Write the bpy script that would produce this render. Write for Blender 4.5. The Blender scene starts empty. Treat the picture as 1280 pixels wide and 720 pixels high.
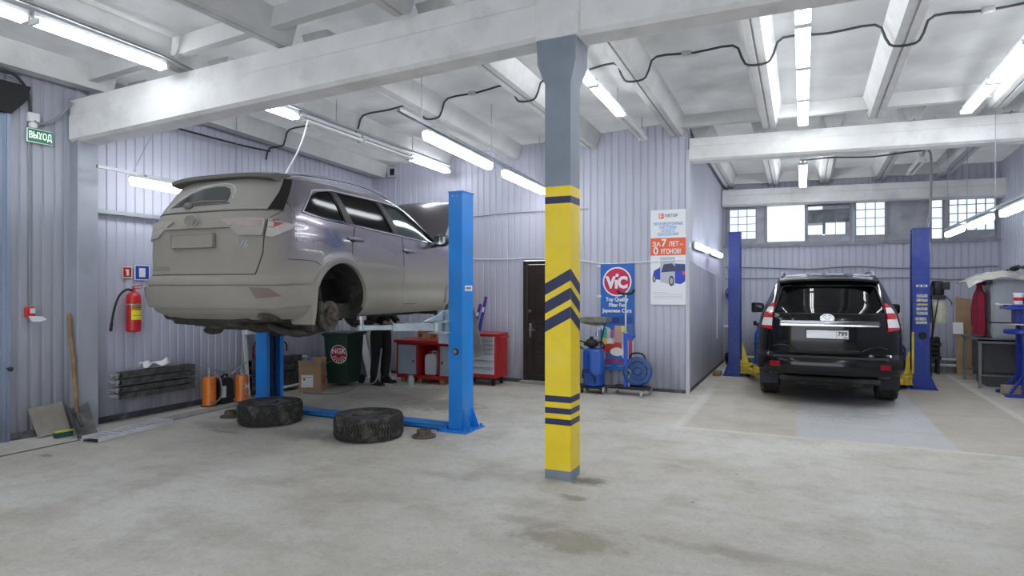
import bpy, bmesh, math, random
from mathutils import Vector, Matrix
from mathutils.bvhtree import BVHTree
R = math.radians
random.seed(7)
col = bpy.context.scene.collection
F_PX, HOR, CAM_H, YAW = 780.0, 362.0, 1.6, R(25)
SN, CS = math.sin(YAW), math.cos(YAW)

def at(px, py, X=None, Y=None, Z=None):
    """point of the room seen at a pixel of the photograph, on a wall, floor or other plane"""
    r = (px-640)/F_PX; z = (HOR-py)/F_PX
    d = Vector((r*CS-SN, r*SN+CS, z))
    if X is not None: k = X/d.x
    elif Y is not None: k = Y/d.y
    else: k = (Z-CAM_H)/d.z
    return Vector((0, 0, CAM_H)) + d*k

# ------------------------------------------------------------------ materials
MATS = {}
def nodes_of(m):
    m.use_nodes = True
    nt = m.node_tree
    return nt, nt.nodes['Principled BSDF']

def mat(name, c, rough=.5, metal=0., var=0., vscale=6., bump=0., bscale=40., dirt=None, dirt_amt=0., dscale=1.5,
        coat=0., emit=None, estr=0., spec=.5, alpha=None, trans=0.):
    """procedural material: base colour varied by noise, optional second (dirt) colour in noise patches, optional bump"""
    if name in MATS: return MATS[name]
    m = bpy.data.materials.new(name); nt, b = nodes_of(m); L = nt.links; N = nt.nodes
    b.inputs['Base Color'].default_value = (*c, 1); b.inputs['Roughness'].default_value = rough
    b.inputs['Metallic'].default_value = metal; b.inputs['Specular IOR Level'].default_value = spec
    b.inputs['Coat Weight'].default_value = coat; b.inputs['Coat Roughness'].default_value = .05
    if trans: b.inputs['Transmission Weight'].default_value = trans
    if emit is not None:
        b.inputs['Emission Color'].default_value = (*emit, 1); b.inputs['Emission Strength'].default_value = estr
    tc = N.new('ShaderNodeTexCoord')
    out = None
    nz = N.new('ShaderNodeTexNoise'); nz.inputs['Scale'].default_value = vscale; nz.inputs['Detail'].default_value = 6
    L.new(tc.outputs['Object'], nz.inputs['Vector'])
    mx = N.new('ShaderNodeMixRGB'); mx.blend_type = 'MULTIPLY'; mx.inputs['Fac'].default_value = 1
    mx.inputs['Color1'].default_value = (*c, 1)
    rp = N.new('ShaderNodeMapRange'); rp.inputs['From Min'].default_value = .3; rp.inputs['From Max'].default_value = .7
    rp.inputs['To Min'].default_value = 1-var; rp.inputs['To Max'].default_value = 1+var*.5
    L.new(nz.outputs['Fac'], rp.inputs['Value']); L.new(rp.outputs['Result'], mx.inputs['Color2'])
    out = mx.outputs['Color']
    if dirt is not None:
        n2 = N.new('ShaderNodeTexNoise'); n2.inputs['Scale'].default_value = dscale; n2.inputs['Detail'].default_value = 8
        n2.inputs['Roughness'].default_value = .65
        L.new(tc.outputs['Object'], n2.inputs['Vector'])
        r2 = N.new('ShaderNodeMapRange'); r2.inputs['From Min'].default_value = .52; r2.inputs['From Max'].default_value = .72
        r2.inputs['To Max'].default_value = dirt_amt
        L.new(n2.outputs['Fac'], r2.inputs['Value'])
        m2 = N.new('ShaderNodeMixRGB'); m2.inputs['Color2'].default_value = (*dirt, 1)
        L.new(out, m2.inputs['Color1']); L.new(r2.outputs['Result'], m2.inputs['Fac']); out = m2.outputs['Color']
    L.new(out, b.inputs['Base Color'])
    if bump:
        n3 = N.new('ShaderNodeTexNoise'); n3.inputs['Scale'].default_value = bscale; n3.inputs['Detail'].default_value = 4
        L.new(tc.outputs['Object'], n3.inputs['Vector'])
        bp = N.new('ShaderNodeBump'); bp.inputs['Strength'].default_value = bump; bp.inputs['Distance'].default_value = .01
        L.new(n3.outputs['Fac'], bp.inputs['Height']); L.new(bp.outputs['Normal'], b.inputs['Normal'])
    MATS[name] = m
    return m

def glass_mat(name, tint, gloss=.06, rough=.02):
    """window glass: see-through with a tint and a clear reflection"""
    if name in MATS: return MATS[name]
    m = bpy.data.materials.new(name); nt, b = nodes_of(m); N, L = nt.nodes, nt.links
    N.remove(b); o = N['Material Output']
    t = N.new('ShaderNodeBsdfTransparent'); t.inputs['Color'].default_value = (*tint, 1)
    g = N.new('ShaderNodeBsdfGlossy'); g.inputs['Roughness'].default_value = rough
    fr = N.new('ShaderNodeLayerWeight'); fr.inputs['Blend'].default_value = .35
    mr = N.new('ShaderNodeMapRange'); mr.inputs['To Min'].default_value = gloss; mr.inputs['To Max'].default_value = .28
    L.new(fr.outputs['Fresnel'], mr.inputs['Value'])
    mx = N.new('ShaderNodeMixShader')
    L.new(mr.outputs['Result'], mx.inputs['Fac']); L.new(t.outputs[0], mx.inputs[1]); L.new(g.outputs[0], mx.inputs[2])
    L.new(mx.outputs[0], o.inputs['Surface'])
    MATS[name] = m
    return m

# ------------------------------------------------------------------ mesh building
class MB:
    def __init__(s): s.bm = bmesh.new(); s.mi = 0
    def mesh(s, vs, fs):
        v = [s.bm.verts.new(p) for p in vs]
        for f in fs:
            try:
                fc = s.bm.faces.new([v[i] for i in f]); fc.material_index = s.mi
            except ValueError: pass
        return s
    def box(s, x0, x1, y0, y1, z0, z1):
        vs = [(x, y, z) for x in (x0, x1) for y in (y0, y1) for z in (z0, z1)]
        return s.mesh(vs, [(0,1,3,2),(4,6,7,5),(0,4,5,1),(2,3,7,6),(0,2,6,4),(1,5,7,3)])
    def cbox(s, c, d):
        return s.box(c[0]-d[0]/2, c[0]+d[0]/2, c[1]-d[1]/2, c[1]+d[1]/2, c[2]-d[2]/2, c[2]+d[2]/2)
    def obox(s, c, d, M):
        vs = [Vector(c) + M @ Vector((a*d[0]/2, b*d[1]/2, e*d[2]/2)) for a in (-1,1) for b in (-1,1) for e in (-1,1)]
        return s.mesh(vs, [(0,1,3,2),(4,6,7,5),(0,4,5,1),(2,3,7,6),(0,2,6,4),(1,5,7,3)])
    def bar(s, p0, p1, w, h, up=(0,0,1)):
        p0, p1 = Vector(p0), Vector(p1); d = (p1-p0); l = d.length; d.normalize()
        up = Vector(up)
        if abs(d.dot(up)) > .98: up = Vector((0,1,0))
        sx = d.cross(up).normalized(); uz = sx.cross(d).normalized()
        M = Matrix((sx, d, uz)).transposed()
        return s.obox((p0+p1)/2, (w, l, h), M)
    def frame(s, d):
        d = Vector(d).normalized(); a = Vector((0,0,1)) if abs(d.z) < .9 else Vector((1,0,0))
        u = d.cross(a).normalized(); return u, d.cross(u).normalized()
    def cyl(s, p0, p1, r0, r1=None, n=16, cap=True):
        r1 = r0 if r1 is None else r1
        p0, p1 = Vector(p0), Vector(p1); u, v = s.frame(p1-p0)
        vs = []
        for p, r in ((p0, r0), (p1, r1)):
            for i in range(n):
                a = 2*math.pi*i/n; vs.append(p + u*(r*math.cos(a)) + v*(r*math.sin(a)))
        fs = [(i, (i+1) % n, n+(i+1) % n, n+i) for i in range(n)]
        if cap: fs += [tuple(range(n))[::-1], tuple(range(n, 2*n))]
        return s.mesh(vs, fs)
    def tube(s, pts, r, n=8, smooth=0, closed=False):
        pts = [Vector(p) for p in pts]
        if smooth:
            q = []
            for i in range(len(pts)-1):
                a = pts[max(i-1, 0)]; b = pts[i]; c = pts[i+1]; d = pts[min(i+2, len(pts)-1)]
                for k in range(smooth):
                    t = k/smooth
                    q.append(.5*((2*b)+(c-a)*t+(2*a-5*b+4*c-d)*t*t+(3*b-a-3*c+d)*t**3))
            q.append(pts[-1]); pts = q
        vs = []; N = len(pts); u = None
        for i, p in enumerate(pts):
            if closed: d = pts[(i+1) % N]-pts[i-1]
            else: d = pts[min(i+1, N-1)]-pts[max(i-1, 0)]
            if d.length < 1e-9: d = Vector((0,0,1))
            d.normalize()
            if u is None: u, v = s.frame(d)
            else:
                u = (u - d*u.dot(d)); u = u.normalized() if u.length > 1e-6 else s.frame(d)[0]; v = d.cross(u)
            for k in range(n):
                a = 2*math.pi*k/n; vs.append(p + u*(r*math.cos(a)) + v*(r*math.sin(a)))
        fs = []
        for i in range(N if closed else N-1):
            j = (i+1) % N
            for k in range(n): fs.append((i*n+k, i*n+(k+1) % n, j*n+(k+1) % n, j*n+k))
        if not closed: fs += [tuple(range(n))[::-1], tuple(range((N-1)*n, N*n))]
        return s.mesh(vs, fs)
    def lathe(s, prof, o=(0,0,0), axis=(0,0,1), n=32, cap=False, closed=False):
        o = Vector(o); ax = Vector(axis).normalized(); u, v = s.frame(ax)
        vs = []
        for r, h in prof:
            for k in range(n):
                a = 2*math.pi*k/n; vs.append(o + ax*h + u*(r*math.cos(a)) + v*(r*math.sin(a)))
        fs = []; m = len(prof)
        for i in range(m if closed else m-1):
            j = (i+1) % m
            for k in range(n): fs.append((i*n+k, i*n+(k+1) % n, j*n+(k+1) % n, j*n+k))
        if cap: fs += [tuple(range(n))[::-1], tuple(range((m-1)*n, m*n))]
        return s.mesh(vs, fs)
    def prism(s, poly, vec):
        poly = [Vector(p) for p in poly]; vec = Vector(vec); n = len(poly)
        vs = poly + [p+vec for p in poly]
        fs = [tuple(range(n))[::-1], tuple(range(n, 2*n))] + [(i, (i+1) % n, n+(i+1) % n, n+i) for i in range(n)]
        return s.mesh(vs, fs)
    def ball(s, c, r, n=14, m=9):
        c = Vector(c)
        r = (r, r, r) if not hasattr(r, '__len__') else r
        vs = [c+Vector((0,0,-r[2]))]; fs = []
        for i in range(1, m):
            t = -math.pi/2 + math.pi*i/m
            for k in range(n):
                a = 2*math.pi*k/n
                vs.append(c+Vector((r[0]*math.cos(t)*math.cos(a), r[1]*math.cos(t)*math.sin(a), r[2]*math.sin(t))))
        vs.append(c+Vector((0,0,r[2])))
        for k in range(n): fs.append((0, 1+(k+1) % n, 1+k)); fs.append((len(vs)-1, 1+(m-2)*n+k, 1+(m-2)*n+(k+1) % n))
        for i in range(m-2):
            for k in range(n):
                fs.append((1+i*n+k, 1+i*n+(k+1) % n, 1+(i+1)*n+(k+1) % n, 1+(i+1)*n+k))
        return s.mesh(vs, fs)
    def grid(s, fn, nu, nv):
        vs = [fn(i/nu, j/nv) for i in range(nu+1) for j in range(nv+1)]
        w = nv+1
        return s.mesh(vs, [(i*w+j, (i+1)*w+j, (i+1)*w+j+1, i*w+j+1) for i in range(nu) for j in range(nv)])
    def xform(s, M):
        bmesh.ops.transform(s.bm, matrix=M, verts=s.bm.verts); return s
    def mats(s, i): s.mi = i; return s
    def build(s, name, m, parent=None, bevel=0., seg=1, smooth=38, world=False, solid=0., fix=True):
        bm = s.bm
        if fix: bmesh.ops.recalc_face_normals(bm, faces=bm.faces)
        if solid: bmesh.ops.solidify(bm, geom=bm.faces[:], thickness=solid)
        if bevel:
            es = [e for e in bm.edges if len(e.link_faces) == 2 and e.calc_face_angle(0) > .55]
            bmesh.ops.bevel(bm, geom=es, offset=bevel, segments=seg, affect='EDGES', clamp_overlap=True, profile=.6)
        bm.normal_update()
        lim = R(smooth)
        for f in bm.faces: f.smooth = True
        for e in bm.edges: e.smooth = not (len(e.link_faces) == 2 and e.calc_face_angle(0) > lim)
        ms = m if isinstance(m, (list, tuple)) else [m]
        off = Vector((0,0,0))
        if parent is not None and world:
            bmesh.ops.transform(bm, matrix=world_of(parent).inverted(), verts=bm.verts)
        if parent is None:
            xs = [v.co for v in bm.verts]
            lo = Vector((min(v.x for v in xs), min(v.y for v in xs), min(v.z for v in xs)))
            hi = Vector((max(v.x for v in xs), max(v.y for v in xs), max(v.z for v in xs)))
            off = Vector(((lo.x+hi.x)/2, (lo.y+hi.y)/2, lo.z))
            bmesh.ops.translate(bm, vec=-off, verts=bm.verts)
        me = bpy.data.meshes.new(name); bm.to_mesh(me); bm.free()
        for q in ms: me.materials.append(q)
        o = bpy.data.objects.new(name, me); col.objects.link(o)
        o.location = off
        if parent is not None: o.parent = parent
        return o

def world_of(o):
    M = Matrix.Translation(o.location) @ o.rotation_euler.to_matrix().to_4x4()
    return world_of(o.parent) @ M if o.parent else M

def tag(o, label, cat, group=None, kind=None):
    o['label'] = label; o['category'] = cat
    if group: o['group'] = group
    if kind: o['kind'] = kind
    return o

def thing(name, label, cat, loc=(0,0,0), rotz=0., group=None, tilt=None):
    o = bpy.data.objects.new(name, None); col.objects.link(o)
    o.empty_display_size = .1
    o.location = loc; o.rotation_euler = tilt if tilt else (0, 0, rotz)
    return tag(o, label, cat, group)

def struct(o, label=None, cat=None):
    o['kind'] = 'structure'
    if label: o['label'] = label
    if cat: o['category'] = cat
    return o

def copy_tree(o, parent=None):
    c = o.copy(); col.objects.link(c)
    if parent is not None: c.parent = parent; c.matrix_parent_inverse = o.matrix_parent_inverse.copy()
    for ch in [k for k in bpy.data.objects if k.parent == o]: copy_tree(ch, c)
    return c

def text_mesh(s, size, depth=0.0015, bold=0., spacing=1., align='CENTER'):
    """lettering as raised mesh letters in the xy plane, returned as a bmesh"""
    cu = bpy.data.curves.new('lettering', 'FONT'); cu.body = s; cu.size = size
    cu.align_x = align; cu.align_y = 'CENTER'; cu.extrude = depth; cu.offset = bold; cu.space_character = spacing
    cu.resolution_u = 3
    ob = bpy.data.objects.new('lettering', cu); col.objects.link(ob)
    dg = bpy.context.evaluated_depsgraph_get()
    me = bpy.data.meshes.new_from_object(ob.evaluated_get(dg))
    bm = bmesh.new(); bm.from_mesh(me)
    bpy.data.objects.remove(ob); bpy.data.curves.remove(cu); bpy.data.meshes.remove(me)
    return bm

def add_text(mb, s, size, M, depth=.0015, bold=0., spacing=1., width=None, align='CENTER'):
    bm = text_mesh(s, size, depth, bold, spacing, align)
    if width and bm.verts:
        xs = [v.co.x for v in bm.verts]; w = max(xs)-min(xs)
        bmesh.ops.scale(bm, vec=(width/w, 1, 1), verts=bm.verts)
    bm.verts.index_update()
    vs = [M @ v.co for v in bm.verts]; fs = [[v.index for v in f.verts] for f in bm.faces]
    bm.free()
    return mb.mesh(vs, fs)

def plane_M(o, ux, uz):
    """matrix taking text xy to a wall: x along ux, y along uz"""
    ux = Vector(ux).normalized(); uz = Vector(uz).normalized(); n = ux.cross(uz)
    M = Matrix((ux, uz, n)).transposed().to_4x4(); M.translation = Vector(o); return M

def round_poly(pts, r, n=5):
    """2D polygon with rounded corners; r one radius or a list"""
    out = []; N = len(pts)
    for i in range(N):
        p = Vector(pts[i]); a = Vector(pts[i-1]); b = Vector(pts[(i+1) % N])
        rr = r[i] if hasattr(r, '__len__') else r
        if rr <= 0: out.append(tuple(p)); continue
        da = (a-p); db = (b-p); la, lb = da.length, db.length
        da.normalize(); db.normalize(); k = min(rr, la*.48, lb*.48)
        p0 = p+da*k; p1 = p+db*k
        for j in range(n+1):
            t = j/n; out.append(tuple(p0*(1-t)**2 + p*2*t*(1-t) + p1*t*t))
    return out
def circle2(c, r, n=24, a0=0, a1=2*math.pi):
    return [(c[0]+r*math.cos(a0+(a1-a0)*i/n), c[1]+r*math.sin(a0+(a1-a0)*i/n)) for i in range(n)]
def ellipse2(c, rx, ry, n=24):
    return [(c[0]+rx*math.cos(2*math.pi*i/n), c[1]+ry*math.sin(2*math.pi*i/n)) for i in range(n)]
def sstep(x, a, b):
    t = max(0., min(1., (x-a)/(b-a))); return t*t*(3-2*t)
EXPOSURE = 0.85
# ------------------------------------------------------------------ room materials
XL, XR, YB, YF, XBOX, YN = -7.6, 3.35, 9.85, 14.45, -1.6, -3.2
def zrib(x, y): return 4.12-.04*max(0., -1.7-x)-.012*max(0., x+1.7)-.032*max(0., y-5.0)

def sheet_mat(name, c, c2):
    """painted profiled steel sheet: soft tone changes from sheet to sheet and grime that builds up unevenly"""
    m = mat(name, c, rough=.38, var=.10, vscale=.8, spec=.5)
    nt = m.node_tree; N, L = nt.nodes, nt.links; b = N['Principled BSDF']
    src = b.inputs['Base Color'].links[0].from_socket
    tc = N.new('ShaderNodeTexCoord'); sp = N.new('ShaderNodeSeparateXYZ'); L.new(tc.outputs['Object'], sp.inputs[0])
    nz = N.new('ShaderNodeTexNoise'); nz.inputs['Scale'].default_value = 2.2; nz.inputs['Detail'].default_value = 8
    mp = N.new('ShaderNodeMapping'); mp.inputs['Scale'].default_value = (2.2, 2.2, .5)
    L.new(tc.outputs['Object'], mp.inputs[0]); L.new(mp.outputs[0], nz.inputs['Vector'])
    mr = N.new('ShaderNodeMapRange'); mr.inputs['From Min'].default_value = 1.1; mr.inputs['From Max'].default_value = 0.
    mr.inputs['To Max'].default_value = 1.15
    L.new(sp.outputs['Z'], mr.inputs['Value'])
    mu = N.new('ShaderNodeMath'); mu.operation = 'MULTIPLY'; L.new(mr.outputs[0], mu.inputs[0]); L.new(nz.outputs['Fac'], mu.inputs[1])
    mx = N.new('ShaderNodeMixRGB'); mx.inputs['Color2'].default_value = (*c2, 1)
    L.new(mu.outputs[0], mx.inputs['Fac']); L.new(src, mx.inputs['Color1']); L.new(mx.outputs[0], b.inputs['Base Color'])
    return m
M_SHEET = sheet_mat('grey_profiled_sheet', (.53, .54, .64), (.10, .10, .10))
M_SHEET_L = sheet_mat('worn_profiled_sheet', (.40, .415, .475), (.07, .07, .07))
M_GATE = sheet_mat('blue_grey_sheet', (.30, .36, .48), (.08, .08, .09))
M_CONC = mat('whitewashed_concrete', (.80, .80, .79), rough=.9, var=.10, vscale=3, bump=.25, bscale=25, dirt=(.36,.35,.32), dirt_amt=.35, dscale=2.2)
M_SLAB = mat('grey_ceiling_concrete', (.43, .43, .425), rough=.95, var=.16, vscale=2, bump=.2, bscale=30, dirt=(.30,.30,.28), dirt_amt=.5, dscale=1.1)
M_RIB = mat('painted_rib_concrete', (.60, .60, .595), rough=.9, var=.12, vscale=3, bump=.25, bscale=25, dirt=(.34,.34,.32), dirt_amt=.4, dscale=1.6)
M_PGREY = mat('grey_pillar_paint', (.23, .27, .32), rough=.45, var=.12, vscale=5, bump=.15, bscale=20)
M_PYEL = mat('yellow_pillar_paint', (.93, .69, .018), rough=.4, var=.08, vscale=5, bump=.15, bscale=20, dirt=(.80,.68,.30), dirt_amt=.35, dscale=2.3)
M_PNAVY = mat('navy_pillar_paint', (.018, .026, .10), rough=.4, var=.2, vscale=9)
M_DARK = mat('dark_void', (.02, .02, .022), rough=.8)
M_TRIM = mat('grey_corner_trim', (.55, .56, .62), rough=.4)
M_BASE = mat('sooty_base_strip', (.075, .075, .08), rough=.8, var=.4, vscale=5, dirt=(.3,.3,.3), dirt_amt=.6, dscale=3)

def floor_mat():
    m = bpy.data.materials.new('worn_concrete_floor'); nt, b = nodes_of(m); N, L = nt.nodes, nt.links
    tc = N.new('ShaderNodeTexCoord'); sp = N.new('ShaderNodeSeparateXYZ'); L.new(tc.outputs['Object'], sp.inputs[0])
    def noise(scale, det=6, rough=.6, sx=1, sy=1):
        n = N.new('ShaderNodeTexNoise'); n.inputs['Scale'].default_value = scale; n.inputs['Detail'].default_value = det
        n.inputs['Roughness'].default_value = rough
        mp = N.new('ShaderNodeMapping'); mp.inputs['Scale'].default_value = (sx, sy, 1)
        L.new(tc.outputs['Object'], mp.inputs[0]); L.new(mp.outputs[0], n.inputs['Vector']); return n.outputs['Fac']
    def rng(s, a, b_, lo=0., hi=1.):
        r = N.new('ShaderNodeMapRange'); r.inputs['From Min'].default_value = a; r.inputs['From Max'].default_value = b_
        r.inputs['To Min'].default_value = lo; r.inputs['To Max'].default_value = hi; L.new(s, r.inputs['Value']); return r.outputs[0]
    def op(o, a, b_=None):
        k = N.new('ShaderNodeMath'); k.operation = o
        for i, q in enumerate((a, b_)):
            if q is None: continue
            if isinstance(q, (int, float)): k.inputs[i].default_value = q
            else: L.new(q, k.inputs[i])
        return k.outputs[0]
    def mix(f, a, c, mode='MIX'):
        x = N.new('ShaderNodeMixRGB'); x.blend_type = mode
        if isinstance(f, (int, float)): x.inputs['Fac'].default_value = f
        else: L.new(f, x.inputs['Fac'])
        for i, q in ((1, a), (2, c)):
            if isinstance(q, tuple): x.inputs[i].default_value = (*q, 1)
            else: L.new(q, x.inputs[i])
        return x.outputs[0]
    wob = op('MULTIPLY', op('SUBTRACT', noise(5, 3), .5), .10)
    X = op('ADD', sp.outputs['X'], wob); Y = op('ADD', sp.outputs['Y'], wob)
    def box(x0, x1, y0, y1, s=.02):
        a = op('MULTIPLY', rng(X, x0-s, x0+s), rng(X, x1+s, x1-s)); c = op('MULTIPLY', rng(Y, y0-s, y0+s), rng(Y, y1+s, y1-s))
        return op('MULTIPLY', a, c)
    c = mix(rng(noise(.55, 5), .38, .62), (.51, .475, .40), (.60, .585, .54))
    c = mix(rng(noise(1.7, 8, .7), .48, .66, 0, .62), c, (.34, .30, .235))
    c = mix(rng(noise(3.0, 9, .75, .8, 1.3), .48, .70, 0, .45), c, (.64, .63, .60))
    c = mix(rng(noise(9, 9, .78), .48, .70, 0, .42), c, (.36, .33, .28))
    c = mix(rng(noise(22, 9, .8, .8, 1.2), .52, .70, 0, .38), c, (.70, .69, .66))
    # newer patches of floor under the second lift
    c = mix(op('MULTIPLY', box(-1.32, -.06, 7.45, 14), .45), c, (.40, .34, .26))
    c = mix(op('MULTIPLY', box(1.40, 2.45, 7.45, 14), .5), c, (.37, .31, .24))
    c = mix(op('MULTIPLY', box(-.06, 1.40, 7.48, 14), .7), c, (.46, .47, .50))
    c = mix(op('MULTIPLY', box(2.40, 2.50, 7.45, 14), .7), c, (.66, .64, .58))
    c = mix(op('MULTIPLY', box(-1.38, -1.26, 7.3, 10.5), .5), c, (.66, .64, .60))
    c = mix(op('MULTIPLY', box(-1.3, 3.4, 7.40, 7.455, .012), .45), c, (.66, .64, .60))
    # oil and dirt
    def blob(x, y, rx, ry, hard=.5):
        dx = op('DIVIDE', op('SUBTRACT', sp.outputs['X'], x), rx); dy = op('DIVIDE', op('SUBTRACT', sp.outputs['Y'], y), ry)
        d = op('SQRT', op('ADD', op('MULTIPLY', dx, dx), op('MULTIPLY', dy, dy)))
        d = op('ADD', d, op('MULTIPLY', op('SUBTRACT', noise(7, 8, .75), .5), 2.4))
        return rng(d, 1.0, hard)
    for (x, y, rx, ry, amt, cc) in ((-1.62, 4.98, .20, .14, .8, (.13,.11,.07)), (-1.6, 4.55, .16, .07, .6, (.2,.16,.09)),
                                (-1.35, 3.75, .42, .22, .55, (.22,.18,.11)), (-1.75, 3.95, .35, .1, .4, (.24,.20,.13)),
                                (-4.6, 7.4, .75, .55, .55, (.14,.13,.12)), (-5.0, 5.3, .45, .3, .45, (.16,.15,.13)),
                                (-6.2, 5.2, .5, .25, .4, (.2,.18,.15)), (-.3, 4.0, .9, .10, .35, (.25,.21,.15)),
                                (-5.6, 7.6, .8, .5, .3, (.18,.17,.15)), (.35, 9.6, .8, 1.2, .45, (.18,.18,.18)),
                                (-3.6, 2.9, .8, .22, .25, (.25,.21,.15)), (-.9, 3.0, .6, .25, .25, (.26,.22,.15)),
                                (-6.6, 3.55, .12, .05, .6, (.12,.11,.09)), (-5.9, 5.0, .3, .06, .5, (.15,.14,.12))):
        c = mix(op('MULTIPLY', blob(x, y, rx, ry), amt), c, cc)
    # tyre tracks running across, fine streaks, grit
    trk = op('MULTIPLY', rng(noise(1.1, 8, .75, .35, 2.4), .54, .74), .36)
    c = mix(trk, c, (.30, .255, .175))
    c = mix(rng(noise(38, 4, .7), .56, .70, 0, .55), c, (.20, .18, .15))
    v = N.new('ShaderNodeTexVoronoi'); v.inputs['Scale'].default_value = 2.6; L.new(tc.outputs['Object'], v.inputs['Vector'])
    c = mix(op('MULTIPLY', rng(v.outputs['Distance'], .05, .025), rng(noise(2.1, 2), .5, .6)), c, (.13, .12, .10))
    L.new(c, b.inputs['Base Color'])
    L.new(rng(noise(1.4, 6), .3, .7, .42, .75), b.inputs['Roughness'])
    bp = N.new('ShaderNodeBump'); bp.inputs['Strength'].default_value = .45; bp.inputs['Distance'].default_value = .006
    L.new(noise(28, 6, .7), bp.inputs['Height']); L.new(bp.outputs[0], b.inputs['Normal'])
    return m
M_FLOOR = floor_mat()

def corrugate(mb, a, b, nrm, z0, z1, pitch=.118, depth=.014, gw=.036):
    """ribbed steel sheet from plan point a to b; z1 may be a function of the plan point"""
    a, b, nrm = Vector((*a, 0)), Vector((*b, 0)), Vector((*nrm, 0))
    L = (b-a).length; d = (b-a).normalized(); pts = []
    x = 0.
    pts.append((0., 0.))
    while x < L:
        for q, h in ((pitch-gw, 0.), (pitch-gw*.78, -depth), (pitch-gw*.22, -depth), (pitch, 0.)):
            if x+q < L: pts.append((x+q, h))
        x += pitch
    pts.append((L, 0.))
    vs = []
    for t, h in pts:
        p = a+d*t+nrm*h
        zt = z1(p.x, p.y) if callable(z1) else z1
        vs += [(p.x, p.y, z0), (p.x, p.y, zt)]
    return mb.mesh(vs, [(2*i, 2*i+2, 2*i+3, 2*i+1) for i in range(len(pts)-1)])
def slab_z(x, y): return zrib(x, y)+.24

# ------------------------------------------------------------------ floor and walls
mb = MB(); mb.box(XL-.1, XR+.1, YN-.1, YF+.1, -.1, 0)
floor = struct(mb.build('floor', M_FLOOR))
floor.location.z = 0
for v in floor.data.vertices: v.co.x += (XL+XR)/2; v.co.y += (YN+YF)/2; v.co.z -= .1
floor.location = (0, 0, 0)

mb = MB(); corrugate(mb, (XL, YN), (XL, 2.55), (1, 0), 0, 4.25, gw=.05, depth=.02)
corrugate(mb, (XL, 2.55), (XL, 3.72), (1, 0), 3.40, 4.25, gw=.05, depth=.02)
corrugate(mb, (XL, 3.72), (XL, 4.54), (1, 0), 0, 4.25, pitch=.115, gw=.05, depth=.02)
mb.mi = 1; corrugate(mb, (XL, 4.52), (XL, YB), (1, 0), 0, lambda x, y: slab_z(x, y)+.04)
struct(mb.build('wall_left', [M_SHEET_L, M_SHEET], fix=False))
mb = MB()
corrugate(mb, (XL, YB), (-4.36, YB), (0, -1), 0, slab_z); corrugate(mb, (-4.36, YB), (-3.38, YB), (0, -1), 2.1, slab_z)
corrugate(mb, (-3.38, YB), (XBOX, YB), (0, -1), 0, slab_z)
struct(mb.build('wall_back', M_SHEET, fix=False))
mb = MB(); corrugate(mb, (XBOX, YB), (XBOX, YF), (1, 0), 0, slab_z)
struct(mb.build('wall_recess', M_SHEET, fix=False))
mb = MB(); mb.box(XBOX-.035, XBOX+.022, YB-.022, YB+.035, 0, 3.75)
struct(mb.build('trim_1', M_TRIM))
mb = MB(); corrugate(mb, (XBOX, YF), (XR, YF), (0, -1), 0, 2.57); corrugate(mb, (XBOX, YF), (XR, YF), (0, -1), 3.40, slab_z)
for u0, u1 in ((899, 909), (1062, 1070), (1178, 1186), (1244, 1262)):
    q0, q1 = at(u0, 290, Y=YF).x, min(at(u1, 290, Y=YF).x, XR); q0 = max(q0, XBOX); mb.box(q0, q1, YF-.01, YF+.03, 2.55, 3.42)
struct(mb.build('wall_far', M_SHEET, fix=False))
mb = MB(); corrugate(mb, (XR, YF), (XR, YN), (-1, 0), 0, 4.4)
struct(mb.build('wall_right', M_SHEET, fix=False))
mb = MB(); corrugate(mb, (XR, YN), (1.6, YN), (0, 1), 0, 4.4); corrugate(mb, (1.6, YN), (-4.2, YN), (0, 1), 3.5, 4.4); corrugate(mb, (-4.2, YN), (XL, YN), (0, 1), 0, 4.4)  # unseen gate opening added so daylight reaches the front of the hall
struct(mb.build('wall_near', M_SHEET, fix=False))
# tall sliding gate leaf at the left
mb = MB(); corrugate(mb, (XL+.03, 2.55), (XL+.03, 3.72), (1, 0), .0, 3.45, pitch=.125, gw=.06, depth=.022)
d2 = struct(mb.build('door_1', M_GATE, fix=False))
mb = MB(); mb.bar((XL+.04, 3.70, .02), (XL+.04, 3.70, 3.45), .02, .03); mb.bar((XL+.04, 2.57, .02), (XL+.04, 2.57, 3.45), .02, .03)
mb.build('door_edge', M_GATE, d2, world=True)
mb = MB(); p = at(9, 461, X=XL+.05); mb.cyl(p, p+Vector((.05,0,0)), .012, n=10); mb.ball(p+Vector((.06,0,0)), .026)
mb.build('door_knob', mat('black_knob', (.02,.02,.02), rough=.35), d2, world=True)
mb = MB(); mb.prism([(XL+.02, 3.0, 3.45), (XL+.02, 3.72, 3.45), (XL+.02, 3.86, 3.62), (XL+.02, 3.9, 3.78), (XL+.02, 3.0, 3.78)], (.05, 0, 0))
struct(mb.build('recess_shade_panel', M_DARK))  # flat dark panel standing in for the shaded recess above the gate leaf
for nm, a, b in (('baseboard_left', (XL, 4.56), (XL, YB)), ('baseboard_left', (XL, 3.74), (XL, 4.33))):
    mb = MB(); mb.box(a[0]+.001, a[0]+.014, a[1], b[1], 0, .075); struct(mb.build(nm, M_BASE))
mb = MB(); mb.box(XL+.02, -4.4, YB-.016, YB-.001, 0, .06); mb.box(-3.34, XBOX-.03, YB-.016, YB-.001, 0, .05); struct(mb.build('baseboard_back', M_BASE))
mb = MB(); mb.box(XBOX+.002, XBOX+.012, YB+.05, YF, 0, .05); struct(mb.build('baseboard_recess', M_BASE))

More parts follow.
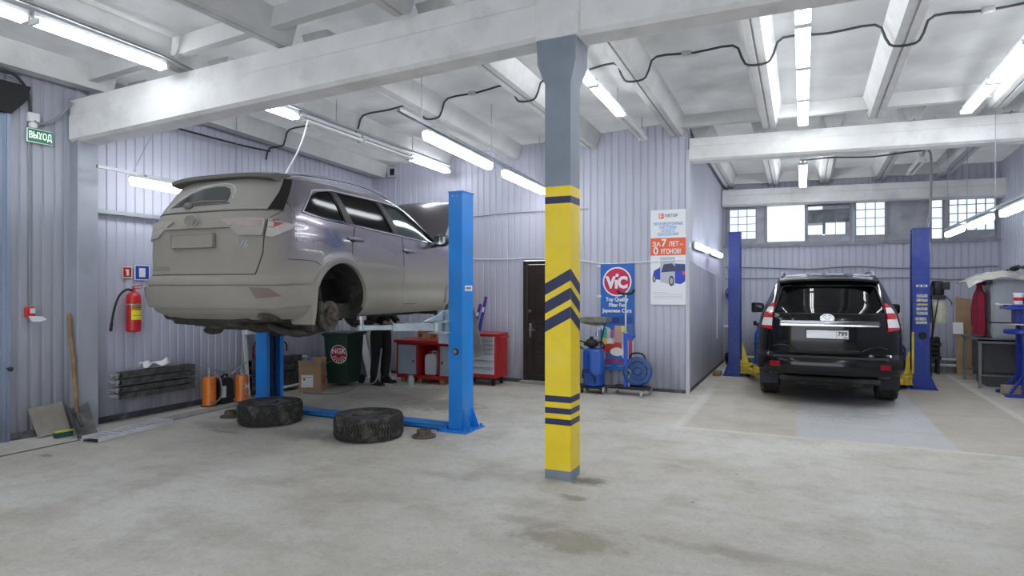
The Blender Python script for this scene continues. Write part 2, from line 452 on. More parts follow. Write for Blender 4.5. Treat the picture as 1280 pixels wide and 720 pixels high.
# pilaster that carries the left end of the beam
mb = MB(); mb.box(XL-.02, -7.45, 4.33, 4.56, 0, 3.34)
struct(mb.build('pilaster', mat('pilaster_cladding', (.38, .40, .46), rough=.45, var=.15, vscale=2, dirt=(.2,.2,.2), dirt_amt=.4, dscale=1.2), bevel=.006))

# ------------------------------------------------------------------ ceiling
mb = MB(); NX, NY = 16, 24
vs = []
def slab_bay(y0, y1, x0=XL-.1, x1=XR+.1):
    mb.grid(lambda a, b: (x0+(x1-x0)*a, y0+(y1-y0)*b, slab_z(x0+(x1-x0)*a, y0+(y1-y0)*b)), 20, 4)
slab_bay(YN-.1, 5.0); slab_bay(5.0, YB+.05); slab_bay(YB+.05, YF+.1)
struct(mb.build('ceiling', M_SLAB, solid=.05, fix=False))
rib_n = 0
def rib(x, y0, y1, wb=.17, wt=.34, dz=0., slot=True):
    """one concrete ceiling rib with a seam along its underside"""
    global rib_n
    rib_n += 1
    mb = MB(); n = 4
    prof = [(-wt/2, .24), (-wb/2-.015, .05), (-wb/2, 0), (-.012, 0), (-.008, .02), (.008, .02), (.012, 0), (wb/2, 0), (wb/2+.015, .05), (wt/2, .24)]
    vs = []
    for i in range(n+1):
        y = y0+(y1-y0)*i/n; z = zrib(x, y)+dz
        vs += [(x+a, y, z+b) for a, b in prof]
    m = len(prof)
    fs = [(i*m+j, (i+1)*m+j, (i+1)*m+j+1, i*m+j+1) for i in range(n) for j in range(m-1)]
    fs += [tuple(range(m)), tuple(range(n*m, n*m+m))[::-1]]
    mb.mesh(vs, fs)
    return struct(mb.build('ceiling_rib', M_RIB, smooth=20))
NEAR_X = [-7.42, -6.05, -4.65, -3.25, -1.85, -.45, .92, 2.3]
MID_X = [-7.35, -5.95, -4.55, -3.15, -1.77, -.44, .90, 2.25]
FAR_X = [-1.45, -.56, .40, 1.38, 2.45]
for x in NEAR_X: rib(x, YN, 4.66 if x < -2.2 else 4.86)
for x in MID_X: rib(x, 5.12 if x > -2.2 else 4.95, 9.83)
for x in FAR_X: rib(x, YB+.22, YF-.02)
# cross ribs closing the slab ends over the beams
def cross(xs, y0, y1, up=.07):
    for a, b in zip(xs[:-1], xs[1:]):
        mb = MB(); q = .10; ym = (y0+y1)/2
        za, zb = zrib(a, ym), zrib(b, ym)
        mb.prism([(a+q, y0, za+.245), (a+q, y0+.02, za+up), (a+q, y1, za+up), (a+q, y1, za+.245)], (b-a-2*q, 0, zb-za))
        struct(mb.build('ceiling_cross_rib', M_RIB))
cross(NEAR_X[:5], 4.34, 4.46); cross(MID_X[4:], 9.55, 9.68); cross(FAR_X, YF-.35, YF-.25, .03)

def beam(name, p0, p1, h, th, m=M_CONC, chamfer=.03):
    """beam from p0 to p1 (front lower edge), h high, th deep, with chamfered edges and a shallow step along its face"""
    p0, p1 = Vector(p0), Vector(p1); d = (p1-p0)
    n = Vector((-d.y, d.x, 0)).normalized()
    if n.y < 0: n = -n
    c = chamfer
    prof = [(c, 0), (th-c, 0), (th, c), (th, h), (0, h), (.0, h*.66), (-.012, h*.62), (-.012, c)]
    n_seg = 8; vs = []
    for i in range(n_seg+1):
        p = p0+d*(i/n_seg)
        vs += [p+n*a+Vector((0,0,b)) for a, b in prof]
    m_ = len(prof); mb = MB()
    fs = [(i*m_+j, (i+1)*m_+j, (i+1)*m_+(j+1) % m_, i*m_+(j+1) % m_) for i in range(n_seg) for j in range(m_)]
    fs += [tuple(range(m_)), tuple(range(n_seg*m_, n_seg*m_+m_))[::-1]]
    mb.mesh(vs, fs)
    return struct(mb.build(name, m, smooth=20))
beam('ceiling_beam', (-7.56, 4.31, 3.275), (-1.92, 4.905, 3.725), .475, .28)
beam('ceiling_beam', (-1.68, 4.90, 3.705), (XR+.06, 4.90, 3.67), .50, .28)
beam('ceiling_beam', (XBOX+.02, YB-.03, 3.57), (XR+.06, YB-.03, 3.46), .345, .28)
beam('ceiling_beam', (XBOX+.02, YF-.34, 3.40), (XR+.06, YF-.34, 3.30), .34, .30)
# concrete block where both beams sit on the pillar
mb = MB(); mb.box(-2.06, -1.66, 4.87, 5.2, 3.70, 4.22); struct(mb.build('ceiling_beam_joint', M_CONC, bevel=.015))

# ------------------------------------------------------------------ pillar with hazard stripes
pil = MB(); px0, px1, py0, py1 = -1.985, -1.755, 4.92, 5.155
levels = [0, .08, .462, .512, .555, .604, .652, .705, 2.325, 2.385, 2.47, 3.34]
cols = [0, 1, 2, 1, 2, 1, 2, 1, 2, 1, 0]
for i, k in enumerate(cols):
    pil.mi = k
    z0, z1 = levels[i], levels[i+1]
    vs = [(px0,py0,z0),(px1,py0,z0),(px1,py1,z0),(px0,py1,z0),(px0,py0,z1),(px1,py0,z1),(px1,py1,z1),(px0,py1,z1)]
    pil.mesh(vs, [(0,1,5,4),(1,2,6,5),(2,3,7,6),(3,0,4,7)])
pil.mi = 0
def ring(z, e, f): return [(px0-e,py0-f,z),(px1+e,py0-f,z),(px1+e,py1+f,z),(px0-e,py1+f,z)]
rs = [ring(3.34, 0, 0), ring(3.50, .055, .035), ring(3.72, .06, .04)]
pil.mesh(sum(rs, []), [(i*4+j, i*4+(j+1) % 4, i*4+4+(j+1) % 4, i*4+4+j) for i in range(2) for j in range(4)])
pil.mi = 2; e = .0015
for zt in (1.775, 1.618, 1.462):
    th = .098
    pil.mesh([(px0, py0-e, zt-.125), (px1, py0-e, zt), (px1, py0-e, zt-th), (px0, py0-e, zt-.125-th)], [(0,1,2,3)])
    pil.mesh([(px1+e, py0, zt), (px1+e, py1, zt-.125), (px1+e, py1, zt-.125-th), (px1+e, py0, zt-th)], [(0,1,2,3)])
    pil.mesh([(px0-e, py0, zt-.125), (px0-e, py1, zt), (px0-e, py1, zt-th), (px0-e, py0, zt-.125-th)], [(0,1,2,3)])
bmesh.ops.remove_doubles(pil.bm, verts=pil.bm.verts, dist=1e-5)
struct(pil.build('pillar', [M_PGREY, M_PYEL, M_PNAVY], fix=False))

# ------------------------------------------------------------------ brown steel door in the back wall
M_BROWN = mat('brown_door_skin', (.030, .020, .018), rough=.35, var=.3, vscale=8, bump=.1, bscale=60)
M_STEEL = mat('brushed_steel', (.55, .55, .57), rough=.25, metal=1.)
x0, x1 = -4.34, -3.40
mb = MB()
mb.box(x0-.02, x0+.05, YB-.05, YB+.04, 0, 2.09); mb.box(x1-.05, x1+.02, YB-.05, YB+.04, 0, 2.09); mb.box(x0+.05, x1-.05, YB-.05, YB+.04, 2.03, 2.09)
door = struct(mb.build('door_2', M_BROWN, bevel=.006))
mb = MB(); mb.box(x0+.055, x1-.055, YB-.03, YB+.02, .03, 2.025)
def panel(mb, a, b, c, d, y):
    for (w, h) in ((0., .012), (.035, .004)):
        mb.bar((a+w, y-h/2, c+w), (b-w, y-h/2, c+w), h, .018); mb.bar((a+w, y-h/2, d-w), (b-w, y-h/2, d-w), h, .018)
        mb.bar((a+w, y-h/2, c+w), (a+w, y-h/2, d-w), .018, h); mb.bar((b-w, y-h/2, c+w), (b-w, y-h/2, d-w), .018, h)
    mb.box(a+.06, b-.06, y-.012, y+.002, c+.06, d-.06)
panel(mb, x0+.15, x1-.15, 1.15, 1.86, YB-.03); panel(mb, x0+.15, x1-.15, .62, 1.05, YB-.03); panel(mb, x0+.15, x1-.15, .14, .52, YB-.03)
mb.build('door_leaf', M_BROWN, door, world=True, bevel=.003)
mb = MB(); mb.box(x0+.085, x0+.13, YB-.042, YB-.028, .78, 1.02); mb.cyl((x0+.107, YB-.04, .92), (x0+.107, YB-.10, .92), .011, n=10); mb.bar((x0+.10, YB-.10, .92), (x0+.22, YB-.10, .915), .018, .018)
mb.build('door_handle', M_STEEL, door, world=True, bevel=.003)
mb = MB(); mb.cyl((x0+.11, YB-.03, 1.24), (x0+.11, YB-.05, 1.24), .03, n=16); mb.build('lock_rose', M_STEEL, door, world=True)
mb = MB(); mb.box(x0-.05, x1+.05, YB-.14, YB-.017, 0, .05); struct(mb.build('threshold', mat('grey_threshold', (.3,.3,.3), rough=.8, var=.2), bevel=.006))

# ------------------------------------------------------------------ far clerestory windows
M_FRAME = mat('grey_window_frame', (.30, .32, .36), rough=.6, var=.2, vscale=8)
M_BLOCK = mat('frosted_window_glass', (.70, .78, .86), rough=.35, trans=.75, var=.1, vscale=4)
M_FILM = mat('white_blind_film', (.95, .95, .95), rough=.8, trans=.6)
M_DUSTY = mat('dusty_grey_pane', (.42, .43, .47), rough=.4, var=.35, vscale=3, dirt=(.62,.62,.62), dirt_amt=.7, dscale=2.)
M_GDARK = mat('old_dark_pane', (.16, .19, .20), rough=.12, var=.5, vscale=4, dirt=(.40,.40,.33), dirt_amt=.8, dscale=2.4)
WZ0, WZ1 = 2.56, 3.41
def win(n, px0, px1, kind):
    a = at(px0, 290, Y=YF).x; b = at(px1, 290, Y=YF).x
    mb = MB(); t = .022
    mb.box(a, a+t*1.4, YF-.045, YF+.03, WZ0, WZ1); mb.box(b-t*1.4, b, YF-.045, YF+.03, WZ0, WZ1)
    mb.box(a+t, b-t, YF-.045, YF+.03, WZ0, WZ0+t*1.3); mb.box(a+t, b-t, YF-.045, YF+.03, WZ1-t*1.3, WZ1)
    w = struct(mb.build('window_%d' % n, M_FRAME))
    for q, (u0, u1, v0, v1, m, nx, nz) in enumerate(kind):
        x0 = a+t+(b-a-2*t)*u0; x1 = a+t+(b-a-2*t)*u1; z0 = WZ0+t+(WZ1-WZ0-2*t)*v0; z1 = WZ0+t+(WZ1-WZ0-2*t)*v1
        mb = MB(); mb.box(x0, x1, YF-.01, YF+.004, z0, z1); mb.build('pane', m, w, world=True)
        if nx:
            mb = MB()
            for i in range(nx+1): x = x0+(x1-x0)*i/nx; mb.box(x-.007, x+.007, YF-.03, YF+.01, z0, z1)
            for i in range(nz+1): z = z0+(z1-z0)*i/nz; mb.box(x0, x1, YF-.028, YF+.01, z-.007, z+.007)
            mb.build('glazing_bars', M_FRAME, w, world=True)
    return w
win(1, 907, 957, [(0, .08, 0, 1, M_DUSTY, 0, 0), (.08, .78, .14, .95, M_BLOCK, 3, 4), (.78, 1, 0, 1, M_DUSTY, 0, 0), (.08, .78, 0, .14, M_DUSTY, 0, 0), (.08, .78, .95, 1, M_DUSTY, 0, 0)])
win(2, 957, 1008, [(0, 1, .05, 1, M_FILM, 0, 0), (0, 1, 0, .05, M_DUSTY, 0, 0)])
win(3, 1008, 1064, [(0, 1, .5, .84, M_GDARK, 0, 0), (0, .36, .84, .93, M_FILM, 0, 0), (.36, 1, .84, .93, M_DUSTY, 0, 0), (0, 1, .93, 1, M_GDARK, 0, 0), (0, .36, .2, .44, M_BLOCK, 0, 0), (.36, .42, .2, .5, M_GDARK, 0, 0), (.42, .9, .18, .5, M_BLOCK, 2, 1), (.9, 1, 0, .5, M_DUSTY, 0, 0), (0, .36, 0, .2, M_DUSTY, 0, 0), (.36, .9, 0, .18, M_DUSTY, 0, 0), (0, .36, .44, .5, M_DUSTY, 0, 0)])
win(4, 1068, 1108, [(0, 1, .14, 1, M_BLOCK, 3, 4), (0, 1, 0, .14, M_DUSTY, 0, 0)])
win(5, 1108, 1162, [(0, .62, 0, 1, M_DUSTY, 0, 0), (.62, 1, 0, 1, M_DUSTY, 0, 0)])
win(6, 1162, 1180, [(0, 1, 0, 1, M_BLOCK, 1, 4)])
win(7, 1184, 1247, [(0, .97, .18, 1, M_BLOCK, 5, 4), (0, 1, 0, .18, M_DUSTY, 0, 0), (.97, 1, .18, 1, M_DUSTY, 0, 0)])
mb = MB(); mb.box(XBOX+.02, XR, YF-.06, YF+.02, 2.515, 2.56); struct(mb.build('trim_3', M_FRAME))
# ------------------------------------------------------------------ lamps
TUBE = 13.5
M_TUBE = mat('glowing_tube', (.9,.95,1.), emit=(.93, .97, 1.0), estr=TUBE)
M_DIFF = mat('glowing_diffuser', (.9,.95,1.), emit=(.93, .97, 1.0), estr=10.5)
M_OFF = mat('unlit_tube', (.80,.80,.78), rough=.25)
M_HOUS = mat('lamp_housing', (.62,.64,.66), rough=.4)
M_CLIP = mat('lamp_holder', (.78,.78,.76), rough=.4)
M_GALV = mat('galvanised_channel', (.42,.44,.46), rough=.35, metal=.7, var=.2)
M_CABLE = mat('black_cable', (.035,.035,.04), rough=.5)
M_GCABLE = mat('grey_cable', (.26,.27,.29), rough=.5)
M_WCABLE = mat('white_cable', (.82,.82,.84), rough=.4)
M_CHAIN = mat('steel_chain', (.6,.62,.65), rough=.3, metal=.8)
G_OPEN = 'twin tube ceiling lights'
def batten(p0, p1, label, lit=True, group=G_OPEN, cat='ceiling light'):
    """open twin tube fitting hung between p0 and p1 (centres of the tube pair)"""
    p0, p1 = Vector(p0), Vector(p1); d = (p1-p0); L = d.length; d.normalize()
    sx = d.cross(Vector((0,0,1))).normalized(); up = sx.cross(d)
    t = thing('ceiling_light', label, cat, (p0+p1)/2, 0, group)
    mb = MB(); mb.bar(p0+up*.06, p1+up*.06, .085, .045)
    mb.build('housing', M_HOUS, t, world=True, bevel=.006)
    for s in (-1, 1):
        mb = MB(); mb.cyl(p0+d*.03+sx*(s*.042), p1-d*.03+sx*(s*.042), .021, n=14)
        mb.build('tube', M_TUBE if lit else M_OFF, t, world=True)
    for p in (p0+d*.015, p1-d*.015):
        mb = MB(); mb.bar(p-d*.013, p+d*.013, .13, .05, up=up); mb.bar(p-d*.010+up*.03, p+d*.010+up*.03, .05, .05, up=up)
        mb.build('lamp_holder', M_CLIP, t, world=True, bevel=.004)
    return t
G_WP = 'hanging lamps with rounded covers'
def capsule(p0, p1, label, group=G_WP, w=.105, h=.085, cat='hanging lamp', m=None):
    """closed fitting with a rounded glowing cover"""
    p0, p1 = Vector(p0), Vector(p1); d = (p1-p0).normalized()
    sx = d.cross(Vector((0,0,1))).normalized(); up = sx.cross(d)
    t = thing('hanging_lamp', label, cat, (p0+p1)/2, 0, group)
    M = Matrix((sx, d, up)).transposed().to_4x4(); M.translation = (p0+p1)/2
    L = (p1-p0).length
    mb = MB(); pts = round_poly([(-w/2,-L/2),(w/2,-L/2),(w/2,L/2),(-w/2,L/2)], .048, 5)
    lay = [(1., .03), (1., 0.), (.93, -.03), (.78, -h*.62)]
    vs = []
    for k, z in lay: vs += [M @ Vector((x-(1-k)*w*.5*(1 if x > 0 else -1), y-(1-k)*w*.5*(1 if y > 0 else -1), z)) for x, y in pts]
    n = len(pts); fs = [(i*n+j, i*n+(j+1) % n, (i+1)*n+(j+1) % n, (i+1)*n+j) for i in range(len(lay)-1) for j in range(n)]
    fs += [tuple(range(n)), tuple(range((len(lay)-1)*n, len(lay)*n))]
    mb.mesh(vs, fs); mb.build('cover', m or M_DIFF, t, smooth=50, world=True)
    mb = MB(); mb.bar(p0+up*.045+d*.01, p1+up*.045-d*.01, w*.96, .03, up=up)
    mb.build('housing', M_HOUS, t, world=True, bevel=.006)
    return t
def zl(y, z0, z1, y0, y1): return z0+(z1-z0)*(y-y0)/(y1-y0)
# row on the rib near the left wall
for a, b, lb in ((3.09, 4.31, 'lit twin tube ceiling light above the green exit sign, next to the beam end'),
                 (1.82, 3.05, 'lit twin tube ceiling light cut by the top left corner of the picture')):
    batten((-5.95, a, 3.885), (-5.95, b, 3.875), lb)
mb = MB(); mb.tube([(-5.85, 1.7, 4.0), (-5.85, 3.0, 3.985), (-5.86, 4.2, 3.965), (-5.88, 4.62, 3.93)], .014)
tag(mb.build('cable_duct', M_GCABLE, None), 'grey cable duct running beside the tube lights near the exit sign', 'cable duct')
# row over the lifted car: lit, two dead, lit
for a, b, lit, lb in ((4.78, 5.95, True, 'lit twin tube light just behind the long beam, above the lifted car'),
                      (5.99, 7.17, False, 'unlit bare twin tube fitting above the lifted car, nearer the beam'),
                      (7.21, 8.39, False, 'unlit bare twin tube fitting above the lifted car, nearer the back wall'),
                      (8.43, 9.62, True, 'lit twin tube light at the back wall end of the row above the lifted car')):
    batten((-5.75, a, zl(a, 3.76, 3.70, 5, 9.6)), (-5.75, b, zl(b, 3.76, 3.70, 5, 9.6)), lb, lit)
mb = MB(); mb.bar((-5.68, 4.9, 3.87), (-5.68, 9.6, 3.80), .04, .03)
for y in (6.6, 8.4): mb.cyl((-5.68, y, 3.83), (-5.68, y, slab_z(-5.6, y)), .006, n=6)
tag(mb.build('lamp_rail', M_GALV), 'grey hanging rail that carries the tube lights above the lifted car', 'lamp rail')
# two closed lamps hanging on chains
XW = -3.9
capsule((XW, 6.02, 3.37), (XW, 7.66, 3.30), 'rounded hanging lamp above the blue lift post, the longer nearer one')
capsule((XW, 8.08, 3.28), (XW, 9.62, 3.23), 'rounded hanging lamp next to the grey top of the pillar')
mb = MB(); mb.bar((XW-.03, 5.55, 3.53), (XW-.03, 9.75, 3.32), .045, .04)
tag(mb.build('lamp_rail', M_GALV), 'grey channel with two rounded lamps hanging beside the pillar', 'lamp rail')
for (y, lb) in ((6.0, 'chain holding the lamp rail end nearest the long beam'), (7.75, 'chain holding the lamp rail between the two rounded lamps'), (9.5, 'chain holding the lamp rail next to the pillar')):
    mb = MB(); zt = slab_z(XW, y); zb = zl(y, 3.53, 3.32, 5.55, 9.75)+.035; n = 26
    for i in range(n):
        za = zb+(zt-zb)*i/n; zc = zb+(zt-zb)*(i+1.25)/n; zm = (za+zc)/2; hh = (zc-za)/2; ww = .008
        pts = [(ww*math.cos(q*math.pi/4), hh*math.sin(q*math.pi/4)) for q in range(8)]
        mb.tube([(XW-.03+(a if i % 2 else 0), y+(0 if i % 2 else a), zm+b) for a, b in pts], .0035, n=5, closed=True)
    tag(mb.build('hanging_chain', M_CHAIN), lb, 'chain', 'chains of the hanging lamp rail')
# row behind the pillar
for a, b, lit, lb in ((5.68, 6.9, True, 'lit twin tube light half hidden by the grey pillar top'), (6.94, 8.16, True, 'lit twin tube light right of the grey pillar top, between two fittings'),
                      (8.20, 9.42, False, 'unlit twin tube fitting behind the pillar, ending near the back wall')):
    batten((-2.2, a, zl(a, 4.0, 3.89, 5.7, 9.4)), (-2.2, b, zl(b, 4.0, 3.89, 5.7, 9.4)), lb, lit)
mb = MB(); mb.cyl((-2.2, 8.0, 3.98), (-2.2, 8.0, slab_z(-2.2, 8.0)), .007, n=6); mb.cyl((-2.2, 9.35, 3.97), (-2.2, 9.35, slab_z(-2.2, 9.3)), .007, n=6)
tag(mb.build('hanger_rod', M_GALV), 'thin rods holding the tube lights behind the pillar', 'hanger rod')
# row over the middle of the right bay
for i, (a, b) in enumerate(((4.95, 6.03), (6.07, 7.17), (7.21, 8.33), (8.37, 9.6))):
    batten((0., a, zl(a, 3.95, 3.90, 5, 9.6)), (0., b, zl(b, 3.95, 3.90, 5, 9.6)),
           'lit tube light in the row above the black car, ' + ('cut by the long beam', 'second from the long beam', 'third from the long beam', 'touching the second beam')[i])
for i, (a, b) in enumerate(((5.75, 6.98), (7.02, 8.22), (8.26, 9.48))):
    batten((1.85, a, 3.83), (1.85, b, zl(b, 3.83, 3.82, 5, 9.5)), ('lit twin tube light beyond the right edge of the picture', 'lit twin tube light running out of the picture at the upper right', 'lit twin tube light ending at the second beam, upper right')[i])
for i, (a, b) in enumerate(((11.25, 12.4), (12.44, 13.62))):
    batten((0., a, 3.66), (0., b, 3.64), ('lit twin tube light beyond the second beam, nearer end', 'lit twin tube light beyond the second beam, above the white window')[i])
# dead lamp and its rail in the far bay
batten((1.75, 12.0, 3.70), (1.75, 13.2, 3.68), 'unlit tube light in front of the far windows, above the second lift', False)
mb = MB(); mb.bar((1.75, 10.7, 3.79), (1.75, 13.4, 3.77), .03, .03); mb.cyl((1.75, 12.2, 3.78), (1.75, 12.2, slab_z(1.75, 12.2)), .006, n=6); mb.cyl((1.75, 10.9, 3.79), (1.75, 10.9, slab_z(1.75, 10.9)), .006, n=6)
tag(mb.build('lamp_rail', M_GALV), 'thin grey rail with the unlit tube light in the far bay', 'lamp rail')
# closed lamps along the right
for (a, b, lb) in ((8.5, 9.5, 'rounded hanging lamp cut by the right edge of the picture'), (10.05, 11.15, 'middle rounded lamp of the right hanging row'), (11.7, 12.75, 'rounded lamp of the right hanging row in front of the window, farthest one')):
    capsule((2.24, a, 2.55), (2.22, b, 2.53), lb, w=.075, h=.065)
mb = MB(); mb.bar((2.23, 8.4, 2.645), (2.21, 12.8, 2.625), .045, .03)
for y in (9.8, 11.3, 12.7): mb.cyl((2.22, y, 2.64), (2.22, y, slab_z(2.22, y)-(.0)), .004, n=6)
tag(mb.build('lamp_rail', M_GALV), 'grey rail with wires carrying the three rounded lamps on the right', 'lamp rail')
# lamps on the recess wall
for (a, b, lb) in ((10.2, 11.75, 'wall lamp beside the white poster corner, nearer one'), (12.15, 13.6, 'wall lamp on the side wall close to the blue lift post')):
    t = thing('wall_lamp', lb, 'wall lamp', (XBOX+.03, (a+b)/2, 2.3), 0, 'wall lamps on the side wall')
    mb = MB(); mb.box(XBOX+.016, XBOX+.05, a, b, 2.25, 2.36); mb.build('housing', M_HOUS, t, world=True, bevel=.004)
    mb = MB(); pr = round_poly([(.05, 2.255), (.095, 2.27), (.095, 2.34), (.05, 2.355)], .02, 3)
    mb.prism([(XBOX+x, a+.03, z) for x, z in pr], (0, b-a-.06, 0)); mb.build('cover', M_DIFF, t, world=True)
# lamp and rail on the left wall, half hidden by the lifted car
capsule((-7.14, 4.74, 2.885), (-7.14, 5.98, 2.85), 'glowing lamp near the left wall beside the back of the lifted car', w=.12, m=mat('dim_glowing_diffuser', (.9,.95,1.), emit=(.93,.97,1.), estr=5.5))
mb = MB(); mb.bar((-7.20, 4.39, 2.99), (-7.20, 6.4, 2.945), .04, .035); mb.cyl((-7.20, 4.80, 2.98), (-7.12, 4.98, 3.45), .006, n=6); mb.cyl((-7.20, 6.3, 2.95), (-7.20, 6.3, slab_z(-7.2, 6.3)), .006, n=6); mb.bar((-7.2, 4.95, 2.97), (-7.14, 4.95, 2.966), .03, .02); mb.bar((-7.2, 5.8, 2.95), (-7.14, 5.8, 2.944), .03, .02)
tag(mb.build('lamp_rail', M_GALV), 'white lamp rail hanging near the left wall beside the pilaster', 'lamp rail')
mb = MB(); mb.bar((-7.54, 4.50, 2.53), (-7.54, 8.6, 2.53), .04, .05); mb.cbox((-7.56, 4.50, 2.53), (.06, .05, .07))
tag(mb.build('wall_rail', M_GALV), 'dark horizontal metal rail along the left wall under the lamp', 'rail')
# unseen lights added around the camera to brighten the front of the hall
for x in (-5.95, -2.6, 1.2):
    for y in ((-1.6, 1.4) if x > -5.9 else (-1.6, .5)):
        batten((x, y-.6, 3.88), (x, y+.6, 3.88), 'added unseen twin tube light over the near bay', True, 'added lights over the near bay')

# ------------------------------------------------------------------ cables and boxes under the ceiling
def cable(name, label, pts, r, m, smooth=4, cat='cable', extra=None):
    mb = MB(); mb.tube(pts, r, n=8, smooth=smooth)
    if extra: extra(mb)
    return tag(mb.build(name, m), label, cat)
YC = 7.18
pts = [Vector((XL+.03, YC, 3.62)), Vector((-7.50, YC, zrib(-7.5, YC)-.03))]
for k, xr in enumerate(MID_X):
    a = [(-.25, slab_z(xr, YC)-.022), (-.16, zrib(xr, YC)+.07), (-.095, zrib(xr, YC)-.018), (.095, zrib(xr, YC)-.02), (.16, zrib(xr, YC)+.07), (.25, slab_z(xr, YC)-.022)]
    for dx, z in (a if k else a[3:]): pts.append(Vector((xr+dx, YC+.02*math.sin(5*xr), z)))
    if k < len(MID_X)-1: xm = (xr+MID_X[k+1])/2; pts.append(Vector((xm, YC, slab_z(xm, YC)-.035)))
pts.append(Vector((3.3, YC, slab_z(3.3, YC)-.03)))
cable('ceiling_cable', 'black cable looping over the ceiling ribs from the left wall to the right', pts, .013, M_CABLE, 3)
cable('ceiling_cable', 'black cable along the top of the left wall behind the long beam', [Vector((-7.40, y, z)) for y, z in ((4.7, 3.62), (5.2, 3.70), (5.9, 3.70), (6.6, 3.70), (7.1, 3.72))], .014, M_CABLE, 3)
for (px, py, lb) in ((590, 121, 'small junction on the ceiling cable above the rounded lamps'), (858, 70, 'small junction on the ceiling cable right of the pillar'), (1235, 10, 'small junction on the ceiling cable at the upper right')):
    p = at(px, py, Y=YC); p.z = slab_z(p.x, YC)-.03; mb = MB(); mb.cbox(p, (.11, .045, .05)); tag(mb.build('cable_junction', mat('grey_plastic', (.5,.5,.5), rough=.5), bevel=.01), lb, 'junction box', 'junctions of the ceiling cable')
cable('power_cord', 'white cord hanging from the ceiling light to the roof of the lifted car', [at(385, 150, Y=5.95), at(381, 166, Y=5.95), at(372, 190, Y=5.93), at(357, 217, Y=5.9)], .011, M_WCABLE, 4, 'cord')
cable('ceiling_cable', 'thin dark cable under the second beam reaching the right lift', [at(1000, 201, Y=11.97), at(1040, 197, Y=11.97), at(1090, 196, Y=11.97), at(1135, 190, Y=11.97), at(1161, 188, Y=11.97)], .012, M_CABLE, 3)
cable('hanging_hose', 'grey hose hanging from the ceiling down to the right post of the far lift', [at(1161, 188, Y=11.97), at(1164, 200, Y=11.97), at(1163, 260, Y=11.97), at(1159, 284, Y=11.97)], .018, M_GCABLE, 4, 'hose')
Yw = YB-.022
cable('wall_cable', 'thin white cable across the back wall between the lifted car and the brown door', [(-7.5, Yw, 2.25), (-6.0, Yw, 2.2), (-5.3, Yw, 2.15), (-4.8, Yw, 2.13), (-4.4, Yw, 2.14)], .009, M_WCABLE)
cable('wall_cable', 'thin white cable on the back wall from the brown door to the poster corner', [(-4.4, Yw, 2.14), (-3.6, Yw, 2.13), (-3.3, Yw, 2.08), (-2.9, Yw, 2.02), (-2.2, Yw, 2.04), (-1.64, Yw, 2.06)], .009, M_WCABLE)
cable('wall_cable', 'thin grey cable high on the back wall behind the lift post', [(-7.4, Yw, 2.9), (-6.2, Yw, 2.88), (-5.4, Yw, 2.9), (-4.6, Yw, 2.93), (-3.2, Yw, 2.93)], .007, M_GCABLE)
cable('wall_cable', 'white cable along the side wall under the two wall lamps', [(XBOX+.022, 9.9, 2.06), (XBOX+.022, 10.6, 2.0), (XBOX+.022, 12.2, 1.93), (XBOX+.022, 13.0, 1.86), (XBOX+.022, 13.2, 1.5), (XBOX+.022, 13.2, .6)], .01, M_WCABLE)
Yf = YF-.025
cable('wall_cable', 'grey wavy cable across the far wall below the windows, upper one', [(XBOX+.05, Yf, 2.09), (-.8, Yf, 2.07), (.1, Yf, 2.03), (.6, Yf, 2.06), (1.0, Yf, 2.07), (1.6, Yf, 2.03), (2.6, Yf, 2.02), (3.3, Yf, 2.04)], .013, M_GCABLE)
cable('wall_cable', 'grey cable across the far wall below the windows, lower one', [(XBOX+.05, Yf, 1.84), (-.6, Yf, 1.84), (.6, Yf, 1.83), (2.0, Yf, 1.83), (2.6, Yf, 1.79), (3.3, Yf, 1.84)], .011, M_GCABLE)
# left: wall box, exit sign, conduit, alarm point
p = at(41, 147, X=XL+.03)
mb = MB(); mb.cbox(p, (.06, .11, .10)); tag(mb.build('junction_box', mat('white_plastic', (.72,.73,.75), rough=.4), bevel=.006), 'white square junction box on the left wall above the exit sign', 'junction box')
cable('wall_cable', 'thick black cable from the ceiling corner down to the white junction box', [at(-20, 84, X=XL+.16), at(2, 89, X=XL+.14), at(18, 94, X=XL+.10), at(30, 106, X=XL+.06), at(36, 120, X=XL+.05), at(38, 140, X=XL+.05)], .016, M_CABLE)
cable('wall_cable', 'thick dark cable sagging from the junction box to the beam end', [at(42, 151, X=XL+.05), at(50, 155, X=XL+.05), at(64, 152, X=XL+.06), at(78, 142, X=XL+.08), at(90, 128, X=XL+.16)], .016, M_GCABLE)
cable('conduit', 'thin grey conduit running down the left wall to the red alarm point', [at(37, 152, X=XL+.02), at(37, 200, X=XL+.02), at(38, 260, X=XL+.02), at(37, 330, X=XL+.02), at(38, 380, X=XL+.02)], .009, M_GCABLE, 2)
t = thing('exit_sign', 'green lit exit sign with white letters on the left wall', 'exit sign', at(49, 172, X=XL+.04))
a = at(33, 165, X=XL+.04); b = at(66, 180, X=XL+.04)
zc, hz = 3.27, .075; y0s, y1s = a.y, b.y
mb = MB(); mb.box(XL+.034, XL+.05, y0s, y1s, zc-hz, zc+hz); mb.build('sign_body', mat('sign_white', (.85,.9,.87), rough=.4, emit=(.8,1.,.9), estr=.05), t, world=True, bevel=.006)
mb = MB(); mb.box(XL+.05, XL+.053, y0s+.008, y1s-.008, zc-hz+.009, zc+hz-.009); mb.build('green_panel', mat('sign_green', (.01,.16,.07), rough=.3, emit=(.01,.35,.14), estr=.08), t, world=True)
mb = MB(); add_text(mb, 'ВЫХОД', .10, plane_M((XL+.0535, (y0s+y1s)/2, zc), (0,1,0), (0,0,1)), bold=.002, width=(y1s-y0s)*.86); mb.build('lettering', mat('sign_letters', (.9,.95,.9), emit=(.9,1,.95), estr=.3), t, world=True)
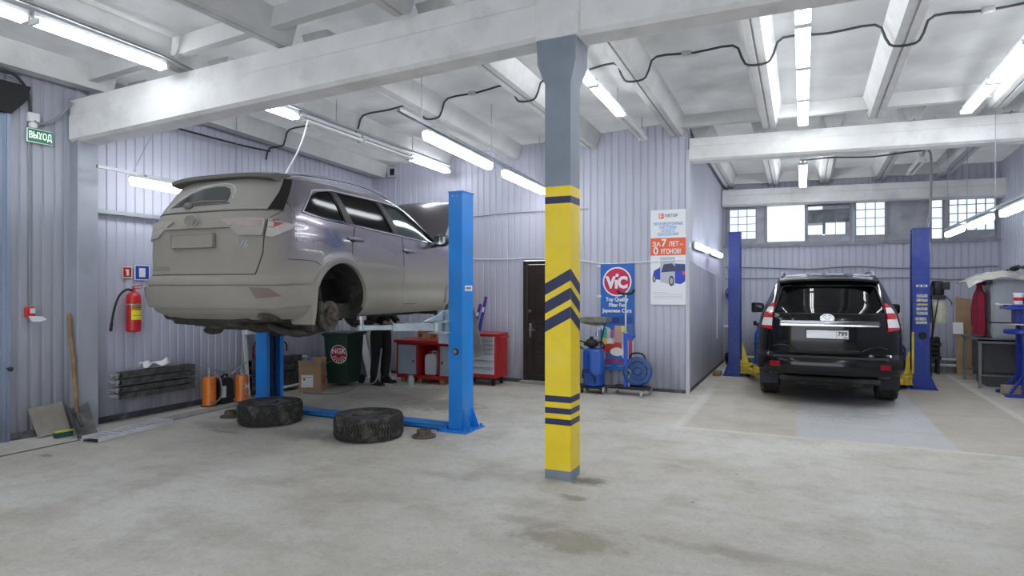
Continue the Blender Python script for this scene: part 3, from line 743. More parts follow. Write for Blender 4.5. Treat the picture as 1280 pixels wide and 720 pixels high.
mb = MB(); mb.ball((XL+.05, y0s+.06, zc+hz+.035), (.03, .045, .035)); mb.build('lamp_cap', mat('lamp_cap_white', (.85,.85,.85), rough=.3), t, world=True)
t = thing('fire_alarm_switch', 'small red and white fire alarm call point on the left wall', 'alarm', at(38, 393, X=XL+.03))
p = at(37, 390, X=XL+.04); M_RED = mat('signal_red', (.55,.02,.025), rough=.35)
mb = MB(); mb.cbox(p, (.05, .085, .11)); mb.build('case', M_RED, t, world=True, bevel=.008)
mb = MB(); mb.cbox(p+Vector((.027, .015, .012)), (.01, .05, .055)); mb.build('label_plate', mat('white_plastic', (.72,.73,.75), rough=.4), t, world=True)
mb = MB(); mb.prism([p+Vector((.03, -.03, -.04)), p+Vector((.035, .10, -.05)), p+Vector((.05, .14, -.085)), p+Vector((.04, .07, -.11)), p+Vector((.03, .0, -.10))], (.012, 0, 0)); mb.build('flap', mat('clear_flap', (.75,.77,.8), rough=.2), t, world=True)
# square vent on the back wall
p = at(490, 215, Y=YB-.03)
t = thing('wall_vent', 'small square vent high on the back wall near the ceiling corner', 'vent', p)
mb = MB(); w = .085
for s in (-1, 1): mb.box(p.x-w-.02, p.x+w+.02, YB-.05, YB-.004, p.z+s*w-.02, p.z+s*w+.02); mb.box(p.x+s*w-.02, p.x+s*w+.02, YB-.05, YB-.004, p.z-w, p.z+w)
mb.build('frame', M_TRIM, t, world=True, bevel=.004)
mb = MB(); mb.box(p.x-w, p.x+w, YB-.012, YB-.004, p.z-w, p.z+w); mb.build('opening', M_DARK, t, world=True)
# ------------------------------------------------------------------ car bodies
def pchip(xs, ys):
    n = len(xs); h = [xs[i+1]-xs[i] for i in range(n-1)]; dl = [(ys[i+1]-ys[i])/h[i] for i in range(n-1)]
    m = [dl[0]]+[0 if dl[i-1]*dl[i] <= 0 else 2*dl[i-1]*dl[i]/(dl[i-1]+dl[i]) for i in range(1, n-1)]+[dl[-1]]
    def f(x):
        if x <= xs[0]: return ys[0]
        if x >= xs[-1]: return ys[-1]
        i = 0
        while x > xs[i+1]: i += 1
        t = (x-xs[i])/h[i]
        return (ys[i]*(2*t**3-3*t*t+1)+h[i]*m[i]*(t**3-2*t*t+t)+ys[i+1]*(-2*t**3+3*t*t)+h[i]*m[i+1]*(t**3-t*t))
    return f
class Suv:
    """car surface described by level slices: u forward from the rear bumper, v to the right, w up"""
    def __init__(s, ws, h, ur, uf, um, pr, qr, pf, qf, arches, ar, flare=.022, crease=None):
        s.ws, s.um, s.pr, s.qr, s.pf, s.qf = ws, um, pr, qr, pf, qf
        s.h, s.ur, s.uf = pchip(ws, h), pchip(ws, ur), pchip(ws, uf)
        s.arches, s.ar, s.flare, s.crease = arches, ar, flare, crease
    def bump(s, u, w):
        b = 0
        for (ua, wa) in s.arches:
            d = math.hypot(u-ua, w-wa)
            if w > wa-.2: b = max(b, s.flare*(1-sstep(d, s.ar+.045, s.ar+.115)))
        if s.crease:
            for (u0, u1, wc, sg, amp) in s.crease:
                k = sstep(u, u0-.15, u0+.15)*(1-sstep(u, u1-.15, u1+.15))
                b += amp*k*math.exp(-((w-wc)/sg)**2)
        return b
    def V(s, u, w):
        h, ur, uf = s.h(w), s.ur(w), s.uf(w)
        um = min(s.um, (ur+uf)/2+.3)
        if u < um: t, p, q = (um-u)/(um-ur), s.pr, s.qr
        else: t, p, q = (u-um)/(uf-um), s.pf, s.qf
        t = min(max(t, 0), 1)
        return h*max(1-t**p, 0)**(1/q) + (s.bump(u, w) if t < .97 else 0)
    def outline(s, phi, w, rear=True):
        """point of the level outline at angle phi (0 = middle of the end, +-90 = widest)"""
        h = s.h(w); ur, uf = s.ur(w), s.uf(w); um = min(s.um, (ur+uf)/2+.3)
        p, q = (s.pr, s.qr) if rear else (s.pf, s.qf)
        c = max(math.cos(phi), 0)**(2/p); sg = 1 if phi >= 0 else -1
        u = um-(um-ur)*c if rear else um+(uf-um)*c
        v = h*abs(math.sin(phi))**(2/q)*sg
        v += sg*s.bump(u, w)*sstep(abs(phi), .3, .8)
        return Vector((u, v, w))
    def phi_v(s, v, w, rear=True):
        q = s.qr if rear else s.qf
        return math.copysign(math.asin(min(abs(v)/s.h(w), 1)**(q/2)), v)
    def phi_u(s, u, w, side=1, rear=True):
        ur, uf = s.ur(w), s.uf(w); um = min(s.um, (ur+uf)/2+.3)
        t = (um-u)/(um-ur) if rear else (u-um)/(uf-um)
        return side*math.acos(min(max(t, 0), 1)**((s.pr if rear else s.pf)/2))
    def normal(s, phi, w, rear=True):
        e = 1e-3
        a = s.outline(phi+e, w, rear)-s.outline(phi-e, w, rear)
        b = s.outline(phi, w+.004, rear)-s.outline(phi, w-.004, rear)
        n = a.cross(b)
        c = Vector((1.8, 0, w))
        if n.length < 1e-9: return (s.outline(phi, w, rear)-c).normalized()
        n.normalize()
        return n if n.dot(s.outline(phi, w, rear)-c) > 0 else -n
    def phis(s, rear=True, dens=1.0):
        p, q = (s.pr, s.qr) if rear else (s.pf, s.qf)
        L = set([0.])
        nt = int(34*dens)
        for i in range(nt+1): L.add(round(math.acos((i/nt*.97)**(p/2)), 5))
        nv = int(16*dens)
        for i in range(nv+1): L.add(round(math.asin((i/nv*.93)**(q/2)), 5))
        L = sorted(L); out = [L[0]]
        for x in L[1:]:
            if x-out[-1] > .012: out.append(x)
        out[-1] = math.pi/2
        return out
    def levels(s, n=64, extra=()):
        a, b = s.ws[0], s.ws[-1]
        L = [a+(b-a)*i/n for i in range(n+1)] + list(extra)
        L = sorted(L); out = [L[0]]
        for x in L[1:]:
            if x-out[-1] > .004: out.append(x)
        return out
    def shell(s, levels, inset=None):
        """closed solid through the level outlines; inset(u,v,w)->point moves the points inwards"""
        pr, pf = s.phis(True), s.phis(False)
        loop = [(p, True) for p in pr] + [(p, False) for p in reversed(pf[:-1])] + [(-p, False) for p in pf[1:]] + [(-p, True) for p in reversed(pr[1:-1])]
        vs = []; n = len(loop)
        for w in levels:
            for p, r in loop:
                q = s.outline(p, w, r); vs.append(inset(q) if inset else q)
        m = len(levels)
        fs = [(i*n+j, i*n+(j+1) % n, (i+1)*n+(j+1) % n, (i+1)*n+j) for i in range(m-1) for j in range(n)]
        fs += [tuple(range(n))[::-1], tuple(range((m-1)*n, m*n))]
        return vs, fs
    # patches of surface --------------------------------------------------
    def patch(s, mb, poly, fn, step, thick, off, back=.0):
        """plate lying on the car: 2D polygon cut to a grid, mapped by fn(a, b, offset)"""
        bm = bmesh.new()
        bm.faces.new([bm.verts.new((x, y, 0)) for x, y in poly])
        xs = [p[0] for p in poly]; ys = [p[1] for p in poly]
        for ax, lo, hi, st in ((0, min(xs), max(xs), step[0]), (1, min(ys), max(ys), step[1])):
            k = math.floor(lo/st)+1
            while k*st < hi-1e-6:
                co = [0,0,0]; no = [0,0,0]; co[ax] = k*st; no[ax] = 1
                bmesh.ops.bisect_plane(bm, geom=bm.verts[:]+bm.edges[:]+bm.faces[:], plane_co=co, plane_no=no, dist=1e-6); k += 1
        bm.verts.index_update()
        top = [fn(v.co.x, v.co.y, off+thick) for v in bm.verts]; bot = [fn(v.co.x, v.co.y, off-back) for v in bm.verts]
        n = len(top); fs = [[v.index for v in f.verts] for f in bm.faces]
        bd = [(e.verts[0].index, e.verts[1].index) for e in bm.edges if len(e.link_faces) == 1]
        bm.free()
        mb.mesh(top+bot, fs+[[n+i for i in reversed(f)] for f in fs]+[(a, b, n+b, n+a) for a, b in bd])
        return mb
    def side(s, mb, poly, sd=1, thick=.004, off=0., step=(.06, .05), back=.0):
        return s.patch(mb, poly, lambda u, w, o: Vector((u, sd*(s.V(u, w)+o), w)), step, thick, off, back)
    def rearp(s, mb, poly, thick=.004, off=0., step=(.06, .05), back=.0, rear=True):
        def fn(v, w, o):
            ph = s.phi_v(v, w, rear); return s.outline(ph, w, rear)+s.normal(ph, w, rear)*o
        return s.patch(mb, poly, fn, step, thick, off, back)
    def wrap(s, mb, poly, thick=.004, off=0., step=(.05, .05), back=.0, rear=True):
        def fn(ph, w, o): return s.outline(ph, w, rear)+s.normal(ph, w, rear)*o
        return s.patch(mb, poly, fn, step, thick, off, back)

def surf_text(mb, car, s, size, v0, w0, off, bold=.002, width=None):
    """raised letters that follow the curve of the car's back"""
    bm = text_mesh(s, size, .003, bold)
    if width:
        xs = [v.co.x for v in bm.verts]; bmesh.ops.scale(bm, vec=(width/(max(xs)-min(xs)), 1, 1), verts=bm.verts)
    bm.verts.index_update(); vs = []
    for q in bm.verts:
        v, w = v0+q.co.x, w0+q.co.y; ph = car.phi_v(v, w); vs.append(car.outline(ph, w)+car.normal(ph, w)*(off+q.co.z))
    fs = [[v.index for v in f.verts] for f in bm.faces]; bm.free(); return mb.mesh(vs, fs)
def mesh_obj(name, vs, fs):
    me = bpy.data.meshes.new(name); me.from_pydata([tuple(v) for v in vs], [], fs)
    bm = bmesh.new(); bm.from_mesh(me); bmesh.ops.recalc_face_normals(bm, faces=bm.faces); bm.to_mesh(me); bm.free()
    o = bpy.data.objects.new(name, me); col.objects.link(o); return o
def carve(car, cutters, ext, inner, root, name='body', thr=.007):
    """cut wheel wells, cabin and window openings out of the body, dark material inside"""
    vs, fs = car.shell(car.levels())
    o = mesh_obj(name, vs, fs)
    bv = BVHTree.FromPolygons([tuple(v) for v in vs], fs)
    for k, (cv, cf) in enumerate(cutters):
        c = mesh_obj('cut', cv, cf)
        md = o.modifiers.new('cut', 'BOOLEAN'); md.operation = 'DIFFERENCE'; md.object = c; md.solver = 'EXACT'
        dg = bpy.context.evaluated_depsgraph_get(); dg.update()
        me = bpy.data.meshes.new_from_object(o.evaluated_get(dg))
        o.modifiers.clear(); old = o.data; o.data = me; bpy.data.meshes.remove(old)
        cm = c.data; bpy.data.objects.remove(c); bpy.data.meshes.remove(cm)
    me = o.data; me.name = name
    me.materials.clear()
    for q in (ext, inner): me.materials.append(q)
    bm = bmesh.new(); bm.from_mesh(me)
    for f in bm.faces:
        c = f.calc_center_median(); hit = bv.find_nearest(c)
        d = hit[3] if hit[0] is not None else 0
        f.material_index = 1 if d > thr or (c.z < car.ws[0]+.01) else 0
        f.smooth = True
    bm.normal_update()
    for e in bm.edges: e.smooth = not (len(e.link_faces) == 2 and (e.calc_face_angle(0) > R(40) or e.link_faces[0].material_index != e.link_faces[1].material_index))
    bm.to_mesh(me); bm.free()
    o.parent = root
    return o
def cyl_cut(u, w, r, v0, v1, n=40):
    mb = MB(); mb.cyl((u, v0, w), (u, v1, w), r, n=n)
    mb.bm.verts.index_update(); r_ = ([v.co.copy() for v in mb.bm.verts], [[v.index for v in f.verts] for f in mb.bm.faces]); mb.bm.free(); return r_
def prism_cut(poly, vec):
    mb = MB(); mb.prism(poly, vec)
    mb.bm.verts.index_update(); r_ = ([v.co.copy() for v in mb.bm.verts], [[v.index for v in f.verts] for f in mb.bm.faces]); mb.bm.free(); return r_

# ------------------------------------------------------------------ wheels
M_TYRE = mat('tyre_rubber', (.040, .038, .035), rough=.85, var=.35, vscale=14, bump=.2, bscale=90, dirt=(.20,.185,.16), dirt_amt=.9, dscale=7)
M_RIM = mat('grey_alloy', (.13,.13,.13), rough=.5, metal=.5, var=.2, vscale=9, dirt=(.2,.19,.17), dirt_amt=.7, dscale=6)
M_RUST = mat('rusty_iron', (.13, .095, .075), rough=.75, var=.5, vscale=18, dirt=(.05,.045,.04), dirt_amt=.9, dscale=12)
M_IRON = mat('worn_iron', (.25,.24,.23), rough=.45, metal=.7, var=.4, vscale=15)
def tyre_mesh(r=.375, w=.245, rb=.245, nblk=68):
    """tyre about the z axis, tread blocks with zigzag grooves"""
    mb = MB(); hw = w/2
    prof = [(rb, -hw*.86), (rb+.012, -hw*.92), (rb+.05, -hw*1.02), (r-.045, -hw*1.0), (r-.016, -hw*.90), (r-.013, -hw*.80), (r-.013, hw*.80), (r-.016, hw*.90),
            (r-.045, hw*1.0), (rb+.05, hw*1.02), (rb+.012, hw*.92), (rb, hw*.86)]
    mb.lathe(prof, n=72, closed=True)
    rows = [(-.98, -.66, .30), (-.60, -.24, -.45), (-.19, .19, .5), (.24, .60, -.45), (.66, .98, .30)]
    for ri, (a, b, sk) in enumerate(rows):
        for k in range(nblk):
            t0 = 2*math.pi*(k+.10)/nblk; t1 = 2*math.pi*(k+.86)/nblk
            sh0 = sk*2*math.pi/nblk; off = .5*math.pi/nblk*(ri % 2)
            vs = []
            for rr in (r-.020, r):
                for tt, zz, sh in ((t0, a, 0), (t1, a, 0), (t1, b, sh0), (t0, b, sh0)):
                    q = rr
                    if ri in (0, 4) and abs(zz) > .9: q = rr-.018
                    an = tt+sh+off; vs.append((q*math.cos(an), q*math.sin(an), zz*hw))
            mb.mesh(vs, [(4,5,6,7),(0,1,5,4),(1,2,6,5),(2,3,7,6),(3,0,4,7)])
    # sidewall lettering rib
    for s in (-1, 1):
        mb.lathe([(rb+.062, s*hw*1.02), (rb+.064, s*hw*1.045), (rb+.072, s*hw*1.045), (rb+.074, s*hw*1.015)], n=60)
    return mb
def rim_mesh(rb=.245, w=.2, spokes=5, face=.085):
    """alloy rim about the z axis; the outer face looks along +z"""
    mb = MB(); hw = w/2
    mb.lathe([(rb+.006, -hw), (rb+.006, -hw+.012), (rb-.012, -hw+.02), (rb-.03, -hw*.3), (rb-.03, hw*.5), (rb-.012, hw-.02), (rb+.006, hw-.008), (rb+.008, hw), (rb-.004, hw+.003), (rb-.018, hw-.012), (rb-.036, hw*.5), (rb-.036, -hw*.4), (rb-.02, -hw)], n=56)
    for k in range(spokes):
        for d in (-.16, .16):
            a = 2*math.pi*k/spokes; ca, sa = math.cos(a+d*.55), math.sin(a+d*.55); cb, sb = math.cos(a+d), math.sin(a+d)
            mb.bar((.045*ca, .045*sa, face-.012), ((rb-.022)*cb, (rb-.022)*sb, face+.006), .056, .03)
    mb.lathe([(.0, face+.012), (.03, face+.014), (.038, face+.004), (.075, face), (.085, face-.02), (.085, face-.05)], n=28)
    for k in range(5):
        a = 2*math.pi*(k+.5)/5; mb.cyl((.055*math.cos(a), .055*math.sin(a), face-.01), (.055*math.cos(a), .055*math.sin(a), face+.012), .011, n=8)
    return mb
def wheel_on(root, u, v, w, sd, rot=0., r=.375, wd=.24, name='wheel'):
    """wheel of a car: tyre with a rim as its sub-part"""
    M = Matrix.Translation((u, v, w)) @ Matrix.Rotation(rot, 4, 'Z') @ Matrix.Rotation(-sd*math.pi/2, 4, 'X')
    t = tyre_mesh(r, wd, rb=r*.62, nblk=60); t.xform(M); o = t.build(name, M_TYRE, root)
    m = rim_mesh(rb=r*.62, w=wd*.8); m.xform(M); m.build('rim', M_RIM, o)
    return o
def emblem_mesh(mb, M, w=.15, h=.10, t=.012):
    """round badge of three crossing ovals, in the xy plane of M"""
    def ring(cx, cy, rx, ry, tk):
        n = 32; pts = [M @ Vector((cx+rx*math.cos(2*math.pi*i/n), cy+ry*math.sin(2*math.pi*i/n), .004)) for i in range(n)]
        mb.tube(pts, tk, n=6, closed=True)
    ring(0, 0, w/2, h/2, t*.55); ring(0, h*.14, w*.30, h*.20, t*.4); ring(0, -h*.02, w*.115, h*.46, t*.4)
def seat_meshes(root, u, v, w, m, head=True):
    mb = MB(); mb.cbox((u+.02, v, w+.1), (.5, .5, .18)); mb.bm.verts.ensure_lookup_table()
    M = Matrix.Rotation(R(-14), 3, 'Y'); mb.obox((u-.27, v, w+.44), (.14, .48, .62), M)
    if head: mb.obox((u-.37, v, w+.85), (.09, .27, .19), M); mb.cyl((u-.33, v-.06, w+.7), (u-.35, v-.06, w+.8), .01, n=6); mb.cyl((u-.33, v+.06, w+.7), (u-.35, v+.06, w+.8), .01, n=6)
    return mb.build('seat', m, root, bevel=.04, seg=2)
# ------------------------------------------------------------------ dusty grey SUV up on the lift
G_TH = R(93.0-90); G_POS = Vector((-5.285, 4.05, 1.09))
grey = thing('suv', 'dusty silver grey SUV raised on the blue two post lift, rear wheels taken off', 'car', G_POS, 0)
# local x = right of the car, local y = forward; car code works in (u forward, v right, w up)
grey.rotation_euler = (0, 0, R(93.0))   # local x points forward, local -y points to the right side of the car
def FL(q): return Vector((q[0], -q[1], q[2]))
class FlipMB(MB):
    def build(s, name, m, parent=None, **k):
        for v in s.bm.verts: v.co.y = -v.co.y
        bmesh.ops.reverse_faces(s.bm, faces=s.bm.faces)
        return MB.build(s, name, m, parent, **k)
def dusty(name, clean, metal, rough, dust=(.30,.285,.255), lo=.70, hi=1.02, rear0=.20, rear1=.62, coat=.6, amt=1., side_amt=.93):
    """car surface with road dust: thick over the back and the lower flanks, thin above"""
    m = bpy.data.materials.new(name); nt, b = nodes_of(m); N, L = nt.nodes, nt.links
    tc = N.new('ShaderNodeTexCoord'); sp = N.new('ShaderNodeSeparateXYZ'); L.new(tc.outputs['Object'], sp.inputs[0])
    nz = N.new('ShaderNodeTexNoise'); nz.inputs['Scale'].default_value = 3.5; nz.inputs['Detail'].default_value = 8; nz.inputs['Roughness'].default_value = .65
    L.new(tc.outputs['Object'], nz.inputs['Vector'])
    def rng(s, a, c, lo_=0., hi_=1.):
        r = N.new('ShaderNodeMapRange'); r.interpolation_type = 'SMOOTHSTEP'
        r.inputs['From Min'].default_value = a; r.inputs['From Max'].default_value = c; r.inputs['To Min'].default_value = lo_; r.inputs['To Max'].default_value = hi_
        L.new(s, r.inputs['Value']); return r.outputs[0]
    def op(o, a, c):
        k = N.new('ShaderNodeMath'); k.operation = o
        for i, q in enumerate((a, c)):
            if isinstance(q, (int, float)): k.inputs[i].default_value = q
            else: L.new(q, k.inputs[i])
        return k.outputs[0]
    wob = op('MULTIPLY', op('SUBTRACT', nz.outputs['Fac'], .5), .22)
    sd = op('MULTIPLY', rng(op('ADD', sp.outputs['Z'], wob), hi, lo), side_amt)
    re = rng(op('ADD', sp.outputs['X'], wob), rear1, rear0)
    f = op('MULTIPLY', op('MAXIMUM', sd, re), amt)
    f = op('MINIMUM', op('ADD', f, .10), .97)
    mx = N.new('ShaderNodeMixRGB'); mx.inputs['Color1'].default_value = (*clean, 1)
    md = N.new('ShaderNodeMixRGB'); md.inputs['Color1'].default_value = (*[q*.82 for q in dust], 1); md.inputs['Color2'].default_value = (*[min(q*1.12, 1) for q in dust], 1)
    L.new(nz.outputs['Fac'], md.inputs['Fac']); L.new(md.outputs[0], mx.inputs['Color2']); L.new(f, mx.inputs['Fac'])
    L.new(mx.outputs[0], b.inputs['Base Color'])
    L.new(rng(f, 0, 1, rough, .85), b.inputs['Roughness']); L.new(rng(f, 0, 1, metal, 0.), b.inputs['Metallic']); L.new(rng(f, 0, 1.0, coat, 0.), b.inputs['Coat Weight'])
    b.inputs['Coat Roughness'].default_value = .04
    return m
M_GP = dusty('dusty_grey_paint', (.20, .178, .222), .70, .22, dust=(.30,.278,.24), lo=.55, hi=1.06, rear0=.14, rear1=.52, coat=1.)
M_GTRIM = dusty('dusty_black_trim', (.010,.010,.011), 0., .45, coat=0., amt=.8, dust=(.2,.19,.165), hi=.9, lo=.6)
M_DISCD = mat('dark_rusty_disc', (.12,.10,.085), rough=.55, metal=.5, var=.5, vscale=14, dirt=(.05,.045,.04), dirt_amt=.8, dscale=10)
M_GLAMP = dusty('dusty_red_lamp', (.30,.02,.03), 0., .12, dust=(.40,.345,.32), amt=.93, rear0=.12, rear1=.40, lo=.5, hi=.8)
M_GCLR = dusty('dusty_clear_lamp', (.55,.50,.50), .2, .15, dust=(.34,.31,.28), amt=.78, rear0=.12, rear1=.40, lo=.5, hi=.8)
M_GRGLASS = dusty('dusty_rear_glass', (.02,.022,.025), 0., .1, amt=.98, dust=(.31,.295,.27), coat=.0, rear0=.5, rear1=.9)
M_WIPED = mat('wiped_dark_glass', (.035,.037,.04), rough=.12, coat=.5)
M_CHROME = mat('chrome', (.78,.78,.80), rough=.12, metal=1.)
M_PRIV = glass_mat('privacy_glass', (.07,.075,.09), .022, .10)
M_CLEARG = glass_mat('green_tint_glass', (.62,.70,.68), .03, .08)
M_BLK = mat('car_black_plastic', (.016,.016,.018), rough=.5, var=.3)
M_UNDER = mat('muddy_underside', (.05,.046,.040), rough=.9, var=.5, vscale=8, bump=.4, bscale=25, dirt=(.16,.15,.13), dirt_amt=.8, dscale=5)
M_WELL = mat('black_inner_arch', (.022,.021,.020), rough=.9, var=.4, vscale=6, dirt=(.09,.085,.075), dirt_amt=.7, dscale=4)
M_SEAT = mat('dark_seat', (.03,.03,.034), rough=.8)
ws  = [.22, .30, .42, .50, .58, .66, .75, .90, 1.02, 1.12, 1.20, 1.30, 1.45, 1.56, 1.63, 1.68, 1.705]
gc = Suv(ws, [.84, .905, .935, .945, .95, .95, .952, .955, .95, .935, .915, .885, .83, .775, .725, .62, .40],
         [.24, .07, .03, .02, .02, .07, .08, .085, .09, .11, .14, .19, .29, .37, .43, .62, 1.05],
         [4.70, 4.80, 4.85, 4.855, 4.85, 4.84, 4.82, 4.74, 4.50, 3.95, 3.50, 3.30, 2.98, 2.70, 2.45, 2.15, 1.80],
         2.4, 11, 2.6, 9, 2.3, [(1.08, .37), (3.88, .37)], .42, .026,
         [(1.6, 3.5, .50, .075, -.022), (1.3, 3.6, .80, .10, .006)])
cut = []
for ua in (1.08, 3.88):
    for sd in (-1, 1):
        cut.append(cyl_cut(ua, .37, .42, sd*.52, sd*1.2))
def ins(q):
    w = q.z; k = 1-.075/max(gc.h(w), .3)
    if w < .84: k = min(k, .50/max(gc.h(w), .3))
    u = min(max(q.x, .22+ (.10 if w > 1.1 else 0)), 3.42)
    if w > 1.1: u = min(max(q.x, gc.ur(w)+.09), gc.uf(w)-.08)
    return Vector((u, q.y*k, w))
cut.append(gc.shell([.62, .8, .95, 1.08, 1.12, 1.2, 1.3, 1.4, 1.5, 1.58, 1.625], ins))
W_Q = round_poly([(.60, 1.285), (.80, 1.50), (1.10, 1.555), (1.20, 1.235), (.85, 1.245)], [.03, .12, .03, .03, .1])
W_R = round_poly([(1.215, 1.555), (1.93, 1.555), (2.115, 1.19), (1.345, 1.225)], [.02, .02, .03, .03])
W_F = round_poly([(2.06, 1.553), (2.46, 1.53), (3.19, 1.135), (2.26, 1.18)], [.02, .10, .05, .02])
for poly in (W_Q, W_R, W_F): cut.append(prism_cut([(u, -2, w) for u, w in poly], (0, 4, 0)))
W_S = [(-.74, 1.17), (.74, 1.17), (.62, 1.56), (-.62, 1.56)]
cut.append(prism_cut([(2.2, v, w) for v, w in W_S], (2.6, 0, 0)))
body = carve(gc, cut, M_GP, M_WELL, grey)
for v in body.data.vertices: v.co.y = -v.co.y
body.data.flip_normals()
def gp(): return FlipMB()
# side glass and its chrome outline
for sd in (1, -1):
    for poly, mm in ((W_Q, M_PRIV), (W_R, M_PRIV), (W_F, M_CLEARG)):
        mb = gp(); gc.side(mb, poly, sd, thick=.001, off=-.012, back=.004); mb.build('window_glass', mm, grey)
    mb = gp()
    frame = [(.58, 1.275), (.62, 1.32), (.80, 1.515), (.88, 1.535), (1.10, 1.568), (1.5, 1.572), (1.93, 1.570), (2.25, 1.560), (2.46, 1.545), (2.62, 1.47), (3.21, 1.125), (2.3, 1.165), (1.345, 1.212), (.85, 1.232), (.62, 1.262)]
    pts = [(u, sd*(gc.V(u, w)+.004), w) for u, w in frame]
    dense = []
    for a, b in zip(pts, pts[1:]+pts[:1]):
        for k in range(4):
            t = k/4; u = a[0]+(b[0]-a[0])*t; w = a[2]+(b[2]-a[2])*t; dense.append((u, sd*(gc.V(u, w)+.004), w))
    mb.tube(dense, .009, n=6, closed=True); mb.build('window_chrome', M_CHROME, grey)
    # pillars between the windows
    for a, b, c, d in (((1.115, 1.56), (1.205, 1.56), (1.335, 1.222), (1.21, 1.232)), ((1.945, 1.56), (2.05, 1.557), (2.25, 1.178), (2.125, 1.186))):
        mb = gp(); gc.side(mb, [a, b, c, d], sd, thick=.004, off=.005, back=.006); mb.build('window_pillar', mat('pillar_black', (.02,.02,.024), rough=.4, spec=.12), grey)
    # doors: plate over a dark gap
    for dr, hd in (([(1.36, 1.19), (2.27, 1.15), (2.29, .33), (1.60, .33), (1.585, .62), (1.41, .765), (1.262, .86), (1.265, 1.0), (1.335, 1.17)], (1.19, 1.05)),
                   ([(2.285, 1.15), (3.28, 1.10), (3.40, .95), (3.44, .70), (3.38, .33), (2.305, .33)], (2.28, .985))):
        mb = gp(); gc.side(mb, dr, sd, thick=.0008, off=.0005, step=(.05, .04)); mb.build('door_gap', M_BLK, grey)
        cu = sum(p[0] for p in dr)/len(dr); cw = sum(p[1] for p in dr)/len(dr)
        ins_ = [(p[0]-math.copysign(.007, p[0]-cu), p[1]-math.copysign(.006, p[1]-cw)) for p in dr]
        mb = gp(); gc.side(mb, ins_, sd, thick=.004, off=.0006, step=(.05, .04)); dn = mb.build('door', M_GP, grey)
        u0, w0 = hd; mb = gp()
        mb.bar((u0+.01, sd*(gc.V(u0, w0)+.012), w0+.012), (u0+.26, sd*(gc.V(u0+.26, w0)+.034), w0-.004), .022, .032)
        mb.build('door_handle', mat('handle_chrome', (.34,.33,.36), rough=.28, metal=1.), dn, bevel=.008)
        mb = gp(); mb.ball((u0+.10, sd*(gc.V(u0, w0)+.004), w0-.002), (.06, .012, .028)); mb.build('handle_cup', M_BLK, dn)
    mb = gp(); mb.tube([(u, sd*(gc.V(u, w)+.001), w) for u, w in ((.38, .800), (.46, .800), (.56, .798), (.68, .790), (.74, .765), (.79, .715))], .0035, n=5, smooth=3); mb.build('panel_seam', M_BLK, grey)
    # arch lips
    for ua in (1.08, 3.88):
        mb = gp(); vs = []
        n = 40; prof = [(.0, -.03), (.0, .012), (.012, .019), (.05, .016), (.062, .004), (.062, -.01)]
        for i in range(n+1):
            a = R(-8)+R(196)*i/n
            for dr_, o in prof:
                r_ = .418+dr_; u = ua+r_*math.cos(a); w = .37+r_*math.sin(a); w = max(w, .24)
                vs.append((u, sd*(gc.V(u, max(w, .3))+o), w))
        m_ = len(prof); mb.mesh(vs, [(i*m_+j, (i+1)*m_+j, (i+1)*m_+j+1, i*m_+j+1) for i in range(n) for j in range(m_-1)])
        mb.build('arch_lip', M_GP, grey)
    # mud flaps behind the wheels
    mb = gp(); f = .66 if True else 0
    mb.prism([(.66, sd*.70, .60), (.61, sd*.70, .34), (.615, sd*.70, .17), (.655, sd*.70, .155), (.685, sd*.70, .30), (.715, sd*.70, .57)], (0, sd*.265, 0)); mb.build('mud_flap', M_GP, grey, bevel=.012, seg=2)
    # mirror
    mb = gp(); mb.ball((3.06, sd*1.075, 1.165), (.085, .115, .085), 18, 12); mb.bar((3.12, sd*.93, 1.10), (3.10, sd*1.05, 1.115), .06, .035)
    mr = mb.build('mirror', M_GTRIM, grey)
    mb = gp(); mb.grid(lambda a, b: Vector((2.985-.012*math.cos(math.pi*(a-.5)), sd*(1.075+.085*(2*a-1)), 1.165+.06*(2*b-1)*math.sqrt(max(0, 1-.7*(2*a-1)**2)))), 10, 6); mb.build('mirror_glass', M_CHROME, mr, solid=.002)
    # roof rails
    mb = gp(); pts = [(u, sd*(.655-.02*abs(u-1.6)), w) for u, w in ((.62, 1.655), (.75, 1.69), (1.2, 1.727), (1.7, 1.738), (2.1, 1.715), (2.35, 1.675), (2.45, 1.64))]
    mb.tube(pts, .016, n=8, smooth=4); mb.build('roof_rail', M_CHROME, grey)
    # sill moulding
    mb = gp(); gc.side(mb, [(1.60, .24), (3.40, .24), (3.42, .32), (1.62, .32)], sd, thick=.012, off=0.); mb.build('sill', M_GP, grey)
    mb = gp(); seat_meshes_ = seat_meshes
# tailgate: plate over a dark gap
tg = [(-.71, 1.13), (-.80, 1.26), (.80, 1.26), (.725, 1.17), (.715, .86), (.665, .655), (-.665, .655), (-.715, .86)]
mb = gp(); gc.rearp(mb, [(v*1.012, w+(.007 if w > .9 else -.007)) for v, w in tg], thick=.0008, off=.0008, step=(.05, .04)); mb.build('tailgate_gap', M_BLK, grey)
mb = gp(); gc.rearp(mb, tg, thick=.007, off=.0010, step=(.05, .04)); tail = mb.build('tailgate', M_GP, grey)
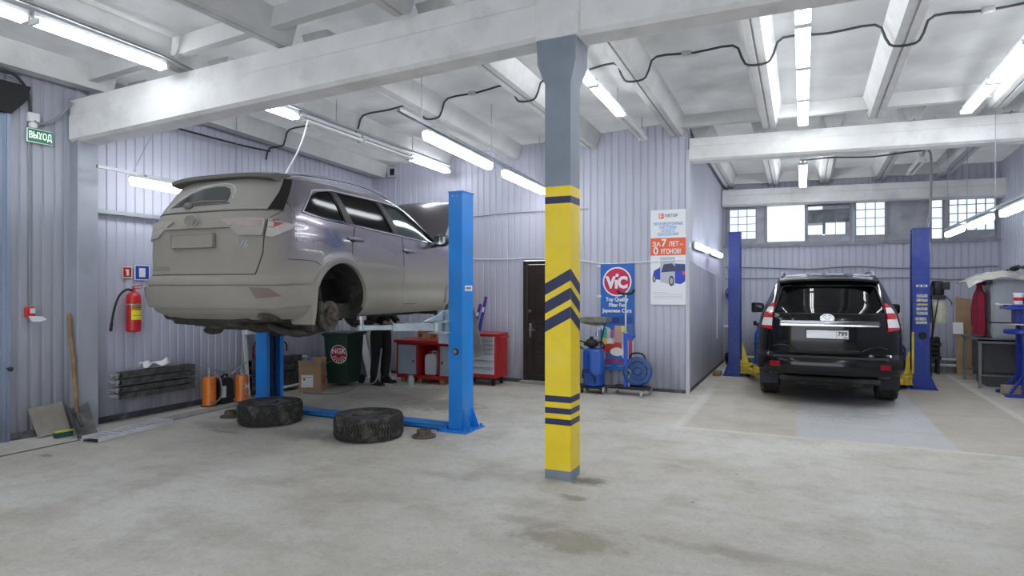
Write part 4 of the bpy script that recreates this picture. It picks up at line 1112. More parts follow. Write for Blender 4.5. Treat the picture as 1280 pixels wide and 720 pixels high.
# recess for the plate, ledge, plate with a frame
mb = gp(); P_ = [(-.33, 1.075), (.33, 1.075), (.36, .90), (.30, .84), (-.30, .84), (-.36, .90)]
gc.rearp(mb, [(-.42, 1.088), (.42, 1.088), (.46, 1.112), (-.46, 1.112)], thick=.030, off=.0, step=(.05, .04)); mb.build('tailgate_ledge', M_GP, tail, smooth=50)
mb = gp(); mb.box(.052, .085, -.275, .275, .908, 1.045); pl = mb.build('license_plate', M_GP, tail, bevel=.005)
mb = gp()
for a, b, c, d in ((-.275, .275, .908, .920), (-.275, .275, 1.033, 1.045), (-.275, -.263, .908, 1.045), (.263, .275, .908, 1.045)): mb.box(.044, .056, a, b, c, d)
mb.build('plate_frame', M_GP, pl, bevel=.002)
mb = gp(); emblem_mesh(mb, Matrix.Translation((.078, -.03, 1.165)) @ Matrix(((0,0,-1,0),(-1,0,0,0),(0,1,0,0),(0,0,0,1))), .165, .115, .016); mb.build('emblem', dusty('dusty_chrome', (.5,.5,.5), .9, .25, amt=.72, coat=0.), tail)
mb = gp(); mb.mi = 0
def rear_text(mb, s, size, v, w, u, bold=.002, width=None):
    M = Matrix.Translation((u, v, w)) @ Matrix(((0,0,-1,0),(-1,0,0,0),(0,1,0,0),(0,0,0,1)))
    # reading direction runs from the left lamp to the right lamp
    M = Matrix.Translation((u, v, w)) @ Matrix(((0,0,-1,0),(1,0,0,0),(0,1,0,0),(0,0,0,1)))
    add_text(mb, s, size, M, depth=.003, bold=bold, width=width)
surf_text(mb, gc, 'V6', .085, .56, .935, .010, .003); mb.build('badge_lettering', M_CHROME, tail)
mb = gp(); surf_text(mb, gc, 'HIGHLANDER', .05, -.47, .715, .010, .002, .30); mb.build('model_lettering', dusty('dust_letter', (.2,.2,.2), .3, .3, amt=.8, coat=0.), tail)
# rear glass (dusty) with the wiped arc, wiper, spoiler
rg = round_poly([(-.785, 1.275), (.785, 1.275), (.69, 1.60), (-.69, 1.60)], [.12, .05, .05, .05])
mb = gp(); gc.rearp(mb, rg, thick=.004, off=.001, step=(.05, .04))
mb.mi = 1
arc = [(-.44, 1.335)]+[(.0+.40*math.cos(a)*1.08-.02, 1.335+.225*math.sin(a)) for a in [math.pi-(math.pi*i/18) for i in range(2, 17)]]+[(.30, 1.335)]
arc = [(-.50, 1.325), (-.40, 1.40), (-.28, 1.47), (-.14, 1.515), (.0, 1.53), (.12, 1.525), (.20, 1.50), (.25, 1.45), (.265, 1.40), (.262, 1.345)]
gc.rearp(mb, arc, thick=.006, off=.001, step=(.05, .04)); mb.build('rear_glass', [M_GRGLASS, M_WIPED], grey)
mb = gp()
edge = []
for v, w in [(-.55, 1.315), (-.44, 1.41), (-.30, 1.492), (-.14, 1.545), (.0, 1.56), (.14, 1.555), (.24, 1.52), (.295, 1.46), (.305, 1.39)]:
    ph = gc.phi_v(v, w); edge.append(gc.outline(ph, w)+gc.normal(ph, w)*.006)
mb.tube(edge, .006, n=5, smooth=4); mb.build('wipe_mark', mat('wiped_edge_sheen', (.55,.55,.53), rough=.3), grey)
def on_rear(v, w, o): ph = gc.phi_v(v, w); return gc.outline(ph, w)+gc.normal(ph, w)*o
mb = gp(); mb.tube([on_rear(-.80+1.6*i/16, 1.262-.004*math.sin(math.pi*i/16), .006) for i in range(17)], .007, n=6); mb.build('glass_seal', M_BLK, grey)
mb = gp(); mb.tube([on_rear(-.20, 1.335, .03), on_rear(-.02, 1.35, .035), on_rear(.27, 1.352, .02)], .010, n=6); mb.tube([on_rear(-.30, 1.328, .014), on_rear(-.02, 1.335, .016), on_rear(.30, 1.338, .012)], .009, n=6)
mb.ball(on_rear(-.20, 1.325, .02), (.03, .06, .035)); mb.build('wiper', M_GTRIM, grey)
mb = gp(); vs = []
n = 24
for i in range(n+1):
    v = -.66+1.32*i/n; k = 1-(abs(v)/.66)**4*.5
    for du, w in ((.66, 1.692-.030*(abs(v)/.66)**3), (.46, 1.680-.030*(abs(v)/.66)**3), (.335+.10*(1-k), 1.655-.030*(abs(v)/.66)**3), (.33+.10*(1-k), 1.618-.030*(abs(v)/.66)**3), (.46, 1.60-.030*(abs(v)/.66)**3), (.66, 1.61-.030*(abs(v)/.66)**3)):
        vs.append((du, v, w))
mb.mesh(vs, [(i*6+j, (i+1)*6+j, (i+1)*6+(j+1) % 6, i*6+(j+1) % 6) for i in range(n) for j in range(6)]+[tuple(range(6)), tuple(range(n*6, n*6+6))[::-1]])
mb.build('rear_spoiler', dusty('shaded_dusty_spoiler', (.03,.028,.03), .2, .3, dust=(.13,.125,.11), amt=.9, rear0=.4, rear1=.8, coat=.4), grey)  # dusty, with the spoiler's own shadow darkened into the dust colour
for sd in (1, -1):
    fin_ = [(gc.phi_v(sd*.80, 1.275), 1.275), (gc.phi_v(sd*.705, 1.60), 1.60), (gc.phi_u(.55, 1.60, sd), 1.60), (gc.phi_u(.44, 1.45, sd), 1.45), (gc.phi_u(.30, 1.275, sd), 1.275)]
    mb = gp(); gc.wrap(mb, fin_, thick=.006, off=.0005, step=(.05, .04)); mb.build('side_fin', mat('fin_black', (.022,.021,.021), rough=.4, spec=.15), grey)
# bumper, with the step below the tailgate, and reflectors
for (w0, w1, th, nm) in ((.345, .545, .030, 'rear_bumper'), (.555, .635, .012, 'bumper_step')):
    a = gc.phi_u(.64, (w0+w1)/2); poly = [(-a, w0+.02), (-a*.7, w0), (a*.7, w0), (a, w0+.02), (a, w1), (a*.85, w1), (-a*.85, w1), (-a, w1)]
    mb = gp(); gc.wrap(mb, poly, thick=th, off=.0, step=(.05, .03), back=.01); rb_ = mb.build(nm, M_GP, grey, bevel=0)
    if nm == 'rear_bumper':
        for sd in (1, -1):
            pr = [(gc.phi_v(sd*v, w), w) for v, w in ((.655, .535), (.79, .525), (.845, .455), (.70, .435))]
            mb = gp(); gc.wrap(mb, pr, thick=.006, off=.030, step=(.04, .03)); mb.build('reflector', dusty('dusty_reflector', (.16,.02,.02), 0., .2, dust=(.22,.165,.15), amt=.92, coat=0.), rb_)
# tail lamps: part on the tailgate, part on the flank
for sd in (1, -1):
    def W(p): return [((gc.phi_v(sd*a, w) if k == 'v' else gc.phi_u(a, w, sd)), w) for k, a, w in p]
    inner = W([('v', .31, 1.165), ('v', .50, 1.180), ('v', .712, 1.172), ('v', .712, 1.015), ('v', .52, 1.018)])
    mb = gp(); gc.wrap(mb, inner, thick=.020, off=.008, step=(.04, .03)); lo = mb.build('tail_lamp', M_GCLR, grey, smooth=30)
    mb = gp(); gc.wrap(mb, W([('v', .42, 1.158), ('v', .70, 1.158), ('v', .70, 1.095), ('v', .50, 1.105)]), thick=.003, off=.028, step=(.04, .03)); mb.build('red_lens', M_GLAMP, lo)
    outer = W([('v', .735, 1.172), ('v', .80, 1.172), ('u', .28, 1.165), ('u', .47, 1.13), ('u', .40, 1.07), ('u', .27, 1.00), ('v', .78, 1.00), ('v', .735, 1.012)])
    mb = gp(); gc.wrap(mb, outer, thick=.022, off=.004, step=(.04, .03)); lo = mb.build('tail_lamp', M_GCLR, grey, smooth=30)
    mb = gp(); gc.wrap(mb, W([('v', .775, 1.160), ('v', .80, 1.160), ('u', .27, 1.152), ('u', .36, 1.135), ('u', .30, 1.098), ('u', .24, 1.088), ('v', .775, 1.085)]), thick=.004, off=.030, step=(.02, .02), back=.01); mb.build('red_lens', dusty('bright_red_lamp', (.42,.012,.03), 0., .1, dust=(.42,.33,.31), amt=.55, rear0=.12, rear1=.40, lo=.4, hi=.7), lo)
# hubs with discs where the rear wheels were
for sd in (1, -1):
    v0 = sd*.80; w0 = .235; u0 = 1.07
    mb = gp(); mb.lathe([(.06, -.014), (.158, -.014), (.160, -.010), (.160, .010), (.158, .014), (.10, .014), (.095, .03), (.092, .05), (.05, .052)], (u0, v0, w0), (0, sd, 0), 40)
    hb = mb.build('brake_disc', M_DISCD, grey)
    mb = gp(); mb.lathe([(.0, .075), (.030, .075), (.034, .052), (.088, .05), (.09, .03)], (u0, v0, w0), (0, sd, 0), 28)
    for k in range(5):
        a = 2*math.pi*k/5; x, z = u0+.057*math.cos(a), w0+.057*math.sin(a); mb.cyl((x, v0+sd*.05, z), (x, v0+sd*.088, z), .008, n=8)
    mb.build('wheel_hub', M_RUST, hb)
    mb = gp(); mb.cbox((u0-.13, v0-sd*.02, w0+.08), (.09, .09, .15)); mb.build('brake_caliper', M_UNDER, hb, bevel=.02)
    # lower arm, strut and spring
    mb = gp(); mb.tube([(u0+.02, v0-sd*.05, w0-.03), (u0+.05, sd*.55, .16), (u0+.12, sd*.25, .20)], .035, n=10); mb.tube([(u0-.25, sd*.30, .16), (u0-.15, sd*.55, .12), (u0-.02, v0-sd*.06, w0-.05)], .045, n=10, smooth=4)
    mb.cyl((u0-.02, v0-sd*.10, w0+.05), (u0+.02, sd*.60, .78), .03, n=12); mb.lathe([(.10, -.02), (.14, 0), (.12, .05)], (u0, v0-sd*.05, w0), (0, -sd, 0), 24)
    mb.build('suspension_arm', M_UNDER, grey)
    mb = gp(); pts = [(u0+.03+.062*math.cos(a), sd*.58+.062*math.sin(a), .28+a*.011) for a in [i*.35 for i in range(110)]]; mb.tube(pts, .008, n=6); mb.build('coil_spring', M_BLK, grey)
    # front wheel still on
    t = tyre_mesh(.37, .24, rb=.235, nblk=48); M = Matrix.Translation((3.88, sd*.80, .28)) @ Matrix.Rotation(-sd*math.pi/2, 4, 'X')
    q = FlipMB(); q.bm = t.bm; q.xform(M); wo = q.build('front_wheel', M_TYRE, grey)
    t = rim_mesh(.235, .2); q = FlipMB(); q.bm = t.bm; q.xform(M); q.build('rim', M_RIM, wo)
# underside: floor, muffler, pipes, spare wheel well, guard
mb = gp(); mb.box(.25, 4.5, -.50, .50, .20, .30); mb.box(1.65, 3.3, -.80, .80, .215, .26); mb.box(2.9, 3.4, -.45, .45, .16, .24); mb.box(4.0, 4.6, -.55, .55, .14, .24)
mb.bar((1.0, -.62, .20), (1.0, .62, .20), .16, .10); mb.bar((1.35, -.45, .21), (2.9, -.52, .21), .08, .08); mb.bar((1.35, .45, .21), (2.9, .52, .21), .08, .08)
mb.build('underbody', M_UNDER, grey, bevel=.02, seg=2)
mb = gp(); mb.lathe([(.02, -.62), (.09, -.60), (.105, -.55), (.105, .0), (.09, .05), (.02, .07)], (.36, .28, .245), (0, 1, 0), 24)
mb.tube([(.40, .30, .23), (.52, .62, .22), (.36, .72, .24), (.16, .74, .26)], .032, n=12, smooth=5); mb.tube([(.5, -.1, .22), (1.2, .12, .22), (2.4, .05, .2), (3.3, 0, .2)], .03, n=10, smooth=4); mb.build('exhaust', M_UNDER, grey)
mb = gp(); mb.lathe([(0, .0), (.26, 0), (.30, .03), (.31, .14)], (.66, -.10, .115), (0,0,1), 32); mb.build('spare_wheel_carrier', M_UNDER, grey)
mb = gp(); mb.prism([(.26, -.72, .34), (.34, -.70, .20), (.9, -.66, .16), (1.6, -.6, .2), (1.6, -.6, .36)], (0, 1.36, 0)); mb.bar((.95, -.74, .12), (.95, .74, .12), .13, .10); mb.bar((.40, -.60, .19), (.40, .05, .17), .10, .07); mb.ball((.95, 0, .15), (.2, .2, .11)); mb.build('rear_subframe', M_UNDER, grey, bevel=.02, seg=2)
for sd in (1, -1):
    mb = gp(); mb.tube([(1.06, sd*.70, .10), (.92, sd*.62, .06), (.78, sd*.46, .08), (.75, sd*.30, .14)], .042, n=10, smooth=4); mb.cbox((1.06, sd*.70, .16), (.12, .10, .20)); mb.ball((.84, sd*.58, .06), (.09, .11, .045)); mb.build('rear_knuckle', M_UNDER, grey, bevel=.02, seg=2)
# raised bonnet with its prop
mb = gp()
def hood(a, b):
    v = (2*b-1)*(.80-.10*a*a); s_ = 1.12*a; ang = R(47)
    bow = .05*(1-(2*b-1)**2)+.03*math.sin(math.pi*a)
    return Vector((3.52+s_*math.cos(ang)-bow*math.sin(ang), v, 1.12+s_*math.sin(ang)+bow*math.cos(ang)-.10*a**6))
mb.grid(hood, 16, 24); mb.build('bonnet', mat('grey_bonnet', (.085,.075,.085), rough=.35, metal=.5, coat=.4), grey, solid=.02)
mb = gp(); mb.cyl((4.45, -.5, .98), (4.15, -.35, 1.82), .008, n=6); mb.build('bonnet_prop', M_BLK, grey)
# guard hanging loose under the nose
mb = gp(); mb.grid(lambda a, b: Vector((4.12+.56*a+.05*math.sin(3*b), .35+.58*b, .42-.75*a*a-.22*a+.03*math.sin(7*b))), 14, 10); mb.build('splash_guard', mat('grey_splash_guard', (.30,.30,.29), rough=.6, var=.25), grey, solid=.012)
# cabin
for u in (2.45, 1.45):
    for v in (-.38, .38):
        q = FlipMB(); mbs = MB()
        seat_meshes(grey, u, v, .62, M_SEAT)
mb = gp(); mb.box(3.05, 3.4, -.72, .72, .85, 1.10); mb.tube([(2.95+.05*math.sin(a), -.38+.19*math.cos(a), 1.02+.17*math.sin(a)) for a in [i*math.pi/12 for i in range(24)]], .016, n=6, closed=True); mb.build('dashboard', M_SEAT, grey, bevel=.03)
# ------------------------------------------------------------------ blue two post lift under the grey car
M_BLUE = mat('lift_blue_paint', (.018, .25, .76), rough=.32, var=.10, vscale=3, dirt=(.12,.22,.40), dirt_amt=.5, dscale=5)
M_BLUE2 = mat('dark_blue_paint', (.015, .045, .30), rough=.35, var=.15, vscale=4, dirt=(.10,.12,.2), dirt_amt=.5, dscale=4)
M_SILV = mat('silver_arm_paint', (.45, .52, .58), rough=.4, metal=.35, var=.2, vscale=8)
M_LABEL = mat('white_label', (.82,.82,.82), rough=.5)
M_BLACK = mat('matt_black', (.014,.014,.015), rough=.55, var=.3)
M_WOOD = mat('worn_wood', (.33,.21,.09), rough=.7, var=.4, vscale=9, dirt=(.12,.08,.04), dirt_amt=.7, dscale=8)
M_CARD = mat('brown_cardboard', (.42,.28,.16), rough=.85, var=.15, vscale=5)
M_WHITE = mat('white_plastic_smooth', (.80,.80,.80), rough=.35)
M_ORANGE = mat('orange_paint', (.80,.20,.015), rough=.35, var=.15, vscale=6, dirt=(.25,.09,.02), dirt_amt=.5, dscale=7)
def channel_post(root, x0, x1, y0, y1, z1, open_dir, m, holes=()):
    """folded steel post, open on one side (open_dir +1 towards +x), with base plate and gussets"""
    t = .012; mb = MB()
    if open_dir > 0: pr = [(x1, y0), (x0, y0), (x0, y1), (x1, y1), (x1, y1-.06), (x1-t, y1-.06), (x1-t, y1-t), (x0+t, y1-t), (x0+t, y0+t), (x1-t, y0+t), (x1-t, y0+.06), (x1, y0+.06)]
    else: pr = [(x0, y0), (x0, y0+.06), (x0+t, y0+.06), (x0+t, y0+t), (x1-t, y0+t), (x1-t, y1-t), (x0+t, y1-t), (x0+t, y1-.06), (x0, y1-.06), (x0, y1), (x1, y1), (x1, y0)]
    mb.prism([(x, y, .02) for x, y in pr], (0, 0, z1-.02))
    p = mb.build('post', m, root, world=True, bevel=.004)
    mb = MB(); mb.box(x0-.006, x1+.006, y0-.006, y1+.006, z1, z1+.012); mb.build('post_cap', m, p, world=True)
    mb = MB()
    bx0, bx1 = (x0-.09, x1+.13) if open_dir > 0 else (x0-.10, x1+.10)
    mb.box(bx0, bx1, y0-.09, y1+.09, 0, .02)
    for y in (y0+.03, y1-.03):
        q = [(x0, y-.006, .02), (x0-.08, y-.006, .02), (x0-.08, y-.006, .04), (x0, y-.006, .26)] if open_dir > 0 else [(x1, y-.006, .02), (x1+.09, y-.006, .02), (x1+.09, y-.006, .04), (x1, y-.006, .26)]
        mb.prism(q, (0, .012, 0))
    for x in (bx0+.03, bx1-.03):
        for y in (y0-.06, y1+.06): mb.cyl((x, y, .02), (x, y, .045), .016, n=6)
    mb.build('base_plate', m, root, world=True)
    mb = MB(); sx = open_dir; xm = x1 if open_dir > 0 else x0
    mb.tube([(xm-sx*.05, (y0+y1)/2-.02, .1), (xm-sx*.05, (y0+y1)/2-.02, z1-.1)], .028, n=12); mb.tube([(xm-sx*.04, y1-.09, .1), (xm-sx*.04, y1-.09, z1-.1)], .006, n=6); mb.tube([(xm-sx*.04, y0+.09, .1), (xm-sx*.04, y0+.09, z1-.1)], .006, n=6)
    mb.build('lift_cylinder', M_BLACK, p, world=True)
    return p
def swing_arm(root, piv, pad, m, zt, zb=None, pad_h=.12):
    """telescoping swing arm from the carriage to its lifting pad"""
    piv, pad = Vector(piv), Vector(pad); d = (pad-piv); L = d.length; d.normalize()
    mb = MB(); mb.bar(piv, piv+d*L*.60, .10, .085); mb.bar(piv+d*L*.25, piv+d*L*.33, .106, .091); mb.cyl(piv+Vector((0,0,-.075)), piv+Vector((0,0,.075)), .07, n=20)
    a = mb.build('swing_arm', m, root, world=True, bevel=.006)
    mb = MB(); mb.bar(piv+d*L*.5, pad-d*.02, .07, .055); mb.cyl(pad+Vector((0,0,-.03)), pad+Vector((0,0,.03)), .05, n=18); mb.build('arm_extension', m, a, world=True, bevel=.005)
    mb = MB(); mb.cyl(pad+Vector((0,0,.03)), pad+Vector((0,0,pad_h-.025)), .028, n=16); mb.cyl(pad+Vector((0,0,pad_h-.03)), (pad.x, pad.y, zt), .055, n=20); mb.build('lifting_pad', M_GALV, a, world=True)
    return a
lift = thing('two_post_lift', 'bright blue two post car lift holding the dusty grey car in the air', 'car lift', (-5.05, 6.24, 0))
NP = channel_post(lift, -3.645, -3.465, 6.11, 6.37, 2.70, -1, M_BLUE)
mb = MB(); mb.cyl((-3.55, 6.1085, .90), (-3.55, 6.1095, .90), .038, n=24); mb.build('post_hole', M_DARK, NP, world=True)
mb = MB(); mb.cyl((-3.559, 6.107, .90), (-3.559, 6.1084, .90), .024, n=20); mb.build('hole_lining', M_GALV, NP, world=True)
mb = MB(); mb.box(-3.4655, -3.4635, 6.17, 6.34, 1.585, 1.645); st = mb.build('sticker', M_LABEL, NP, world=True)
mb = MB(); 
for k in range(5): mb.box(-3.4636, -3.4630, 6.19+.025*k, 6.207+.025*k, 1.605, 1.63)
mb.build('sticker_print', M_BLACK, st, world=True)
mb = MB()
for x in (-3.59, -3.53): mb.cyl((x, 6.1085, 2.66), (x, 6.106, 2.66), .010, n=12)
mb.build('post_bolt', M_CHROME, NP, world=True)
FP = channel_post(lift, -6.64, -6.44, 6.12, 6.42, 2.70, 1, M_BLUE)
mb = MB(); mb.box(-6.42, -3.66, 6.10, 6.32, .0, .012); mb.box(-6.42, -3.66, 6.10, 6.115, 0, .05); mb.box(-6.42, -3.66, 6.305, 6.32, 0, .05); mb.box(-6.42, -3.66, 6.10, 6.32, .045, .055); mb.build('floor_crossbar', M_BLUE, lift, world=True)
ZA = 1.175
mb = MB(); mb.box(-3.80, -3.64, 6.14, 6.34, .98, 1.36); mb.box(-3.86, -3.62, 6.02, 6.46, 1.10, 1.125); mb.box(-3.86, -3.62, 6.02, 6.46, 1.225, 1.25)
mb.prism([(-3.72, 6.10, 1.25), (-3.72, 5.66, 1.25), (-3.72, 5.98, 1.32), (-3.72, 6.10, 1.36)], (.02, 0, 0)); mb.build('carriage', M_SILV, lift, world=True, bevel=.006)
mb = MB(); mb.box(-6.46, -6.30, 6.17, 6.37, .98, 1.27); mb.box(-6.48, -6.24, 6.05, 6.49, 1.10, 1.125); mb.box(-6.48, -6.24, 6.05, 6.49, 1.225, 1.25); mb.build('carriage', M_BLACK, lift, world=True, bevel=.006)
swing_arm(lift, (-3.78, 6.09, ZA), (-4.44, 5.57, ZA), M_SILV, 1.306)
swing_arm(lift, (-3.78, 6.40, ZA), (-4.57, 7.45, ZA), M_SILV, 1.306)
swing_arm(lift, (-6.34, 6.12, ZA), (-6.12, 5.60, ZA), M_BLACK, 1.295)
swing_arm(lift, (-6.34, 6.44, ZA), (-6.24, 7.3, ZA), M_BLACK, 1.295)

# ------------------------------------------------------------------ wheels lying on the floor and round parts
def floor_wheel(label, p, rot, r=.375, h=.245):
    t = thing('car_wheel', label, 'wheel', (p[0], p[1], 0), rot, 'wheels taken off the grey car')
    mb = tyre_mesh(r, h, rb=.238, nblk=66); mb.xform(Matrix.Translation((0, 0, h/2+.004))); mb.build('tyre', M_TYRE, t)
    mb = rim_mesh(.238, .2); mb.xform(Matrix.Translation((0, 0, h/2+.004))); mb.build('rim', M_RIM, t)
    return t
floor_wheel('winter car wheel lying flat on the floor beside the blue lift post, nearer one', at(461, 545, Z=0), .4)
floor_wheel('winter car wheel lying flat in front of the dark blue far lift post', at(338, 527, Z=0), 1.0)
def drum(label, p, r=.13):
    mb = MB(); mb.lathe([(0, .0), (r, 0), (r, .018), (r*.62, .024), (r*.60, .075), (r*.54, .082), (r*.40, .080), (r*.36, .05), (0, .05)], (p[0], p[1], 0), (0,0,1), 32)
    for k in range(5):
        a = 2*math.pi*k/5; mb.cyl((p[0]+r*.48*math.cos(a), p[1]+r*.48*math.sin(a), .078), (p[0]+r*.48*math.cos(a), p[1]+r*.48*math.sin(a), .083), .007, n=8)
    return tag(mb.build('brake_disc', M_RUST), label, 'brake disc', 'rusty brake discs on the floor')
drum('rusty brake disc on the floor between a wheel and the blue lift post', at(530, 546, Z=0))
drum('rusty brake disc on the floor half hidden behind the wheel near the orange cylinders', at(289, 521, Z=0))

# ------------------------------------------------------------------ along the left wall
t = thing('snow_shovel', 'worn snow shovel with a wooden handle leaning on the wall beside the pilaster', 'shovel', at(108, 545, Z=0))
BL, BR = at(97, 549, Z=.006), at(122, 541, Z=.006); TL, TR = at(83, 505, X=-7.46), at(110, 502, X=-7.40)
nrm = (BR-BL).cross(TL-BL).normalized()
if nrm.x < 0: nrm = -nrm
def blade(a, b):
    q = (BL*(1-b)+BR*b)*(1-a)+(TL*(1-b)+TR*b)*a
    return q-nrm*(.085*(1-(2*b-1)**2)*(.25+.75*a)) + nrm*.05*math.sin(math.pi*a)*0
bz = [Vector((0,0,0))]
mb = MB(); mb.grid(blade, 14, 16); mb.build('blade', mat('scuffed_grey_plastic', (.085,.085,.085), rough=.5, var=.4, vscale=10, dirt=(.26,.25,.23), dirt_amt=.8, dscale=9), t, world=True, solid=.006)
hd0 = blade(.80, .5)+nrm*.028; hd1 = at(86, 392, X=-7.52)
mb = MB(); mb.tube([hd0, hd0.lerp(hd1, .5)+Vector((.01,0,0)), hd1], .021, n=10); mb.build('handle', M_WOOD, t, world=True)
mb = MB(); mb.tube([blade(.35, .5)+nrm*.012, blade(.6, .5)+nrm*.016, hd0], .018, n=8); mb.build('socket', mat('scuffed_grey_plastic', (.085,.085,.085)), t, world=True)
a, b = at(47, 541, Z=0), at(84, 533, Z=0)
mb = MB(); q0 = Vector((-7.44, 3.92, 0)); q1 = Vector((-7.45, 4.20, 0))
mb.prism([q0+Vector((.0,-.0,.005)), q1+Vector((.03,.03,.04)), q1+Vector((-.13,.03,.335)), q0+Vector((-.13,-.03,.31))], (.008, 0, .004))
tag(mb.build('board', mat('grey_fibre_board', (.30,.27,.23), rough=.8, var=.2, vscale=6)), 'small grey board leaning on the wall behind the snow shovel', 'board')
t = thing('hand_brush', 'small green and yellow hand brush on the floor behind the snow shovel', 'brush', at(74, 541, Z=0))
p = at(68, 545, Z=.03); q = at(90, 541, Z=.03)
mb = MB(); mb.bar(p, q, .05, .05); mb.build('bristles', mat('green_bristles', (.02,.10,.09), rough=.9, var=.4, vscale=40), t, world=True)
mb = MB(); mb.bar(p+Vector((0,0,.035)), q+Vector((.03,.05,.04)), .035, .02); mb.build('brush_back', mat('yellow_brush_back', (.55,.50,.06), rough=.5), t, world=True, bevel=.005)
# perforated ramp track with the plain cover strip behind it
M_ALU = mat('aluminium_track', (.72,.73,.76), rough=.45, metal=.2, var=.15, vscale=7)
t = thing('loading_ramp', 'perforated aluminium plank on the floor along the left wall', 'plank', at(150, 535, Z=0))
a, b = at(113, 549, Z=.03), at(207, 526, Z=.03); d = (b-a).normalized(); n = Vector((d.y, -d.x, 0))
mb = MB(); mb.bar(a+n*-.11, b+n*-.11, .012, .05); mb.bar(a+n*.11, b+n*.11, .012, .05); L = (b-a).length
mb.build('side_rail', M_ALU, t, world=True)
mb = MB(); mb.bar(a+Vector((0,0,-.02)), b+Vector((0,0,-.02)), .20, .006); mb.build('gap_shade_plate', M_DARK, t, world=True)  # dark sheet added under the bars as the shade in their gaps
mb = MB()
for r_ in range(4):
    o = -.095+.19*r_/3; mb.bar(a+n*o+Vector((0,0,.015)), b+n*o+Vector((0,0,.015)), .012, .008)
k = int(L/.085)
for i in range(k+1): 
    c = a+d*(L*i/k)+Vector((0,0,.015)); mb.bar(c-n*.105, c+n*.105, .026, .007)
mb.build('tread', M_ALU, t, world=True)
a2, b2 = at(208, 524, Z=.012), at(300, 504, Z=.012)
mb = MB(); mb.bar(a2, b2, .20, .02); tag(mb.build('cover_plate', mat('grey_cover_plate', (.35,.35,.34), rough=.6, var=.3, vscale=6), bevel=.004), 'plain grey cover strip on the floor behind the perforated plank', 'cover strip')
mb = MB(); mb.bar(at(-60, 583, Z=.002), at(100, 550, Z=.002), .035, .008); tag(mb.build('floor_strip', mat('dark_floor_strip', (.16,.155,.15), rough=.8, var=.3)), 'thin dark metal strip in the floor along the left wall', 'floor strip')
# finned heating registers
M_FIN = mat('sooty_fins', (.12,.12,.115), rough=.75, metal=.2, var=.5, vscale=12, dirt=(.20,.20,.19), dirt_amt=.6, dscale=6)
M_PIPE = mat('grey_pipe', (.30,.31,.32), rough=.5, var=.2)
M_WPIPE = mat('white_pipe', (.82,.83,.86), rough=.35, var=.1)
def register(label, x, y0, y1, z0, z1, rows, ends=True):
    t = thing('finned_radiator', label, 'radiator', (x, (y0+y1)/2, 0), 0, 'finned heating radiators')
    h = (z1-z0)/rows; n = int((y1-y0)/.022)
    for r_ in range(rows):
        za = z0+h*r_; zb = za+h-.014-(.014 if r_ == rows//2-1 else 0)
        mb = MB()
        for i in range(n): 
            y = y0+(y1-y0)*i/n; j = random.uniform(-.003, .003); mb.box(x-.065+j, x+.065+j, y, y+.013, za, zb)
        mb.box(x-.05, x+.05, y0, y1, za+.012, zb-.012)
        mb.build('fin_row', M_FIN, t, world=True)
        if ends:
            zc = (za+zb)/2
            mb = MB(); mb.cyl((x, y0-.10, zc), (x, y0, zc), .022, n=12); mb.cyl((x, y0-.12, zc), (x, y0-.06, zc), .028, n=10); mb.cyl((x+.01, y0-.03, zc-.03), (x+.01, y0-.03, zc+.03), .018, n=10); mb.build('pipe_end', M_PIPE, t, world=True)
    mb = MB()
    for z in (z0+.05, z1-.05): mb.box(XL+.018, x, y0+.12, y0+.15, z-.015, z+.015); mb.box(XL+.018, x, y1-.15, y1-.12, z-.015, z+.015)
    mb.build('wall_mount', M_PIPE, t, world=True)
    if ends:
        mb = MB()
        for r_ in range(rows-1):
            zc = z0+h*(r_+.5); mb.tube([(x, y1, zc), (x, y1+.05, zc+.01), (x, y1+.06, zc+h/2), (x, y1+.05, zc+h-.01), (x, y1, zc+h)], .02, n=8, smooth=3)
        mb.build('return_bend', M_PIPE, t, world=True)
    return t
register('dark grey finned radiator on the left wall under the fire extinguisher', -7.45, 4.80, 5.79, .28, .62, 4)
register('dark finned radiator behind the far blue lift post', -7.45, 6.75, 7.76, .10, .56, 4, False)
mb = MB(); random.seed(3)
def rag(a, b): return Vector((-7.47+.13*(a-.5)+.03*math.sin(9*b), 5.08+.36*b, .625+.05*abs(math.sin(6*a+5*b))+.05*math.sin(4*b+1)**2*(1-abs(2*a-1))))
mb.grid(rag, 14, 18); tag(mb.build('paper_towel', M_WHITE, solid=.002, smooth=20), 'crumpled white paper lying on the grey radiator', 'paper')
# wall extinguisher with hose, and signs
t = thing('fire_extinguisher', 'red fire extinguisher with black hose on the left wall behind the car', 'fire extinguisher', (-7.48, 5.0, 1.09))
x, y, z = -7.48, 5.0, 1.08
mb = MB(); mb.lathe([(0, 0), (.07, 0), (.083, .015), (.083, .42), (.075, .455), (.05, .48), (.03, .49), (0, .49)], (x, y, z), n=32); cy = mb.build('cylinder', M_RED, t, world=True)
def arc_patch(mb, r, a0, a1, z0, z1): return mb.grid(lambda a, b: Vector((x+r*math.cos(a0+(a1-a0)*a), y+r*math.sin(a0+(a1-a0)*a), z+z0+(z1-z0)*b)), 14, 1)
mb = MB(); arc_patch(mb, .0838, R(-50), R(75), .15, .27); arc_patch(mb, .0838, R(-50), R(75), .285, .345); q = mb.build('yellow_label', mat('label_yellow', (.85,.75,.03), rough=.5), cy, world=True)
mb = MB()
for k in range(3): arc_patch(mb, .0843, R(-45), R(70), .29+.019*k, .302+.019*k)
arc_patch(mb, .0843, R(-40), R(65), .20, .204)
mb.build('label_lettering', M_BLACK, q, world=True)
